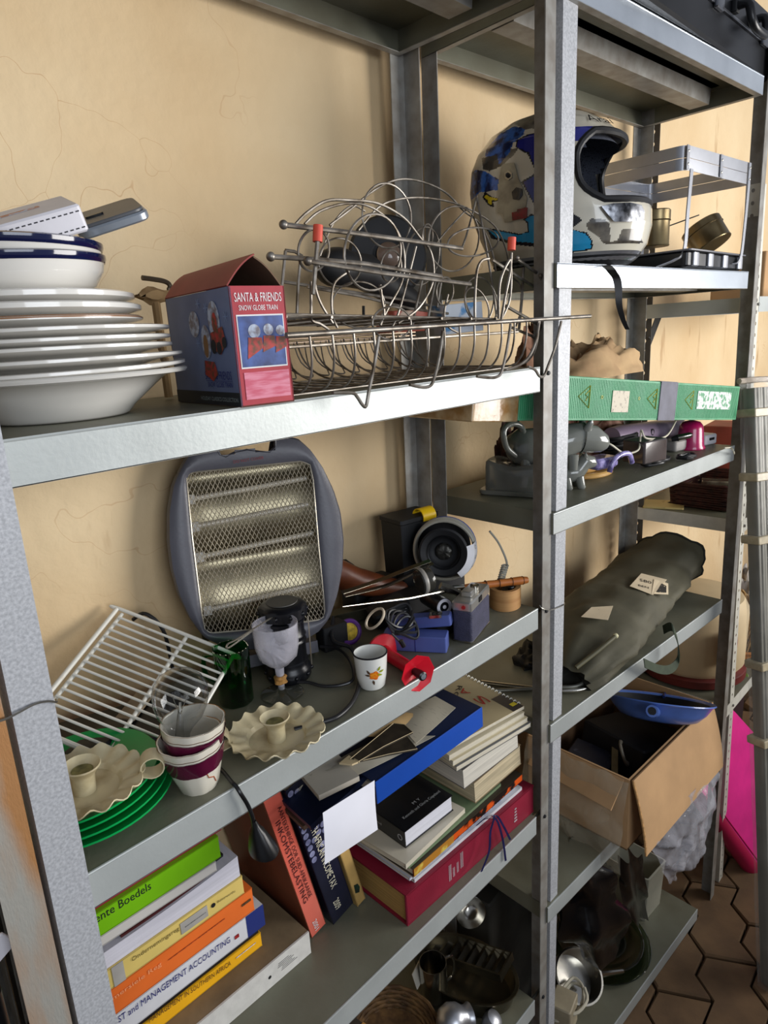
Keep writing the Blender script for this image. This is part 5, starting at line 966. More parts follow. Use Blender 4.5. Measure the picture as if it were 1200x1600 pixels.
# two thick cream paperbacks at the right
F = ROT((.735, .034, zbk - .006), 0, -3, -2); t = book('paperback', 'lower thick paperback with yellowed wavy pages in the right pile', F, .150, .19, .046, bk((150, 130, 100)), False, 'thick paperbacks under the binder', mat('aged_page_block', (206, 190, 156), .9, 0, .2, 6, .6, 50, stretch=(1, 1, 40)), cover_t=.0006, inset=.0015)
F = ROT((.705, .036, zbk + .042), 0, -3, -4); t = book('paperback', 'upper thick paperback with a grey cover, pages facing out', F, .165, .19, .042, bk((104, 98, 92)), False, 'thick paperbacks under the binder', mat('pale_page_block', (218, 212, 198), .9, 0, .12, 6, .5, 50, stretch=(1, 1, 60)), cover_t=.0006, inset=.0015)
# booklets and spiral notebook
zt = zbk + .086
for k, (lb, c) in enumerate((('grey booklet lowest of those under the spiral notebook', (90, 92, 96)), ('cream booklet second under the spiral notebook', (208, 196, 164)), ('cream booklet right under the spiral notebook', (214, 204, 176)))):
    F = ROT((.690 - .004 * k, .040 + .005 * k, zt + .0115 * k), 1.5, 0, -7); t = book('booklet', lb, F, .21, .20, .011, bk(c), False, 'booklets under the spiral notebook', cover_t=.0006, inset=.0008)
zt += .0345
F = ROT((.660, .060, zt + .004), 1.5, 0, -8); t = thing('spiral_notebook', 'beige spiral-bound notebook with dark and red lettering by the binder', 'notebook', F); NBC = mat('beige_cover', (186, 170, 132), .6, 0, .1, 8); NL, ND = .235, .19
MB(F).box((NL / 2, ND / 2, .003), (NL, ND, .006)).build('pages', PAGES, t); MB(F).box((NL / 2, ND / 2, .0064), (NL, ND, .0008)).build('cover', NBC, t); MB(F).box((NL - .016, .030, .0070), (.030, .060, .0005)).build('dark_corner', bk((30, 34, 46)), t); MB(F).box((NL - .012, .018, .0075), (.014, .010, .0004)).build('yellow_mark', bk((230, 210, 40)), t)
for i in range(17):
    y = .015 + i * .0102; c = F @ V((NL, y, .003)); MB().tube([c + F.to_3x3() @ V((.0045 * math.cos(a), 0, .0052 * math.sin(a))) for a in [k * math.pi / 6 for k in range(12)]], .0012, 5, closed=True).build('spiral_ring', WW, t)
CZ = (F @ V((.19, .1, .0070))).z
def flatp(body, a, b, h, m):
    A_, B_ = hZ(a[0], a[1], CZ + .001), hZ(b[0], b[1], CZ + .001); text(body, 'title_print', m, t, frame(A_, B_ - A_), (B_ - A_).length, h)
flatp('S', (768, 1096), (749, 1086), .022, INKR); flatp('A', (736, 1083), (724, 1075), .016, INKR); flatp('ROJ', (713, 1071), (700, 1096), .014, INK)
# blue binder
A = hY(590, 1257, .018); B = hY(755, 1135, .012); F = frame(A, B - A, (0, 0, 1)); Lr = (B - A).length; t = thing('ring_binder', 'blue ring binder lying on the right pile of books', 'binder', F); BLUE = mat('binder_blue', (28, 76, 170), .35, 0, .08, 6, coat=.2); NVB = mat('binder_navy', (24, 36, 66), .45, 0, .15, 8)
Tb = .040; MB(F).rbox((Lr / 2, .0012, Tb / 2), (Lr, .0024, Tb), .001).build('spine', BLUE, t)
rows = [[F @ V((-.055 + (Lr + .055) * i / 12, .27 * j / 6 + .0, Tb + .003 * math.sin(i * .9) - .010 * max(0, 1 - i / 3) ** 2)) for i in range(13)] for j in range(7)]
MB().slab([[F @ V((Lr * i / 10, .002 + .27 * j / 6, Tb - .001 + .004 * math.sin(math.pi * j / 6))) for i in range(11)] for j in range(7)], .002).build('cover', NVB, t)
MB().slab([[F @ V((Lr * i / 10, .002 + .27 * j / 6, .002)) for i in range(11)] for j in range(7)], .002).build('cover', NVB, t); MB(F).box((Lr / 2, .14, .012), (Lr - .02, .22, .016)).build('filed_papers', PAGES, t)
# second navy folder sagging at the left
rows = []
for j in range(7):
    rows.append([V((.36 + .13 * i / 8 + .02 * j / 6, .05 + .20 * j / 6, A.z + .012 + .024 * (i / 8) ** 1.2 + .002 * math.sin(i))) for i in range(9)])
o = MB().slab(rows, .010).build('navy_folder', NVB); tag(o, 'sagging navy folder sticking out left of the blue binder', 'folder')
rows = [[V((.365 + .12 * i / 8 + .02 * j / 6, .075 + .17 * j / 6, A.z - .006 + .024 * (i / 8) ** 1.2)) for i in range(9)] for j in range(7)]
o = MB().slab(rows, .008).build('brown_folder', mat('brown_folder', (96, 76, 62), .7, 0, .2, 20)); tag(o, 'brown booklet under the sagging navy folder', 'booklet')
ztb = A.z + Tb + .004
# hanging sheet
c4 = [hY(504, 1270, .004), hY(585, 1219, .006), hY(590, 1296, -.002), hY(507, 1351, -.004)]
rows = [[quadlerp(*c4, i / 8, j / 10) + V((0, -.006 * math.sin(math.pi * j / 10) * math.sin(math.pi * i / 8 + .3), 0)) for i in range(9)] for j in range(11)]
o = MB().slab(rows, .0004).build('paper_sheet', mat('white_sheet', (224, 224, 232), .8, 0, .03, 10)); tag(o, 'white paper sheet hanging down from the end of the blue binder', 'paper')
# booklet and papers on the binder
F = ROT((.385, .055, ztb - .006), 0, -3, -14); t = book('booklet', 'small white booklet on the navy folder left of the torn covers', F, .07, .13, .009, bk((196, 190, 176)), None, None, cover_t=.0005, inset=.0008)
def sheet(px4, z_, lb, m, name='paper_sheet', T=.0006, bow=.004, cat='paper', n=8):
    P4 = [hZ(a, b, zz_) for (a, b), zz_ in zip(px4, z_ if isinstance(z_, (list, tuple)) else [z_] * 4)]
    rows = [[quadlerp(*P4, i / n, j / n) + V((0, 0, bow * math.sin(math.pi * i / n) * math.sin(math.pi * j / n + .4))) for i in range(n + 1)] for j in range(n + 1)]
    return tag(MB().slab(rows, T).build(name, m), lb, cat)
sheet([(483, 1212), (600, 1150), (680, 1150), (536, 1222)], ztb + .003, 'grey paper lying on the binder beneath the torn covers', mat('grey_paper', (176, 170, 154), .8))
sheet([(615, 1122), (680, 1088), (712, 1106), (650, 1162)], ztb + .005, 'paper printed with lines lying between torn covers and notebook', mat('printed_paper', (186, 178, 158), .8, 0, col2=(160, 152, 136), scale=90, thr=(.30, .40), stretch=(3, .6, 1)))
sheet([(560, 1150), (620, 1112), (657, 1116), (600, 1152)], ztb + .008, 'tan card piece above the torn covers', mat('tan_card', (206, 172, 120), .7))
DBR = mat('dark_torn_cover', (62, 54, 42), .6, 0, col2=(44, 38, 30), scale=40, thr=(.35, .65))
for pts, lb, dz in (([(547, 1186), (615, 1130), (632, 1132), (645, 1144), (600, 1166), (560, 1190)], 'upper torn dark booklet cover with a pale pointed tip on the binder', .013), ([(560, 1190), (600, 1168), (636, 1150), (652, 1170), (608, 1178)], 'lower torn dark booklet cover with a ragged edge on the binder', .008)):
    P_ = [hZ(a, b, ztb + dz) for a, b in pts]; t = thing('torn_cover', lb, 'cover', P_[0], 'torn dark covers on the binder'); mb = MB(); n_ = len(P_)
    mb.add(P_ + [p - V((0, 0, .003)) for p in P_], [tuple(range(n_)), tuple(range(2 * n_ - 1, n_ - 1, -1))] + [(i, (i + 1) % n_, n_ + (i + 1) % n_, n_ + i) for i in range(n_)]); mb.build('cover_piece', DBR, t)
    if dz > .01:
        P2 = [hZ(a, b, ztb + dz) for a, b in ((530, 1192), (545, 1180), (562, 1189), (550, 1194))]; mb = MB(); mb.add(P2 + [p - V((0, 0, .003)) for p in P2], [(0, 1, 2, 3), (7, 6, 5, 4), (0, 1, 5, 4), (1, 2, 6, 5), (2, 3, 7, 6), (3, 0, 4, 7)]); mb.build('pale_tip', mat('pale_torn_tip', (206, 186, 146), .8), t)
    MB().tube(P_ + [P_[0]], .0006, 4).build('pale_edge', mat('pale_torn_tip', (206, 186, 146)), t)
# bookmark ribbons
RB = mat('navy_ribbon', (24, 28, 72), .3, 0, .2, 40)
t = thing('ribbon_markers', 'navy ribbons hanging over the maroon hardback', 'ribbon', hY(775, 1280, .0))
for pts in ([(745, 1290), (762, 1276), (772, 1276), (766, 1300), (764, 1330), (752, 1362)], [(755, 1282), (774, 1274), (786, 1290), (797, 1312)], [(760, 1280), (775, 1280), (785, 1310), (790, 1345)]):
    pp = smooth_path([hY(a, b, .005 - .0035 * i) for i, (a, b) in enumerate(pts)], 4); MB().slab([[p + V((-.003, 0, .001)), p, p + V((.003, 0, -.001))] for p in pp], .0006).build('ribbon', RB, t)
# ================================================================ SHELF D (pots)
zd = zD + .0006; DST = mat('dark_tin', (120, 112, 92), .28, .9, .3, 8)
F = RZ((.815, .140, zd), 14); t = thing('oval_pan', 'oval tin roasting pan on the bottom shelf of the near bay', 'pan', F)
MB(F).lathe([(0, 0), (.068, 0), (.072, .004), (.078, .045), (.082, .048), (.0815, .050), (.076, .047), (.069, .006), (0, .003)], 44, cap0=False, cap1=False, sx=1.0, sy=1.55).build('pan_body', DST, t)
F = ROT((.850, .165, zd + .030), -12, 0, 10); t = thing('slotted_tray', 'metal tray of bright rungs standing in the oval pan', 'tray', F); MB(F).ring([(-.034, -.11), (.034, -.11), (.034, .11), (-.034, .11)], [(-.030, -.106), (.030, -.106), (.030, .106), (-.030, .106)], .02).build('tray_frame', DST, t)
for i in range(9): MB(F @ ROT((0, -.096 + .024 * i, .010), 35, 0, 0)).box((0, 0, 0), (.058, .014, .0015)).build('rung', STEEL, t)
F = ROT((.745, .175, zd + .052), 0, 0, 0); t = thing('steel_mug', 'dark steel mug with a strap handle standing in the pan', 'mug', F); MB(F).lathe([(0, -.045), (.030, -.045), (.031, -.040), (.031, .045), (.0295, .045), (.0290, -.040), (0, -.042)], 32, cap0=False, cap1=False).build('mug_body', STEEL, t); MB(F).tube(smooth_path([(.030, -.008, .035), (.05, -.014, .030), (.054, -.016, .0), (.048, -.014, -.025), (.030, -.008, -.030)], 5), .0035, 8).build('handle', STEEL, t)
F = Matrix.Translation(hZ(735, 1425, zd + .155)) @ V((-.5, -.6, .35)).to_track_quat('Z', 'Y').to_matrix().to_4x4(); t = thing('steel_ladle', 'round bright steel ladle bowl above the slotted tray', 'ladle', F)
MB(F).lathe([(0, -.030), (.014, -.027), (.026, -.017), (.034, 0), (.0355, .001), (.0345, .002), (.025, -.014), (.013, -.024), (0, -.027)], 32, cap0=False, cap1=False).build('ladle_bowl', STEEL, t); MB(F).tube(smooth_path([(-.034, 0, .001), (-.05, .01, -.03), (-.06, .03, -.09), (-.062, .03, -.12)], 5), .003, 8).build('ladle_handle', STEEL, t)
F = Matrix.Translation(V((.700, .085, zd + .045))) @ V((.75, -.35, -.15)).to_track_quat('Z', 'Y').to_matrix().to_4x4(); t = thing('aluminium_jug', 'small round aluminium jug lying on its side below the steel mug', 'jug', F)
MB(F).lathe([(0, -.034), (.012, -.033), (.028, -.022), (.035, -.004), (.032, .014), (.024, .026), (.0235, .034), (.027, .042), (.0255, .042), (.022, .034), (.0225, .026), (.030, .012), (.030, -.004), (0, -.030)], 32, cap0=False, cap1=False).build('jug_body', ALU, t); MB(F).tube(smooth_path([(0, -.026, .036), (0, -.05, .03), (0, -.055, .0), (0, -.034, -.008)], 5), .003, 8).build('handle', ALU, t)
F = ROT((.770, .035, zd + .02), 30, 20, 0); o = MB(F).lathe([(0, -.018), (.016, -.014), (.020, 0), (.018, .014), (.010, .018), (0, .018)], 24, cap0=False, cap1=False).build('small_steel_pot', ALU); tag(o, 'small bright metal pot beside the aluminium jug', 'pot')
o = MB(ROT(hZ(655, 1520, zd + .06), 70, 8, 20)).box((0, 0, 0), (.055, .036, .002)).build('card_piece', mat('white_card', (206, 200, 186), .7)); tag(o, 'small white card sticking up at the left of the pots', 'card')
F = ROT((.600, .165, zd + .01), 6, 4, 0); WK = mat('brown_wicker', (112, 82, 46), .75, 0, col2=(70, 48, 26), scale=40, thr=(.35, .65), bump=.5); t = thing('wicker_tray', 'brown round wicker tray at the lower left of the pots', 'tray', F)
for k in range(6): MB(F).tube([((.075 + .004 * k) * math.cos(a), (.075 + .004 * k) * math.sin(a), .008 * k + .002 * math.sin(a * 16 + k * 3.14)) for a in [i * math.pi / 24 for i in range(48)]], .0042, 6, closed=True).build('woven_strand', WK, t)
MB(F).prism(loop(36, .076), .004).build('tray_base', WK, t)
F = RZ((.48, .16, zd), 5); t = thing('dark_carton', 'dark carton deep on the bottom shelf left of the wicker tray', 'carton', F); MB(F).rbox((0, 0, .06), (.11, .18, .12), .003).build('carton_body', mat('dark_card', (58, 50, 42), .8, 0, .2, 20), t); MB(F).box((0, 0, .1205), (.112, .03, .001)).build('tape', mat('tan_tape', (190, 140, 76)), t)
# ================================================================ next bay at the left
F = RZ((-.20, .12, .4706), 0); t = thing('black_case', 'glossy black case seen past the rusty post at lower left', 'case', F); MB(F).rbox((0, 0, .19), (.30, .2, .38), .012).build('case_body', BLACKP, t)
p = hY(2, 1478, .018); MB(ROT(p, 0, -30, 0)).rbox((-.02, 0, 0), (.06, .004, .022), .004).build('white_label', WHP, t)

o = MB(RZ((1.06, .225, z6 + .0008), 6)).rbox((0, 0, .25), (.24, .10, .50), .01).build('added_shade_block', mat('shade_block_dark', (44, 42, 36), .8, 0, .25, 10)); tag(o, 'dark block added to deepen the shade behind the middle posts, lowest level', 'crate')  # added dark block, stands in for the shade behind the pots
# ================================================================ FAR BAY, HELMET SHELF
zh = zH + .0006
HC = V((1.150, .112, zh)); hd = math.radians(163 - 90)   # faces +X turned towards the camera
HM = Matrix.Translation(HC) @ Matrix.Rotation(-hd, 4, 'Z') @ Matrix.Diagonal((1.03, 1.03, 1.09, 1)); HMI = HM.inverted()
SEC = [(0, .130, .105, .092), (.012, .150, .118, .104), (.035, .168, .132, .116), (.065, .175, .146, .124), (.09, .174, .156, .1275), (.115, .166, .162, .129), (.15, .156, .166, .130), (.185, .142, .162, .127), (.21, .124, .150, .119), (.235, .096, .126, .102), (.252, .066, .094, .078), (.263, .036, .055, .046), (.267, .001, .001, .001)]
def sec(z):
    for a, b in zip(SEC, SEC[1:]):
        if a[0] <= z <= b[0]: f = (z - a[0]) / (b[0] - a[0]); return [a[i] * (1 - f) + b[i] * f for i in (1, 2, 3)]
    return SEC[-1][1:]
def hpt(th, z, k=1.0):
    af, ab, b = sec(z); c, s_ = math.cos(th), math.sin(th); e = 2.25
    r = 1.0 / ((abs(c) ** e + abs(s_) ** e) ** (1 / e)); return V(((af if c > 0 else ab) * c * r * k, b * s_ * r * k, z))
t = thing('racing_helmet', 'full-face helmet painted white and blue with a dragon, on the galvanised shelf', 'helmet', HM)
HW = mat('helmet_white', (216, 210, 192), .18, 0, col2=(190, 180, 160), scale=9, thr=(.3, .6), coat=.6); HB_ = mat('helmet_royal_blue', (30, 34, 128), .18, 0, .15, 20, coat=.6); HD = mat('helmet_dragon_blue', (58, 108, 196), .2, 0, col2=(18, 30, 74), scale=48, thr=(.42, .56), coat=.6); HL = mat('helmet_light_blue', (44, 156, 206), .2, 0, .08, 20, coat=.6)
HK = mat('helmet_black_smudge', (60, 56, 52), .25, 0, col2=(150, 142, 126), scale=18, thr=(.35, .6), coat=.6); HG = mat('helmet_grey_base', (84, 84, 88), .25, 0, col2=(140, 140, 140), scale=10, thr=(.3, .7), coat=.5); HY = mat('helmet_yellow', (232, 206, 40), .25, coat=.5); HO = mat('helmet_outline', (18, 18, 26), .25, coat=.5)
mats_h = [HW, HB_, HD, HL, HK, HG, HY, HO]
def c4_(P): return [(720 + a / 4, 160 + b / 4) for a, b in P]
REG = [(7, c4_([(135, 590), (150, 560), (200, 590), (240, 600), (245, 615), (200, 622), (210, 655), (180, 650), (150, 615)]), ), (6, c4_([(145, 590), (160, 575), (185, 592), (232, 600), (230, 612), (190, 612), (195, 640), (175, 635), (165, 605)])),
       (7, c4_([(380, 500), (385, 490), (470, 440), (440, 370), (415, 320), (345, 285), (345, 235), (430, 195), (500, 180), (560, 180), (560, 700), (480, 680)])), (1, c4_([(390, 500), (480, 450), (450, 370), (425, 312), (352, 280), (352, 242), (430, 202), (500, 186), (560, 186), (560, 700), (482, 670)])),
       (4, c4_([(130, 350), (220, 320), (310, 290), (360, 285), (330, 330), (250, 400), (180, 430), (140, 420)])), (2, c4_([(160, 290), (240, 200), (330, 150), (400, 160), (395, 200), (330, 250), (300, 320), (240, 390), (225, 330), (150, 340)])),
       (2, c4_([(20, 620), (40, 480), (90, 420), (150, 430), (235, 480), (232, 545), (160, 560), (120, 560), (60, 620), (30, 680)])), (4, c4_([(420, 80), (540, 60), (560, 150), (400, 170), (330, 130)])),
       (7, c4_([(160, 790), (200, 790), (360, 820), (420, 810), (415, 760), (390, 730), (440, 698), (560, 735), (560, 910), (330, 890), (190, 850)])), (3, c4_([(175, 800), (210, 800), (360, 828), (428, 812), (424, 755), (400, 730), (440, 706), (560, 742), (560, 885), (340, 870), (220, 845)])),
       (7, c4_([(640, 560), (700, 690), (740, 720), (760, 735), (700, 780), (640, 780)])), (7, c4_([(690, 790), (790, 815), (825, 870), (820, 920), (690, 940)])), (3, c4_([(690, 795), (780, 820), (815, 870), (813, 913), (690, 933)])),
       (4, c4_([(780, 760), (820, 725), (900, 730), (930, 760), (935, 830), (930, 880), (890, 880), (860, 840), (800, 800)])), (4, c4_([(980, 860), (1010, 790), (1080, 790), (1120, 830), (1140, 880), (900, 885)])),
       (1, c4_([(560, 140), (720, 150), (850, 150), (930, 180), (985, 250), (900, 235), (800, 235), (560, 260)]))]
def region(p):
    """p in helmet coordinates, folded to the side nearer the photograph's camera"""
    if p.z < .022: return 5
    w = HM @ V((p.x, -abs(p.y), p.z)); q_ = pj(w)
    hit = 0
    for mi_, P_ in REG:
        if inpoly(q_[0], q_[1], P_): hit = mi_
    return hit
NT, NZ = 420, 170; zs = [.267 * (1 - (1 - i / NZ) ** 1.0) for i in range(NZ + 1)]
def openf(th, z): return abs(math.atan2(math.sin(th), math.cos(th))) < math.radians(66 - 18 * max(0, (abs(z - .152) / .056)) ** 3) and .100 < z < .208
vs = [hpt(2 * math.pi * k / NT, z) for z in zs for k in range(NT)]; mb = MB(HM); fs = []; mi = []
for i in range(NZ):
    for k in range(NT):
        k2 = (k + 1) % NT; th = 2 * math.pi * (k + .5) / NT; zc = (zs[i] + zs[i + 1]) / 2
        if openf(th, zc): continue
        fs.append((i * NT + k, i * NT + k2, (i + 1) * NT + k2, (i + 1) * NT + k)); mi.append(region(hpt(th, zc)))
b0 = len(mb.v); mb.v += [HM @ p for p in vs]; mb.f += fs; mb.mi += mi; mb.build('shell', mats_h, t, ang=60)
# lining
LN = mat('helmet_lining', (26, 28, 34), .9, 0, col2=(70, 74, 86), scale=420, thr=(.55, .62)); mb = MB(HM); rows = []
fs = []; vs = [hpt(2 * math.pi * k / 60, .267 * i / 36, .90) + V((0, 0, .004 if i == 0 else -.012 * i / 36)) for i in range(37) for k in range(60)]
for i in range(36):
    for k in range(60):
        if openf(2 * math.pi * (k + .5) / 60, .267 * (i + .5) / 36): continue
        fs.append((i * 60 + k, i * 60 + (k + 1) % 60, (i + 1) * 60 + (k + 1) % 60, (i + 1) * 60 + k))
mb.add(vs, fs); mb.build('lining', LN, t)
# rubber edge round the opening
edge = []
def thmax(z): return math.radians(66 - 18 * max(0, (abs(z - .152) / .056)) ** 3)
for i in range(13): z = .100 + .108 * i / 12; edge.append((thmax(max(.1001, min(.2079, z))), z))
top_ = [(thmax(.2079) * (1 - 2 * i / 12), .209) for i in range(1, 12)]; rgt = [(-a, z) for a, z in edge[::-1]]; bot_ = [(-thmax(.1001) * (1 - 2 * i / 14), .0995) for i in range(1, 14)]
loop_ = edge + top_ + rgt + bot_; MB(HM).tube([hpt(a, z, .985) for a, z in loop_], .0062, 8, closed=True).build('opening_rubber', RUBBER, t)
MB(HM).grid([[hpt(2 * math.pi * k / 60, z, kk) for k in range(60)] for z, kk in ((-.0, .96), (.001, 1.012), (.016, 1.012), (.017, 1.0))], closed=True).build('neck_trim', BLACKM, t)
def cpatch(P_, name, m, par, lift=.0012, n=14, reg=None):
    """thin plate lying on the shell; outline in photograph pixels on the near side"""
    xs_ = [a for a, b in P_]; ys_ = [b for a, b in P_]; pts = []
    # march each outline vertex to the shell
    def toshell(px, py):
        d = ray(px, py).normalized(); o_ = CPOS; T = .5
        while T < 3:
            w = HMI @ (o_ + d * T)
            if 0 <= w.z <= .266:
                th = math.atan2(w.y, w.x); q_ = hpt(th, w.z); 
                if math.hypot(w.x, w.y) <= math.hypot(q_.x, q_.y) + lift: return w
            T += .0012
        return HMI @ (o_ + d * 1.5)
    o_ = [toshell(a, b) for a, b in P_]; cx_ = toshell(sum(xs_) / len(xs_), sum(ys_) / len(ys_)); k = len(o_); rings_ = [cx_]; 
    for f in (.5, 1): rings_ += [toshell(sum(xs_) / len(xs_) * (1 - f) + a * f, sum(ys_) / len(ys_) * (1 - f) + b * f) for a, b in P_]
    fs_ = [(0, 1 + i, 1 + (i + 1) % k) for i in range(k)] + [(1 + i, 1 + k + i, 1 + k + (i + 1) % k, 1 + (i + 1) % k) for i in range(k)]
    n0 = len(rings_); cc = V((.0, 0, .12)); rings_ += [p + (cc - p).normalized() * (lift + .001) for p in rings_]; fs_ += [tuple(n0 + i for i in f[::-1]) for f in fs_] + [(1 + k + i, 1 + k + (i + 1) % k, n0 + 1 + k + (i + 1) % k, n0 + 1 + k + i) for i in range(k)]
    return MB(HM).add(rings_, fs_).build(name, m, par)
PM = mat('dirty_metal_plate', (172, 164, 142), .4, .2, col2=(120, 112, 96), scale=30, thr=(.3, .6)); p_ = cpatch(c4_([(262, 385), (330, 375), (345, 420), (355, 470), (385, 530), (412, 600), (405, 650), (410, 720), (330, 740), (275, 752), (262, 700), (228, 690), (235, 560), (240, 470), (250, 420)]), 'visor_plate', PM, t, .003)
cpatch(c4_([(318, 688), (350, 682), (352, 668), (378, 664), (400, 655), (410, 660), (408, 722), (322, 738)]), 'red_clip', mat('red_paint_clip', (176, 40, 44), .4, 0, col2=(90, 60, 50), scale=60), p_, .0055)
cpatch(c4_([(318, 560), (345, 530), (380, 540), (385, 580), (360, 610), (325, 605)]), 'black_screw', HO, p_, .0055); cpatch(c4_([(272, 440), (295, 425), (318, 440), (318, 470), (295, 485), (275, 475)]), 'round_screw', mat('screw_steel', (196, 192, 180), .3, .8), p_, .0055)
cpatch(c4_([(280, 445), (295, 437), (308, 448), (306, 464), (292, 472), (280, 462)]), 'screw_hole', HO, p_, .0075)
cpatch(c4_([(880, 650), (960, 630), (1060, 625), (1130, 640), (1150, 680), (1145, 735), (1060, 745), (960, 745), (920, 700)]), 'chin_vent', mat('crumpled_silver', (120, 122, 128), .25, .7, col2=(30, 32, 36), scale=60, thr=(.4, .6)), t, .003)
wv = HMI @ V((0, 0, 0))
def shelltext(body, th, z, w, h, m):
    p = hpt(th, z); e = .01; tx = (hpt(th + e, z) - hpt(th - e, z)).normalized(); ty = (hpt(th, z + .004) - hpt(th, z - .004)).normalized(); nz_ = tx.cross(ty).normalized(); M_ = Matrix((tx, ty, nz_)).transposed().to_4x4(); M_.translation = p + nz_ * .0022; text(body, 'brand_print', m, t, HM @ M_ @ Matrix.Translation((-w / 2, -h / 2, 0)), w, h)
shelltext('Arai', -.62, .228, .060, .018, HO)
t2 = smooth_path([hZ(935, 412, zh + .002), hZ(944, 414, zh + .002), hY(952, 420, -.062), hY(962, 432, -.066), hY(966, 450, -.068), hY(967, 475, -.068), hY(973, 498, -.068), hY(980, 514, -.068)], 4)
MB().slab([[p + CRT * -.010 * (1 - .62 * i / len(t2)), p, p + CRT * .010 * (1 - .62 * i / len(t2))] for i, p in enumerate(t2)], .0015).build('chin_strap', RUBBER, t)
# aluminium basket frame
def bend(pts, r, n=5):
    out = []
    m_ = len(pts)
    for i in range(m_):
        p0, p1, p2 = V(pts[i - 1]), V(pts[i]), V(pts[(i + 1) % m_]); a = (p0 - p1).normalized(); b = (p2 - p1).normalized()
        for k in range(n + 1): f = k / n; q1 = p1 + a * r * (1 - f) ** 2 + b * r * f ** 2; out.append(q1)
    return out
a0 = hY(1060, 225, -.0); cA = hY(1062, 262, -.020); zt1 = cA.z; P1 = V((cA.x, -.022, zt1)); R_ = hY(1181, 291, -.052); 
t = thing('aluminium_crate', 'open aluminium strap crate frame beside the helmet', 'crate', V((1.5, .1, zh)))
x0_, x1_ = P1.x + .004, 1.765; F = F2
def band(zlo, hgt, parent, nm='strap_band'):
    base = [(x0_, -.030, zlo), (x1_, -.055, zlo), (x1_ + .012, .200, zlo), (x0_ + .01, .235, zlo)]
    pth = bend(base, .022); rows = [[V((p.x, p.y, p.z)) for p in pth + [pth[0]]], [V((p.x, p.y, p.z + hgt)) for p in pth + [pth[0]]]]
    return MB().slab(rows, .0016).build(nm, ALU, parent)
zb1 = hY(1062, 262, -.030).z; band(zb1, .0235, t); band(zb1 + .0245, .0235, t)
for fx in (.02, .5, .96):
    x = x0_ + (x1_ - x0_) * fx; y = -.030 - .025 * fx
    MB().box((x, y - .0018, zb1 + .024), (.014, .0016, .047)).build('joint_plate', ALU, t)
    for dz in (.011, .036): MB(Matrix.Translation((x, y - .003, zb1 + dz)) @ Matrix.Rotation(math.pi / 2, 4, 'X')).lathe([(0, -.001), (.0028, -.001), (.0024, .001), (0, .0018)], 10, cap0=False, cap1=False).build('rivet', STEEL, t)
def strap(pts, w, nm='leg_strap'):
    pp = smooth_path(pts, 6); MB().slab([[p - V((w / 2, 0, 0)), p + V((w / 2, 0, 0))] for p in pp], .0022).build(nm, ALU, t)
strap([(x0_ + .03, -.031, zb1 + .004), (x0_ + .018, -.032, zb1 - .08), (x0_ + .004, -.034, zb1 - .16), (x0_ - .030, -.03, zh + .018), (x0_ - .075, -.012, zh + .004)], .016)
strap([(x1_ - .012, -.054, zb1 + .004), (x1_ - .02, -.054, zb1 - .1), (x1_ - .034, -.054, zh + .028), (x1_ - .07, -.05, zh + .016)], .016)
strap([(x0_ + .03, .232, zb1 + .004), (x0_ + .02, .232, zb1 - .12), (x0_ + .0, .225, zh + .02), (x0_ - .04, .2, zh + .003)], .016); strap([(x1_ - .01, .2, zb1 + .004), (x1_ - .02, .2, zb1 - .12), (x1_ - .03, .2, zh + .01)], .016)
# black ridged tray
t = thing('ridged_tray', 'black tray with bright vertical ribs at the right end of the helmet shelf', 'tray', V((1.6, .02, zh)))
A_ = hY(1070, 388, -.052); B_ = hY(1162, 393, -.054); zr = A_.z
MB().rbox(((1.42 + 1.77) / 2, .03, (zh + zr) / 2), (.35, .155, zr - zh - .004), .008).build('tray_body', BLACKP, t)
MB().rbox(((1.42 + 1.77) / 2 + .005, .03, zr), (.362, .168, .004), .008).build('tray_rim', mat('grey_rim', (110, 110, 114), .35, .3), t)
for k in range(4):
    c = hY(1088 + 23 * k, 404, -.052); MB().rbox((c.x, -.0498, (zh + zr) / 2), (.028, .008, zr - zh - .008), .003).build('bright_rib', ALU, t)
# tins
def tin(px, py, y, r, h, tilt, lb, name='tin'):
    c = hY(px, py, y); F = ROT(c, tilt, 0, 0); t = thing(name, lb, 'tin', F); TN = mat('brassy_tin', (170, 152, 112), .3, .85, col2=(120, 104, 76), scale=14, thr=(.3, .7))
    MB(F).lathe([(0, 0), (r, 0), (r + .0012, .002), (r, .004), (r, h * .68), (r + .0015, h * .70), (r + .0015, h * .97), (r - .001, h), (0, h)], 36, cap0=False, cap1=False).build('tin_body', TN, t)
    MB(F).lathe([(r + .0016, h * .69), (r + .0026, h * .70), (r + .0016, h * .72)], 36, closed=True).build('seam_ring', TN, t); return t
c = hY(1115, 372, .05); tin(1113, 385, .05, .050, .065, -32, 'round brassy tin tilted on the black ridged tray'); tin(1022, 386, .09, .033, .082, 0, 'brassy tin standing behind the helmet chin bar')
o = MB(ROT(hY(1102, 360, .20), -60, 0, 20)).lathe([(0, 0), (.03, 0), (.045, .004), (.046, .008), (.03, .004), (0, .004)], 4, cap0=False, cap1=False, M=Matrix.Rotation(math.pi / 4, 4, 'Z')).build('white_dish', WHP); tag(o, 'square white plastic holder behind the tilted tin', 'holder')
o = MB().tube([hY(1040, 355, .12), hY(1092, 336, .10)], .0016, 6).build('thin_rod', BLACKM); tag(o, 'thin dark rod sticking out over the tins', 'rod')
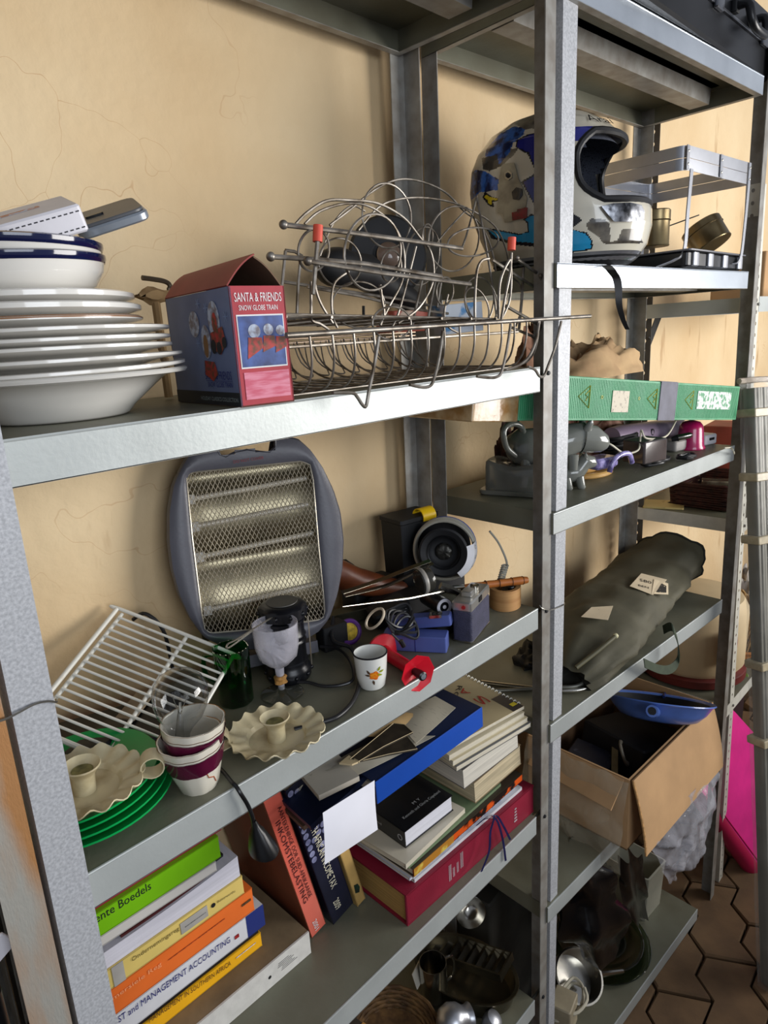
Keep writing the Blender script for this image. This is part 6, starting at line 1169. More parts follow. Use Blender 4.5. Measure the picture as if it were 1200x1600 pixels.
# black case on top shelf
t = thing('hard_case', 'black hard case with a chunky handle and latches on the top shelf', 'case', V((1.5, .1, zT2)))
zc0 = zT2 + .001; CXL = 1.152; MB().rbox((CXL + .37, .105, zc0 + .036), (.74, .30, .07), .010).build('lower_shell', BLACKP, t); MB().rbox((CXL + .37, .105, zc0 + .108), (.74, .30, .07), .010).build('lid', BLACKP, t)
MB().rbox((CXL + .37, .104, zc0 + .072), (.742, .306, .006), .006).build('silver_seam', mat('dark_chrome', (120, 122, 128), .25, .8), t)
hx = hY(1170, 28, -.06).x
pts = smooth_path([(hx - .055, -.048, zc0 + .09), (hx - .055, -.075, zc0 + .088), (hx - .050, -.082, zc0 + .060), (hx - .03, -.085, zc0 + .046), (hx + .03, -.085, zc0 + .046), (hx + .05, -.082, zc0 + .060), (hx + .055, -.075, zc0 + .088), (hx + .055, -.048, zc0 + .09)], 4)
MB().tube(pts, .009, 10).build('handle', BLACKP, t)
for k in (-1, 1):
    x = hx + k * .15; MB().rbox((x, -.050, zc0 + .078), (.040, .010, .034), .004).build('latch', mat('dark_chrome', (120, 122, 128)), t)
    MB().rbox((hx + k * .055, -.05, zc0 + .09), (.022, .012, .024), .003).build('handle_mount', BLACKM, t)
# ================================================================ SHELF 3 far bay
z3s = z3 + .0006
A = V((.790, .062, 1.306)); B = hY(1150, 656, -.062); F = frame(A, B - A); Lg = (B - A).length; Hg, Dg = .086, .17
t = thing('long_green_box', 'long flat green carton taped with grey, its left end brown and shiny', 'box', F); GRB = mat('green_carton', (40, 138, 88), .5, 0, col2=(96, 164, 124), scale=9, thr=(.4, .75), bump=.2, stretch=(3, 1, 1)); BRT = mat('brown_taped_card', (160, 118, 66), .22, 0, col2=(196, 170, 130), scale=26, thr=(.4, .62), bump=.8, bscale=40, coat=.5)
xs0 = hY(811, 640, .03); sp_ = (F.inverted() @ hP(811, 640, A, (F.to_3x3() @ V((0, 1, 0))))).x
MB(F).rbox((sp_ / 2, Dg / 2, Hg / 2 - .002), (sp_, Dg, Hg), .004).build('taped_end', BRT, t); MB(F).rbox(((Lg + sp_) / 2, Dg / 2, Hg / 2), (Lg - sp_, Dg, Hg), .002).build('carton_body', GRB, t)
rb = mat('carton_rib', (52, 150, 100), .5, 0, .1, 30); mb = MB(F)
for i in range(150): x = sp_ + .003 + i * (Lg - sp_ - .006) / 150; mb.box((x, -.0003, Hg / 2), (.0022, .001, Hg - .008))
tag(mb.build('corrugation_ribs', rb, t), kind='stuff')
def gx(px): return (F.inverted() @ hP(px, 630, A, (F.to_3x3() @ V((0, 1, 0))))).x
MB(F).box(((gx(1029) + gx(1055)) / 2, -.0015, Hg / 2), (gx(1055) - gx(1029), .002, Hg + .001)).build('grey_tape', mat('grey_tape', (98, 98, 112), .6, 0, .15, 30), t); MB(F).box(((gx(1029) + gx(1055)) / 2, Dg / 2, Hg + .0008), (gx(1055) - gx(1029), Dg, .001)).build('grey_tape', mat('grey_tape', (98, 98, 112)), t)
MB(F).box(((gx(955) + gx(981)) / 2, -.0016, Hg * .46), (gx(981) - gx(955), .001, Hg * .52)).build('pale_label', mat('pale_label', (206, 196, 176), .6, 0, col2=(160, 150, 136), scale=160, thr=(.35, .45)), t)
MB(F).box(((gx(1088) + gx(1140)) / 2, -.0016, Hg * .56), (gx(1140) - gx(1088), .001, Hg * .50)).build('torn_label', mat('torn_label', (206, 210, 206), .5, 0, col2=(60, 140, 96), scale=90, thr=(.42, .5)), t)
YP = mat('yellow_print', (206, 196, 80), .5)
for px in (912, 1018, 1076):
    x = gx(px); s_ = .021; P_ = [(x - s_, Hg * .55), (x + s_ * .75, Hg * .55 + s_ * 1.05), (x + s_ * .75, Hg * .55 - s_ * 1.05)]
    Mx = F @ Matrix.Translation((0, -.0013, 0)) @ FX; MB(Mx).tube([(a, b, 0) for a, b in P_], .0011, 4, closed=True).build('triangle_print', YP, t); MB(Mx).tube([(x + s_ * .7, Hg * .55 + s_ * .6, 0), (x + s_ * .1, Hg * .55 + .004, 0), (x + s_ * .5, Hg * .55, 0), (x + s_ * .2, Hg * .55 - .008, 0)], .0010, 4).build('figure_print', YP, t)
for px in (939, 997): MB(F @ Matrix.Translation((gx(px), -.0013, Hg * .55)) @ FX).ring(loop(14, .0035), loop(14, .0024), .0004).build('ring_print', YP, t)
# sandy cloth on the box
def cloth_lump(name, lb, cx_, cy_, cz_, sx, sy, h, m, ang=0, seed=0, cat='cloth', parent=None, fr=9, e=2.0):
    mb = MB(RZ((cx_, cy_, cz_), ang)); rows = []; n1, n2 = 20, 34
    for i in range(n1 + 1):
        f = i / n1; r = math.sin(f * math.pi / 2) ; zz_ = math.cos(f * math.pi / 2) ** .8 if f < 1 else 0; row = []
        for k in range(n2):
            a = 2 * math.pi * k / n2; d = V((math.cos(a) * r, math.sin(a) * r, 0)); nn = noise.noise(V((d.x * 2.4 + seed, d.y * 2.4, zz_ * 2))) * .35 + noise.noise(V((d.x * fr * .7 + seed, d.y * fr, seed))) * .16
            row.append((d.x * sx * (1 + nn * .7), d.y * sy * (1 + nn * .7), max(0, h * zz_ * (1 + nn * 2.2))))
        rows.append(row)
    mb.grid(rows, closed=True); o = mb.build(name, m, parent, ang=70)
    if parent is None: tag(o, lb, cat)
    return o
SNC = mat('sandy_suede', (196, 164, 120), .85, 0, col2=(160, 128, 92), scale=12, thr=(.3, .7), bump=.6, bscale=40); 
def onbox(px, py, yl=.07): return F @ V((gx(px), yl, Hg))
p = onbox(955, 590); cloth_lump('suede_cloth', 'sandy crumpled suede cloth lying on the green carton', p.x + .05, p.y + .01, p.z + .0035, .155, .075, .062, SNC, -6, 3.1)
p = onbox(905, 590, .12); cloth_lump('brown_cloth', 'reddish brown crumpled fabric piece behind the sandy cloth', p.x + .02, p.y, p.z + .004, .075, .03, .085, mat('red_brown_fabric', (150, 108, 84), .85, 0, .2, 30, bump=.6), 4, 8.7)
# grey ceramic pieces
CER = mat('grey_ceramic', (122, 124, 118), .12, 0, .12, 12, coat=.5)
A = hZ(749, 772, z3s); B = hZ(836, 778, z3s); d = (B - A).normalized(); F = frame(A, d); Ld = .155
t = thing('butter_dish', 'long grey ceramic lidded dish with a wavy lid top', 'dish', F); MB(F).rbox((Ld / 2 + .002, .045, .005), (Ld + .012, .10, .010), .02).build('base_plate', CER, t)
rows = []; nP = 28; 
for z_, k in ((.010, 1), (.03, 1), (.05, .99), (.062, .97), (.067, .90), (.069, .6), (.069, .02)):
    r_ = []
    for i in range(nP):
        a = 2 * math.pi * i / nP; ca, sa = math.cos(a), math.sin(a); ex = 2 / 5; x = Ld / 2 - .002 + (Ld / 2 - .006) * k * math.copysign(abs(ca) ** ex, ca); y = .045 + .038 * k * math.copysign(abs(sa) ** ex, sa); r_.append((x, y, z_ * (1 + (.10 * math.cos((x / Ld - .5) * 6.3 + 3.3) if z_ > .03 else 0))))
    rows.append(r_)
MB(F).grid(rows, closed=True).build('dish_lid', CER, t)
# animal creamer standing on the dish lid
c = hY(832, 700, .12); c.z += .004; hd_ = hY(912, 688, .045); ax = (hd_ - c).normalized(); F = frame(c, (ax.x, ax.y, 0)); t = thing('ceramic_creamer', 'grey ceramic animal-shaped jug with a curled tail handle on the dish lid', 'jug', Matrix.Translation((c.x, c.y, c.z - .05)))
body = MB(F).tube([(-.060, 0, .004), (-.052, 0, .004), (-.035, 0, .002), (-.01, 0, -.002), (.03, 0, 0), (.065, 0, .006), (.09, 0, .012), (.115, 0, .02)], [.004, .022, .036, .040, .038, .036, .032, .024], 24); body.build('body', CER, t)
hh = F.inverted() @ hd_; L0 = hh.x
MB(F).tube([(.10, 0, .010), (L0 - .004, 0, .012), (L0 + .02, 0, .006), (L0 + .042, 0, -.004), (L0 + .050, 0, -.008)], [.026, .032, .029, .020, .010], 20).build('head', CER, t)
for s_ in (-1, 1): MB(F).tube([(L0 + .0, s_ * .018, .030), (L0 + .006, s_ * .026, .046), (L0 + .008, s_ * .028, .052)], [.010, .006, .001], 10).build('ear', CER, t)
MB().tube(smooth_path([hY(806, 712, .13), hY(792, 700, .135), hY(787, 680, .135), hY(790, 668, .135), hY(803, 662, .135), hY(815, 668, .13), hY(820, 685, .12)], 5), .0062, 12).build('tail_handle', CER, t)
for lx in (-.02, .08):
    for s_ in (-1, 1): MB(F).tube([(lx, s_ * .020, -.02), (lx, s_ * .022, -.052)], [.012, .009], 12).build('leg', CER, t)
# small ceramic animal
c = hZ(893, 762, z3s); F = RZ((c.x, c.y, z3s), -40); t = thing('ceramic_figurine', 'small grey ceramic animal figure beside the lidded dish', 'figurine', F)
MB(F).tube([(-.03, 0, .030), (-.015, 0, .032), (.01, 0, .034), (.02, 0, .044), (.028, 0, .056), (.044, 0, .052), (.052, 0, .046)], [.012, .022, .021, .017, .019, .014, .006], 18).build('body', CER, t)
for lx in (-.016, .012):
    for s_ in (-1, 1): MB(F).tube([(lx, s_ * .012, .026), (lx + .004, s_ * .014, .004), (lx + .009, s_ * .014, .0)], [.010, .009, .007], 12).build('leg', CER, t)
for s_ in (-1, 1): MB(F).tube([(.026, s_ * .010, .066), (.024, s_ * .016, .078)], [.006, .001], 8).build('ear', CER, t)
cloth_lump('knitted_lump', 'dark maroon shaggy lump behind the jug handle', *(lambda c: (c.x, c.y))(hZ(800, 752, z3s)), z3s, .045, .035, .105, mat('dark_maroon_wool', (84, 52, 46), .9, 0, .35, 60, 1, 90), 0, 2.2, 'lump')
c = hZ(920, 712, z3s); cloth_lump('pink_brown_cloth', 'pinkish brown folded fabric behind the ceramic head', c.x, c.y, z3s, .13, .045, .105, mat('pink_brown_fabric', (190, 146, 126), .8, 0, col2=(120, 70, 60), scale=20, thr=(.35, .6), bump=.6, stretch=(3, 1, 1)), -20, 5.5)
LIL = mat('lilac_plastic', (146, 128, 150), .4, 0, .08, 14); a = hY(955, 684, .14); b = hY(1068, 668, .11); t = thing('lilac_tube', 'lilac plastic bottle lying under the green carton', 'bottle', a); MB().tube([a, a.lerp(b, .1), a.lerp(b, .9), b], [.026, .030, .030, .02], 20).build('bottle_body', LIL, t)
c = a.lerp(b, .42); MB(Matrix.Translation(c + V((-.012, -.0275, .006))) @ FX).ring(loop(16, .009), loop(16, .0065), .002).build('emblem_print', INK, t)
# wooden trivets
TW = mat('trivet_wood', (206, 164, 96), .4, 0, col2=(176, 132, 70), scale=5, thr=(.3, .7), stretch=(1, 8, 1), coat=.2); c = hZ(932, 741, z3s)
cc = V((c.x - .005, c.y + .055, z3s)); t = thing('wooden_trivet', 'pale round wooden board under the lilac glass piece', 'board', cc); MB(Matrix.Translation(cc)).lathe([(0, 0), (.085, 0), (.088, .003), (.088, .009), (.085, .012), (.074, .012), (.070, .008), (0, .008)], 48, cap0=False, cap1=False).build('board_disc', TW, t)
cc2 = cc + V((-.018, .0, .0125)); o = MB(ROT(cc2, 2, 2, 0)).lathe([(0, 0), (.060, 0), (.062, .003), (.062, .010), (.060, .012), (0, .012)], 40, cap0=False, cap1=False).build('wooden_disc', TW); tag(o, 'smaller round wooden disc stacked on the pale board', 'disc')
PG = mat('lilac_glass', (170, 160, 216), .12, 0, col2=(84, 74, 120), scale=50, thr=(.4, .6), coat=.8); c = hY(955, 720, .03); F = RZ(c, -15); t = thing('lilac_glass_holder', 'shiny lilac plastic holder with an arched handle on the wooden boards', 'holder', F)
MB(F).rbox((-.025, .01, .0), (.07, .05, .024), .010).build('holder_body', PG, t); MB(F).tube(smooth_path([(-.03, -.022, -.018), (-.022, -.024, .004), (.0, -.024, .016), (.03, -.022, .014), (.046, -.018, -.008)], 5), [.006] * 21, 10).build('arched_handle', PG, t)
# charger, cords
CLR = mat('dark_clear_plastic', (78, 70, 70), .12, 0, .15, 20, coat=.6); A = hZ(1012, 726, z3s + .018); B = hZ(1050, 712, z3s + .018); F = frame(A + V((0, 0, 0)), B - A + V((.02, -.03, 0))); t = thing('power_adapter', 'dark clear plastic power adapter block with a pale label end', 'adapter', F)
MB(F).rbox((.035, .035, .026), (.085, .062, .052), .005).build('adapter_body', CLR, t); MB(F).box((.0785, .035, .026), (.0012, .054, .044)).build('label_plate', mat('label_blue_grey', (176, 180, 206), .4, 0, col2=(120, 122, 150), scale=140, thr=(.35, .45)), t)
def heap(name, lb, c, n, r, m, tr=.0035, seed=1, h=.01, sq=.55):
    rnd = random.Random(seed); pts = []
    for i in range(n * 10): a = 2 * math.pi * i / 10; q_ = r * (.7 + .45 * rnd.random()); pts.append(c + V((q_ * math.cos(a), q_ * sq * math.sin(a), tr + h * (i / (n * 10)) + rnd.random() * .004)))
    o = MB().tube(smooth_path(pts, 3), tr, 8).build(name, m); return tag(o, lb, 'cable')
heap('black_cable', 'heap of coiled black cable behind the clear adapter', hZ(985, 716, z3s) + V((0, .03, 0)), 9, .065, RC, .004, 3, .055); heap('black_cable', 'loose black cable curling at the shelf edge before the clear adapter', hZ(1040, 727, z3s) + V((0, .025, 0)), 3, .045, RC, .004, 5, .008)
o = MB().tube(smooth_path([hY(1056, 658, .02), hY(1040, 682, .01), (hY(1010, 685, .01)), hY(1002, 672, .02), hY(1000, 690, .02), hY(996, 704, .01), hY(975, 708, .02), hY(955, 695, .03), hY(940, 690, .05)], 6), .0022, 8).build('charger_lead', mat('cream_cord', (206, 200, 180), .5)); tag(o, 'cream cord looping from under the green carton to the ceramic head', 'cable')
a = hY(1060, 684, .03); b = hY(1082, 679, .0); t = thing('silver_plug', 'silver tipped black jack behind the clear adapter', 'plug', a); MB().tube([a, a.lerp(b, .8), b], [.008, .008, .004], 12).build('silver_tip', STEEL, t); MB().tube([a - (b - a) * .5, a], [.006, .009], 12).build('black_sleeve', BLACKM, t)
A = hZ(1068, 707, z3s); F = RZ(V((A.x + .0, A.y + .02, z3s)), -14); t = thing('grey_remote', 'grey and white plastic device lying before the magenta cup', 'remote', F); MB(F).rbox((.055, .02, .015), (.13, .05, .03), .008).build('grey_body', mat('warm_grey_plastic', (150, 146, 142), .35), t); MB(F).rbox((.148, .02, .014), (.055, .046, .028), .006).build('white_cap', WHP, t)
MB(F).box((.085, -.0055, .016), (.035, .001, .018)).build('ink_label', mat('ink_label', (120, 118, 120), .5, 0, col2=(60, 60, 64), scale=300), t); MB(F).rbox((.150, -.0035, .016), (.022, .002, .007), .001).build('grey_window', BLACKM, t)
heap('black_cable', 'black lead with plug between adapter and grey device', hZ(1082, 719, z3s) + V((0, .015, 0)), 2, .03, RC, .004, 9, .006)
o = MB().tube(smooth_path([hZ(1132, 700, z3s + .012), hZ(1142, 700, z3s + .006), hZ(1146, 705, z3s + .003), hY(1147, 709, -.062)], 5), .002, 8).build('white_lead', mat('cream_cord', (206, 200, 180))); tag(o, 'short white lead dangling at the right end of the shelf', 'cable')
c = hZ(1117, 702, z3s); t = thing('magenta_cup', 'magenta plastic cup standing upside down under the green carton', 'cup', V((c.x, c.y + .06, z3s))); MG2 = mat('magenta_plastic', (178, 22, 92), .25, 0, .1, 20, coat=.4)
MB(Matrix.Translation((c.x - .01, c.y + .06, z3s))).lathe([(.037, 0), (.0375, .004), (.034, .010), (.031, .050), (.029, .062), (.022, .071), (.008, .075), (0, .0752)], 36, cap0=False, cap1=False).build('cup_body', MG2, t); MB(Matrix.Translation((c.x - .01, c.y + .06, z3s))).tube([(.030, -.015, .02), (.044, -.016, .012), (.042, -.016, .001)], .004, 8).build('cup_tab', MG2, t)
# ================================================================ SHELF 4 tent bag
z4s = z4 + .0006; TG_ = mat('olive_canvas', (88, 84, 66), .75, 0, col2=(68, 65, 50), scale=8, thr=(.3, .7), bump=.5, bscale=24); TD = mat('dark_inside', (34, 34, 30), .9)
SECB = [(1.075, .045, .060, .026), (1.11, .052, .085, .038), (1.17, .062, .105, .050), (1.26, .080, .118, .058), (1.36, .092, .122, .060), (1.46, .100, .120, .060), (1.56, .110, .118, .060), (1.66, .118, .112, .063), (1.75, .120, .105, .068), (1.83, .120, .098, .074), (1.845, .120, .10, .078)]
t = thing('tent_bag', 'olive green canvas tent bag with paper tags lying across the shelf', 'bag', V((1.45, .1, z4s))); rows = []
n2 = 40; nx = 44
for i in range(nx + 1):
    x = SECB[0][0] + (SECB[-1][0] - SECB[0][0]) * i / nx
    for a, b in zip(SECB, SECB[1:]):
        if a[0] - 1e-9 <= x <= b[0] + 1e-9: f = (x - a[0]) / (b[0] - a[0]); cy_, w_, h_ = [a[j] * (1 - f) + b[j] * f for j in (1, 2, 3)]
    row = []
    for k in range(n2):
        a = 2 * math.pi * k / n2; ca, sa = math.cos(a), math.sin(a); nn = noise.noise(V((x * 9, ca * 1.6, sa * 1.6))) * .16 + noise.noise(V((x * 26, ca * 3, sa * 3 + 5))) * .07
        if x < 1.22: nn += .14 * math.sin(a * 9) * (1.22 - x) / .15
        row.append((x - .10 * (cy_ + w_ * ca - .1), cy_ + w_ * ca * (1 + nn), z4s + max(0, h_ + h_ * sa * (1 + nn * (1.4 if sa > 0 else 0)))))
    rows.append(row)
MB().grid(rows, closed=True).build('bag_body', TG_, t, ang=80)
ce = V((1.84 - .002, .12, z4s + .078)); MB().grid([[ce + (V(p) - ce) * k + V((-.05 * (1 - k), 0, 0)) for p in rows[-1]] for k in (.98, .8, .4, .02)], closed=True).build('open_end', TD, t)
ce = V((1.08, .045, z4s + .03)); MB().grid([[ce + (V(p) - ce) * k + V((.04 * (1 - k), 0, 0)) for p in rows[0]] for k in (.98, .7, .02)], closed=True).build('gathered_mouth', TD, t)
MB().tube([p for p in [V(q_) for q_ in rows[-1]]], .004, 6, closed=True).build('hem', mat('dark_hem', (40, 40, 34), .8), t)
def zbag(px, py):
    """point on the upper side of the bag along the pixel ray"""
    d = ray(px, py); T = .6
    while T < 3:
        p = CPOS + d * T; x = p.x + .10 * (p.y - .1)
        if SECB[0][0] < x < SECB[-1][0]:
            for a, b in zip(SECB, SECB[1:]):
                if a[0] <= x <= b[0]: f = (x - a[0]) / (b[0] - a[0]); cy_, w_, h_ = [a[j] * (1 - f) + b[j] * f for j in (1, 2, 3)]
            if ((p.y - cy_) / w_) ** 2 + ((p.z - z4s - h_) / h_) ** 2 < 1.25: return p - d.normalized() * .004
        T += .002
    return hZ(px, py, z4s + .1)
TGP = mat('tag_paper', (222, 204, 172), .7, 0, .06, 20)
def tagp(px4, nm, m, lift=0, parent=None):
    P4 = [zbag(*q_) for q_ in px4]; 
    if lift: P4 = [p - ray(*q_).normalized() * lift for p, q_ in zip(P4, px4)]
    return MB().slab([[quadlerp(*P4, i / 4, j / 4) for i in range(5)] for j in range(5)], .0008).build(nm, m, parent), P4
g1, P4 = tagp([(984, 916), (1002, 896), (1042, 906), (1020, 930)], 'paper_tag', TGP, .001, t); ux = (P4[2] - P4[1]).normalized(); uy = (P4[1] - P4[0]); uy = (uy - ux * uy.dot(ux)).normalized(); M_ = Matrix((ux, uy, ux.cross(uy))).transposed().to_4x4(); M_.translation = P4[0] + (P4[1] - P4[0]) * .45 + ux * .012 + ux.cross(uy) * .0012; text('S80', 'handwriting', INK, t, M_, .030, .016)
M_.translation = P4[0] + (P4[1] - P4[0]) * .12 + ux * .018 + ux.cross(uy) * .0012; text('BEN', 'handwriting', INK, t, M_, .026, .010)
g2, P4 = tagp([(1018, 928), (1022, 905), (1044, 912), (1044, 929)], 'logo_tag', TGP, .0005, t); g3, P5 = tagp([(1026, 925), (1034, 912), (1041, 916), (1041, 926)], 'logo_print', mat('black_tag_print', (40, 36, 30), .6, 0, col2=(196, 180, 150), scale=120, thr=(.36, .4)), .003, t)
g4, P4 = tagp([(908, 964), (924, 949), (958, 947), (950, 969)], 'paper_tag', TGP, .001, t)
ux = (P4[2] - P4[1]).normalized(); uy = (P4[1] - P4[0]); uy = (uy - ux * uy.dot(ux)).normalized(); M_ = Matrix((ux, uy, ux.cross(uy))).transposed().to_4x4(); M_.translation = P4[0] + (P4[1] - P4[0]) * .4 + ux * .03 + ux.cross(uy) * .0015; text('48', 'handwriting', INK, t, M_, .016, .008)
MB().tube([zbag(900, 1046) + V((0, 0, .004)), zbag(935, 1020) + V((0, 0, .006)), zbag(962, 1000) + V((0, 0, .010))], .005, 10).build('cord_rod', mat('olive_rod', (96, 92, 70), .5), t); MB().ball(zbag(962, 1000) + V((0, 0, .010)), .006, seg=12, rings=8).build('rod_tip', mat('cream_tip', (206, 200, 160), .4), t)
pp = smooth_path([hY(1036, 984, -.03), hY(1050, 980, -.06), hY(1060, 1005, -.075), hY(1060, 1030, -.075), hY(1048, 1045, -.072), hY(1030, 1046, -.065), hY(1006, 1036, -.055)], 5)
MB().slab([[p + CUP * .010 + CFW * .004, p - CUP * .010 - CFW * .004] for p in pp], .0018).build('webbing_strap', mat('green_webbing', (52, 62, 44), .8, 0, .15, 60), t)
t = thing('bent_tent_poles', 'pair of bent metal tubes poking out left of the tent bag', 'tube', hZ(835, 1076, z4s))
MB().tube(smooth_path([hZ(752, 1066, z4s + .006), hZ(800, 1072, z4s + .006), hZ(860, 1078, z4s + .006), hZ(895, 1079, z4s + .008), hZ(918, 1074, z4s + .012), hZ(938, 1058, z4s + .020)], 6), .0055, 10).build('bent_tube', STEEL, t); MB().tube(smooth_path([hZ(748, 1080, z4s + .006), hZ(800, 1078, z4s + .006), hZ(860, 1074, z4s + .012), hZ(900, 1072, z4s + .016), hZ(925, 1058, z4s + .022)], 6), .0045, 10).build('bent_tube', mat('dull_tube', (120, 120, 112), .4, .7), t)
cloth_lump('dark_pouch', 'small dark pouch behind the post left of the tent bag', *(lambda c: (c.x + .03, c.y + .02))(hZ(840, 1040, z4s)), z4s, .07, .05, .03, BLACKM, 0, 6.6, 'pouch')
# ================================================================ SHELF 5 cardboard box
z5s = z5 + .0008; A = V((1.196, -.062, z5s)); B = V((1.655, -.080, z5s)); F = frame(A, B - A); Lb_ = (B - A).length; Hb, Db = .196, .285; tk = .004
t = thing('cardboard_box', 'open cardboard box wrapped in clear plastic with its front flap folded down', 'box', F)
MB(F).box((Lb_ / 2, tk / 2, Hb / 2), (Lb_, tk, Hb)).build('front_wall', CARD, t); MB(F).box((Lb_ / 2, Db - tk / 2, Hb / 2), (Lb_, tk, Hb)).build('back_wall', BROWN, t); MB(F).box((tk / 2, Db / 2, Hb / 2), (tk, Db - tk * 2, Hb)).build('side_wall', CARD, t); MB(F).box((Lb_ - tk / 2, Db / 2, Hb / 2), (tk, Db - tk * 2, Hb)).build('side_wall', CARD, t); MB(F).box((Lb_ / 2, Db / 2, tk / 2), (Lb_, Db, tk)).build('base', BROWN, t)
rows = []
for j in range(7):
    f = j / 6; rows.append([(Lb_ * (.0 + i / 10), -.006 - .040 * math.sin(f * 1.35), Hb + .002 - .186 * f) for i in range(11)])
fl_o = MB(F).slab(rows, .004).build('front_flap', CARD, t)
for i in range(1, 7): MB(F).tube([(Lb_ * i / 7.2, -.007 - .040 * math.sin(f * 1.35) - .0012, Hb + .002 - .186 * f) for f in [k / 6 for k in range(7)]], .0016, 4).build('flap_crease', mat('card_crease', (140, 104, 68), .85), fl_o)
MB(F).tube([(.002, -.008 - .040 * math.sin(f * 1.35), Hb + .002 - .186 * f) for f in [k / 6 for k in range(7)]], .003, 5).build('torn_edge', mat('card_edge', (196, 150, 96), .9, 0, .25, 120), t)
rows = [[(-.002 - .05 * f, .02 + .24 * i / 8, Hb + .02 * math.sin(f * 3)) for i in range(9)] for f in (0, .5, 1)]; MB(F).slab([[(-.002 - .06 * f * (1 - .3 * i / 8), .012 + .24 * i / 8, Hb - .002 - .05 * f) for i in range(9)] for f in (0, .33, .66, 1)], .004).build('side_flap', CARD, t)
text('11.2', 'handwriting', INK, t, F @ Matrix.Translation((-.001, .13, .12)) @ Matrix(((0, 0, -1, 0), (-1, 0, 0, 0), (0, 1, 0, 0), (0, 0, 0, 1))), .05, .028)
# contents
o = MB(F @ ROT((.16, .12, Hb - .085), 0, -6, 28)).box((0, 0, 0), (.30, .016, .022)).build('wooden_batten', mat('olive_wood', (128, 112, 76), .7, 0, .2, 20)); tag(o, 'thin wooden batten lying across the open box', 'batten')
o = MB(F @ ROT((.10, .17, .08), 10, 8, 15)).rbox((0, 0, 0), (.14, .11, .10), .006).build('dark_carton', mat('dark_navy_card', (30, 32, 44), .5, 0, col2=(120, 124, 140), scale=18, thr=(.3, .4))); tag(o, 'dark box with pale stripes inside the cardboard box', 'box')
o = MB(F @ ROT((.29, .13, .075), 0, 12, -10)).rbox((0, 0, 0), (.22, .20, .12), .01).build('black_bundle', BLACKM); tag(o, 'black bundle deep inside the cardboard box', 'bundle')
F_ = F @ ROT((.17, .10, Hb - .06), 70, 0, 30); o = MB(F_).tube([(.03 * math.cos(a), .03 * math.sin(a), 0) for a in [k * math.pi / 12 for k in range(20)]], .004, 8).build('grey_hoop', mat('grey_hoop', (110, 104, 92), .5)); tag(o, 'grey curved hoop sticking up inside the cardboard box', 'hoop')
# blue pan
d = (V((1.53, .02, .44)) - CPOS).normalized(); nrm = (V((0, 0, 1)) - d * d.z).normalized() - d * .10; nrm.normalize()
c = hY(1030, 1092, -.0); PF = Matrix.Translation(c) @ nrm.to_track_quat('Z', 'Y').to_matrix().to_4x4(); BP = mat('blue_enamel', (84, 116, 190), .3, .0, .1, 14, coat=.3)
t = thing('blue_pan', 'blue pan tilted on top of the open cardboard box', 'pan', PF); R = .137
MB(PF).lathe([(0, -.052), (.080, -.052), (.098, -.046), (.118, -.026), (.131, -.006), (R + .003, .0), (R + .002, .003), (.129, -.001), (.114, -.024), (.094, -.042), (0, -.047)], 56, cap0=False, cap1=False).build('pan_body', BP, t)
MB(PF).lathe([(.1275, -.003), (.113, -.0235), (.093, -.0412), (0, -.0462)], 56, cap0=False, cap1=False).build('dark_coating', mat('dark_pan_inside', (30, 32, 38), .4, 0, .2, 10), t)
hl = PF.inverted() @ hY(985, 1112, -.14); e1 = V((hl.x, hl.y, 0)).normalized(); MB(PF).tube([e1 * .112 + V((0, 0, -.022)), e1 * .150 + V((0, 0, -.018)), e1 * .168 + V((0, 0, -.016))], [.016, .014, .015], 14).build('handle_stub', BP, t); MB(PF).tube([e1 * .1675 + V((0, 0, -.016)), e1 * .1690 + V((0, 0, -.016))], .010, 14).build('handle_socket', BLACKM, t)
e2 = -e1; MB(PF).tube(smooth_path([e2 * .130 + V((0, .012, -.004)), e2 * .155 + V((0, .006, .002)), e2 * .150 + V((0, -.012, .002)), e2 * .130 + V((0, -.012, -.004))], 4), .004, 8).build('hanging_loop', mat('navy_loop', (30, 48, 110), .35), t)
# film over the box and hanging below
FILM = filmmat('clear_film', (206, 206, 214), .34, .08, 1.0); FILM2 = filmmat('dusty_film', (188, 178, 156), .34, .2, .8)
def film(fn, nu, nv, name, lb, m, cat='plastic'):
    rows = [[V(fn(i / nu, j / nv)) for i in range(nu + 1)] for j in range(nv + 1)]; o = MB().grid(rows).build(name, m, None, ang=80); return tag(o, lb, cat)
def f1(u, v):
    p = F @ V((-.022 - .03 * math.sin(v * 2.2) + .012 * noise.noise(V((u * 5, v * 5, 1))), -.01 + .28 * u, Hb + .01 - .24 * v)); return p + V((0, 0, .01 * noise.noise(V((u * 7, v * 3, 4)))))
film(f1, 24, 20, 'plastic_wrap', 'dusty clear plastic wrap over the left side of the cardboard box', FILM2)
def f2(u, v):
    w = 1 - .45 * v; x = .01 + Lb_ * (.52 + (u - .5) * w * .96) + .02 * v; bl = math.sin(math.pi * (.12 + .88 * v)) ** .8 * math.sin(math.pi * (.08 + .84 * u)); nn = noise.noise(V((u * 5, v * 5, 2))) * .022 + noise.noise(V((u * 13, v * 11, 7))) * .007
    return F @ V((x, -.022 - .040 * bl + nn - .02 * v, Hb - .150 - .20 * v - .035 * math.sin(math.pi * u) * v - .02 * (1 - u) * v + nn * .4))
film(f2, 40, 34, 'plastic_bag', 'crumpled clear plastic bag hanging below the cardboard flap', FILM)
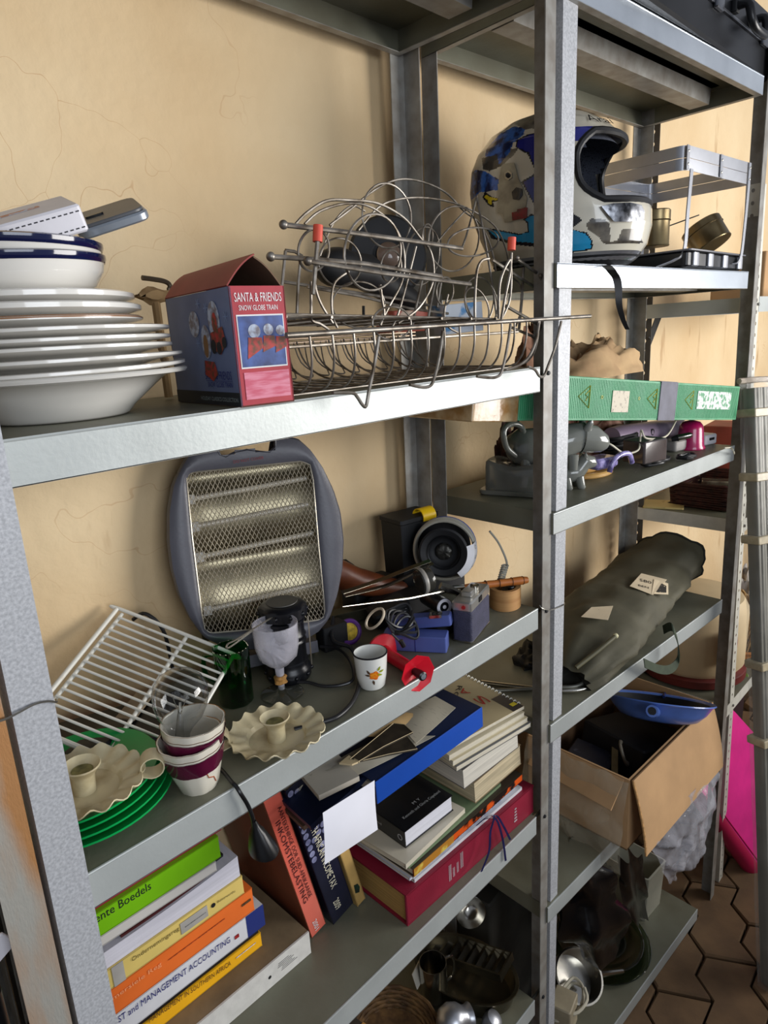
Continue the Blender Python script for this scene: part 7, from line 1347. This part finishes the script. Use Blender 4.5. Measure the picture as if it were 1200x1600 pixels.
# ================================================================ SHELF 6, lowest
z6s = z6 + .0008; BG = mat('black_bin_bag', (8, 8, 10), .24, 0, .2, 20, .9, 26)
t = thing('bin_bag', 'shiny black bin bag hanging from the shelf under the cardboard box', 'bag', V((1.17, .05, z5 - .3))); rows = []
for j in range(25):
    f = j / 24; c = hY(905 + 40 * f - 10 * math.sin(f * 3), 1325 + 150 * f, .03); w = .040 + .065 * math.sin(min(1, f * 1.15) * math.pi * .75) ; row = []
    for k in range(30):
        a = 2 * math.pi * k / 30; nn = noise.noise(V((math.cos(a) * 1.4, math.sin(a) * 1.4, f * 4))) * .5 + noise.noise(V((math.cos(a) * 4, math.sin(a) * 4, f * 6 + 3))) * .22 + .12 * math.sin(a * 6 + f * 4)
        row.append(c + V((w * math.cos(a) * (1 + nn), w * .55 * math.sin(a) * (1 + nn), .02 * nn)))
    rows.append(row)
MB().grid(rows, closed=True).build('bag_body', BG, t, ang=80); MB().add(rows[-1], [tuple(range(30))]).build('bag_bottom', BG, t)
def f3(u, v):
    p = hY(965 + 40 * u + 10 * v, 1335 + 105 * v, -.01 + .05 * u); nn = noise.noise(V((u * 3, v * 3, 9))) * .015; return p + V((nn, nn * 1.4 - .01 * math.sin(u * 6), nn))
o = film(f3, 16, 18, 'bin_bag_tail', 'loose black plastic tail beside the hanging bin bag', BG, 'bag')
c = hZ(985, 1462, z6s); t = thing('glass_plate', 'large round glass plate on the lowest shelf', 'plate', V((1.475, .115, z6s))); GLP = thinglass('greenish_glass', (196, 206, 188), .05)
for dz, R in ((0, .150), (.018, .128)):
    MB(Matrix.Translation((1.45, .125, z6s + dz))).lathe([(.0, .001), (R * .55, .001), (R * .8, .004), (R, .014), (R + .002, .017), (R - .002, .017), (R * .78, .008), (R * .55, .005), (0, .005)], 56, cap0=False, cap1=False).build('glass_disc', GLP, t)
    MB(Matrix.Translation((1.45, .125, z6s + dz))).tube([((R + .0) * math.cos(a), (R + .0) * math.sin(a), .0165) for a in [k * math.pi / 28 for k in range(56)]], .0018, 6, closed=True).build('rim_bead', thinglass('glass_bead', (220, 224, 210), .08), t)
A = hZ(1028, 1422, z6s); F = RZ((A.x - .0, A.y, z6s), -4); t = thing('grey_bin', 'pale grey open plastic bin at the back of the lowest shelf', 'bin', F); GB = mat('pale_grey_plastic', (168, 166, 150), .5, 0, .08, 14); w_, d_, h_ = .115, .17, .165
rows = [[(a * w_ / 2 * k, d_ / 2 + b * d_ / 2 * k, z_) for a, b in ((-1, -.92), (-.92, -1), (.92, -1), (1, -.92), (1, .92), (.92, 1), (-.92, 1), (-1, .92))] for z_, k in ((0, .9), (h_, 1), (h_ + .004, 1.03), (h_ + .004, .96), (.004, .86))]
MB(F @ Matrix.Translation((-.02, 0, 0))).grid(rows, closed=True).add(rows[-1], [tuple(range(8))]).build('bin_shell', GB, t)
c = hZ(912, 1545, z6s + .05); F = ROT((c.x, c.y + .015, z6s + .085), 30, -18, 10); t = thing('steel_saucepan', 'stainless pan leaning at the left of the lowest shelf behind the post', 'pan', F)
MB(F).lathe([(0, -.07), (.058, -.07), (.064, -.064), (.068, .0), (.071, .002), (.066, .002), (.062, -.062), (0, -.066)], 44, cap0=False, cap1=False).build('pan_body', STEEL, t); MB(F).tube([(.04, -.05, -.02), (.10, -.12, -.03)], [.009, .006], 8).build('pan_handle', STEEL, t)
heap('pale_cable', 'thick cream cable coiled at the foot of the middle post', hZ(900, 1592, z6s) + V((.0, .02, .03)), 2, .075, mat('cream_cord', (206, 200, 180)), .0045, 12, .03)
o = MB(RZ(hZ(880, 1600, z6s), 12)).rbox((0, 0, .045), (.07, .06, .09), .006).build('beige_block', mat('beige_plastic', (176, 164, 138), .5)); tag(o, 'beige plastic block behind the cream cable', 'block')
# ================================================================ BAY 3 and in front of it
z31 = .876; F = RZ((2.10, .10, z31), 0); WKD = mat('dark_wicker', (74, 34, 28), .6, 0, col2=(44, 20, 16), scale=50, thr=(.35, .65), bump=.6); t = thing('wicker_basket', 'dark red wicker basket on the slotted shelf beyond the right post', 'basket', F)
for k in range(11): w_ = .11 + .002 * k; pth = bend([(-w_, -.10, .006 + k * .0075), (w_, -.10, .006 + k * .0075), (w_, .09, .006 + k * .0075), (-w_, .09, .006 + k * .0075)], .03, 5); MB(F).tube([p + V((0, 0, .0015 * math.sin(i * 2.1 + k * 3.14))) for i, p in enumerate(pth)], .0045, 6, closed=True).build('woven_strand', WKD, t)
MB(F).box((0, 0, .004), (.22, .19, .004)).build('basket_base', WKD, t); o = MB(F @ ROT((-.01, -.02, .06), 0, 8, 20)).rbox((0, 0, 0), (.14, .09, .03), .004).build('clear_box', mat('glossy_cellophane', (176, 172, 150), .1, 0, col2=(90, 70, 56), scale=20, coat=.8)); tag(o, 'glossy cellophane packet inside the dark red basket', 'packet')
o = MB(RZ((1.975, .20, z31), 20)).rbox((0, 0, .003), (.10, .12, .006), .004).build('paper_booklet', mat('yellowish_card', (196, 176, 116), .6, 0, col2=(100, 70, 40), scale=14, thr=(.3, .4))); tag(o, 'yellowish booklet left of the dark red basket', 'booklet')
z32 = .271; c = V((2.10, .13, z32 + .006)); t = thing('round_drum', 'large cream drum with a dark red base band beyond the tent bag', 'drum', c); MB(Matrix.Translation(c)).lathe([(0, .03), (.150, .03), (.165, .05), (.168, .24), (.150, .275), (.10, .285), (0, .287)], 52, cap0=False, cap1=False).build('drum_body', mat('cream_drum_skin', (206, 184, 146), .6, 0, .08, 6), t)
MB(Matrix.Translation(c)).lathe([(0, 0), (.168, 0), (.172, .004), (.172, .028), (.168, .031), (0, .031)], 52, cap0=False, cap1=False).build('red_band', mat('dark_red_band', (96, 34, 30), .5, 0, .15, 20), t)
# goods seen between the slotted post and the wrapped bundle
c = hY(1168, 1092, -.01); c.z = z32; BK = mat('orange_cane', (176, 112, 50), .5, 0, .2, 40); t = thing('cane_basket', 'orange brown cane basket rim between slotted post and wrapped slats', 'basket', V((c.x + .09, c.y + .1, z32)))
for k in range(5): MB(Matrix.Translation((2.33, .09, z32))).tube([((.13 + .004 * k) * math.cos(a), (.12 + .004 * k) * math.sin(a), .006 + .009 * k + .002 * math.sin(12 * a + 3 * k)) for a in [i * math.pi / 20 for i in range(40)]], .006 if k == 4 else .0045, 6, closed=True).build('cane_strand', BK, t)
RAF = mat('raffia', (186, 150, 92), .8, 0, col2=(120, 90, 50), scale=20); rnd = random.Random(4)
t = thing('raffia_bunch', 'bunch of tan dried raffia above the cane basket', 'bunch', V((2.28, .05, z32 + .05))); mb = MB()
for i in range(60):
    p0 = V((2.30 + rnd.uniform(-.05, .05), .05 + rnd.uniform(-.06, .05), z32 + .20 + rnd.uniform(0, .05))); q1 = p0 + V((rnd.uniform(-.07, .07), rnd.uniform(-.06, .02), -.16 - rnd.uniform(0, .05))); mb.tube(smooth_path([p0, (p0 + q1) / 2 + V((rnd.uniform(-.03, .03), -.02, .02)), q1], 3), .0035, 4)
tag(mb.build('raffia_strands', RAF, t), kind='stuff')
o = MB().tube([hY(1163, 1056, -.03), hY(1182, 1072, -.03)], [.012, .009], 12).build('green_marker', mat('lime_plastic', (150, 186, 90), .4)); tag(o, 'pale green plastic tube beside the raffia', 'tube')
c = hY(1148, 1015, -.04); o = MB(Matrix.Translation(c + V((0, 0.012, 0))) @ FX).lathe([(0, -.004), (.055, -.004), (.058, 0), (.055, .004), (0, .004)], 36, cap0=False, cap1=False).build('red_disc', mat('red_white_disc', (140, 36, 36), .4)); tag(o, 'dark red round disc just behind the slotted post', 'disc')
GRYB = filmmat('grey_carrier', (190, 186, 182), .8, .25, .8)
for i, (px, py, y, sx, sy, h, m, lb) in enumerate(((1178, 968, .05, .10, .06, .16, mat('printed_carrier_bag', (182, 172, 162), .4, 0, col2=(110, 96, 88), scale=26, thr=(.38, .46)), 'printed plastic carrier bag above the raffia behind the slotted post'), (1180, 1040, .06, .11, .07, .12, mat('dark_dusty_bag', (78, 70, 62), .6, 0, .3, 14), 'dark dusty bag behind the raffia'))):
    c = hY(px, py, y); cloth_lump('carrier_bag', lb, c.x + .03, c.y + .03, c.z - .02, sx, sy, h, m, 0, 4.4 + i, 'bag')
for z_, lb in ((1.52, 'upper'), (.90, 'middle')): pass
o = MB(RZ((2.34, .12, z31), 6)).rbox((0, 0, .11), (.16, .16, .22), .006).build('red_carton', mat('brick_red_card', (150, 66, 50), .6, 0, .2, 12)); tag(o, 'brick red carton right of the dark basket behind the slotted post', 'carton')
o = MB(RZ((2.36, .12, 1.501), 0)).rbox((0, 0, .07), (.18, .16, .14), .006).build('tan_carton', CARD); tag(o, 'tan carton on the upper slotted shelf at the right edge', 'carton')
# plastic-wrapped slats leaning in front of the far bay
T0 = hY(1166, 592, -.066); B0 = hZ(1194, 1545, ZF + .004); dn = (B0 - T0); Ls = dn.length; xx = V((.93, -.36, 0)); F = frame(T0, dn, xx.cross(dn) * -1)
ex = dn.normalized(); ey = (xx - ex * xx.dot(ex)).normalized(); ez = ex.cross(ey); F = Matrix((ex, ey, ez)).transposed().to_4x4(); F.translation = T0
t = thing('wrapped_slats', 'tall bundle of grey slats wrapped in clear plastic leaning by the far post', 'bundle', F); Wd = .15; SLM = mat('grey_slat', (126, 124, 112), .5, 0, col2=(84, 82, 74), scale=6, thr=(.3, .7), stretch=(.2, 6, 6)); sgn = -1 if ez.y > 0 else 1
for k in range(12): MB(F).rbox((Ls / 2 + .01, .012 + k * .0115, .0), (Ls - .03, .0085, .034 + .004 * (k % 2)), .002).build('slat', SLM, t)
FW = filmmat('wrap_film', (206, 204, 196), .14, .10, .5); pth = bend([(0, -.004, -.024), (0, Wd, -.024), (0, Wd, .024), (0, -.004, .024)], .01, 3); mb = MB(F); mb.grid([[(x, p.y + .003 * noise.noise(V((x * 9, p.y * 30, 1))), p.z + .004 * noise.noise(V((x * 7, p.y * 30, 5)))) for p in pth + [pth[0]]] for x in [Ls * i / 60 for i in range(61)]]); mb.build('plastic_wrap', FW, t, ang=80)
MB(F).tube([(.004, -.002, -.02), (.002, Wd / 2, -.022), (.004, Wd, -.02)], .008, 8).build('bunched_film', mat('bunched_film', (190, 176, 160), .4, 0, .2, 40), t); TP = mat('tan_clear_tape', (176, 164, 136), .35, 0, .12, 60)
for x in (.09, .26, .43, .78, 1.0): MB(F).rbox((x, Wd / 2 - .002, 0), (.022, Wd + .008, .056), .004).build('tape_band', TP, t)
# magenta pad
PKM = mat('magenta_vinyl', (238, 50, 148), .45, 0, .1, 8, .15, 60); PKD = mat('magenta_edge', (170, 16, 70), .5, 0, .1, 8)
t = thing('magenta_pad', 'bright magenta folded pad leaning behind the slotted post', 'pad', hZ(1150, 1400, ZF)); O_ = V((2.05, -.03, 0)); N_ = V((-.25, -.95, .18)).normalized()
out = [(1112, 1080), (1148, 1112), (1250, 1225), (1250, 1440), (1118, 1262), (1090, 1230)]; P_ = [hP(a, b, O_, N_) for a, b in out]; m_ = len(P_); bk_ = [p - N_ * .045 for p in P_]
MB().add(P_ + bk_, [tuple(range(m_)), tuple(range(2 * m_ - 1, m_ - 1, -1))] + [(i, (i + 1) % m_, m_ + (i + 1) % m_, m_ + i) for i in range(m_)]).build('pad_top', PKM, t, ang=30)
q1, q2 = hP(1100, 1235, O_, N_), hP(1250, 1442, O_, N_); q0_ = hP(1095, 1232, O_, N_); dd = V((0, 0, -.026)); MB().tube([q1 + dd - N_ * .02, q2 + dd - N_ * .02], .030, 16).build('rolled_edge', PKD, t)
MB().tube([hP(1120, 1258, O_, N_) + N_ * .001, hP(1250, 1434, O_, N_) + N_ * .001], .002, 6).build('piping', PKD, t)
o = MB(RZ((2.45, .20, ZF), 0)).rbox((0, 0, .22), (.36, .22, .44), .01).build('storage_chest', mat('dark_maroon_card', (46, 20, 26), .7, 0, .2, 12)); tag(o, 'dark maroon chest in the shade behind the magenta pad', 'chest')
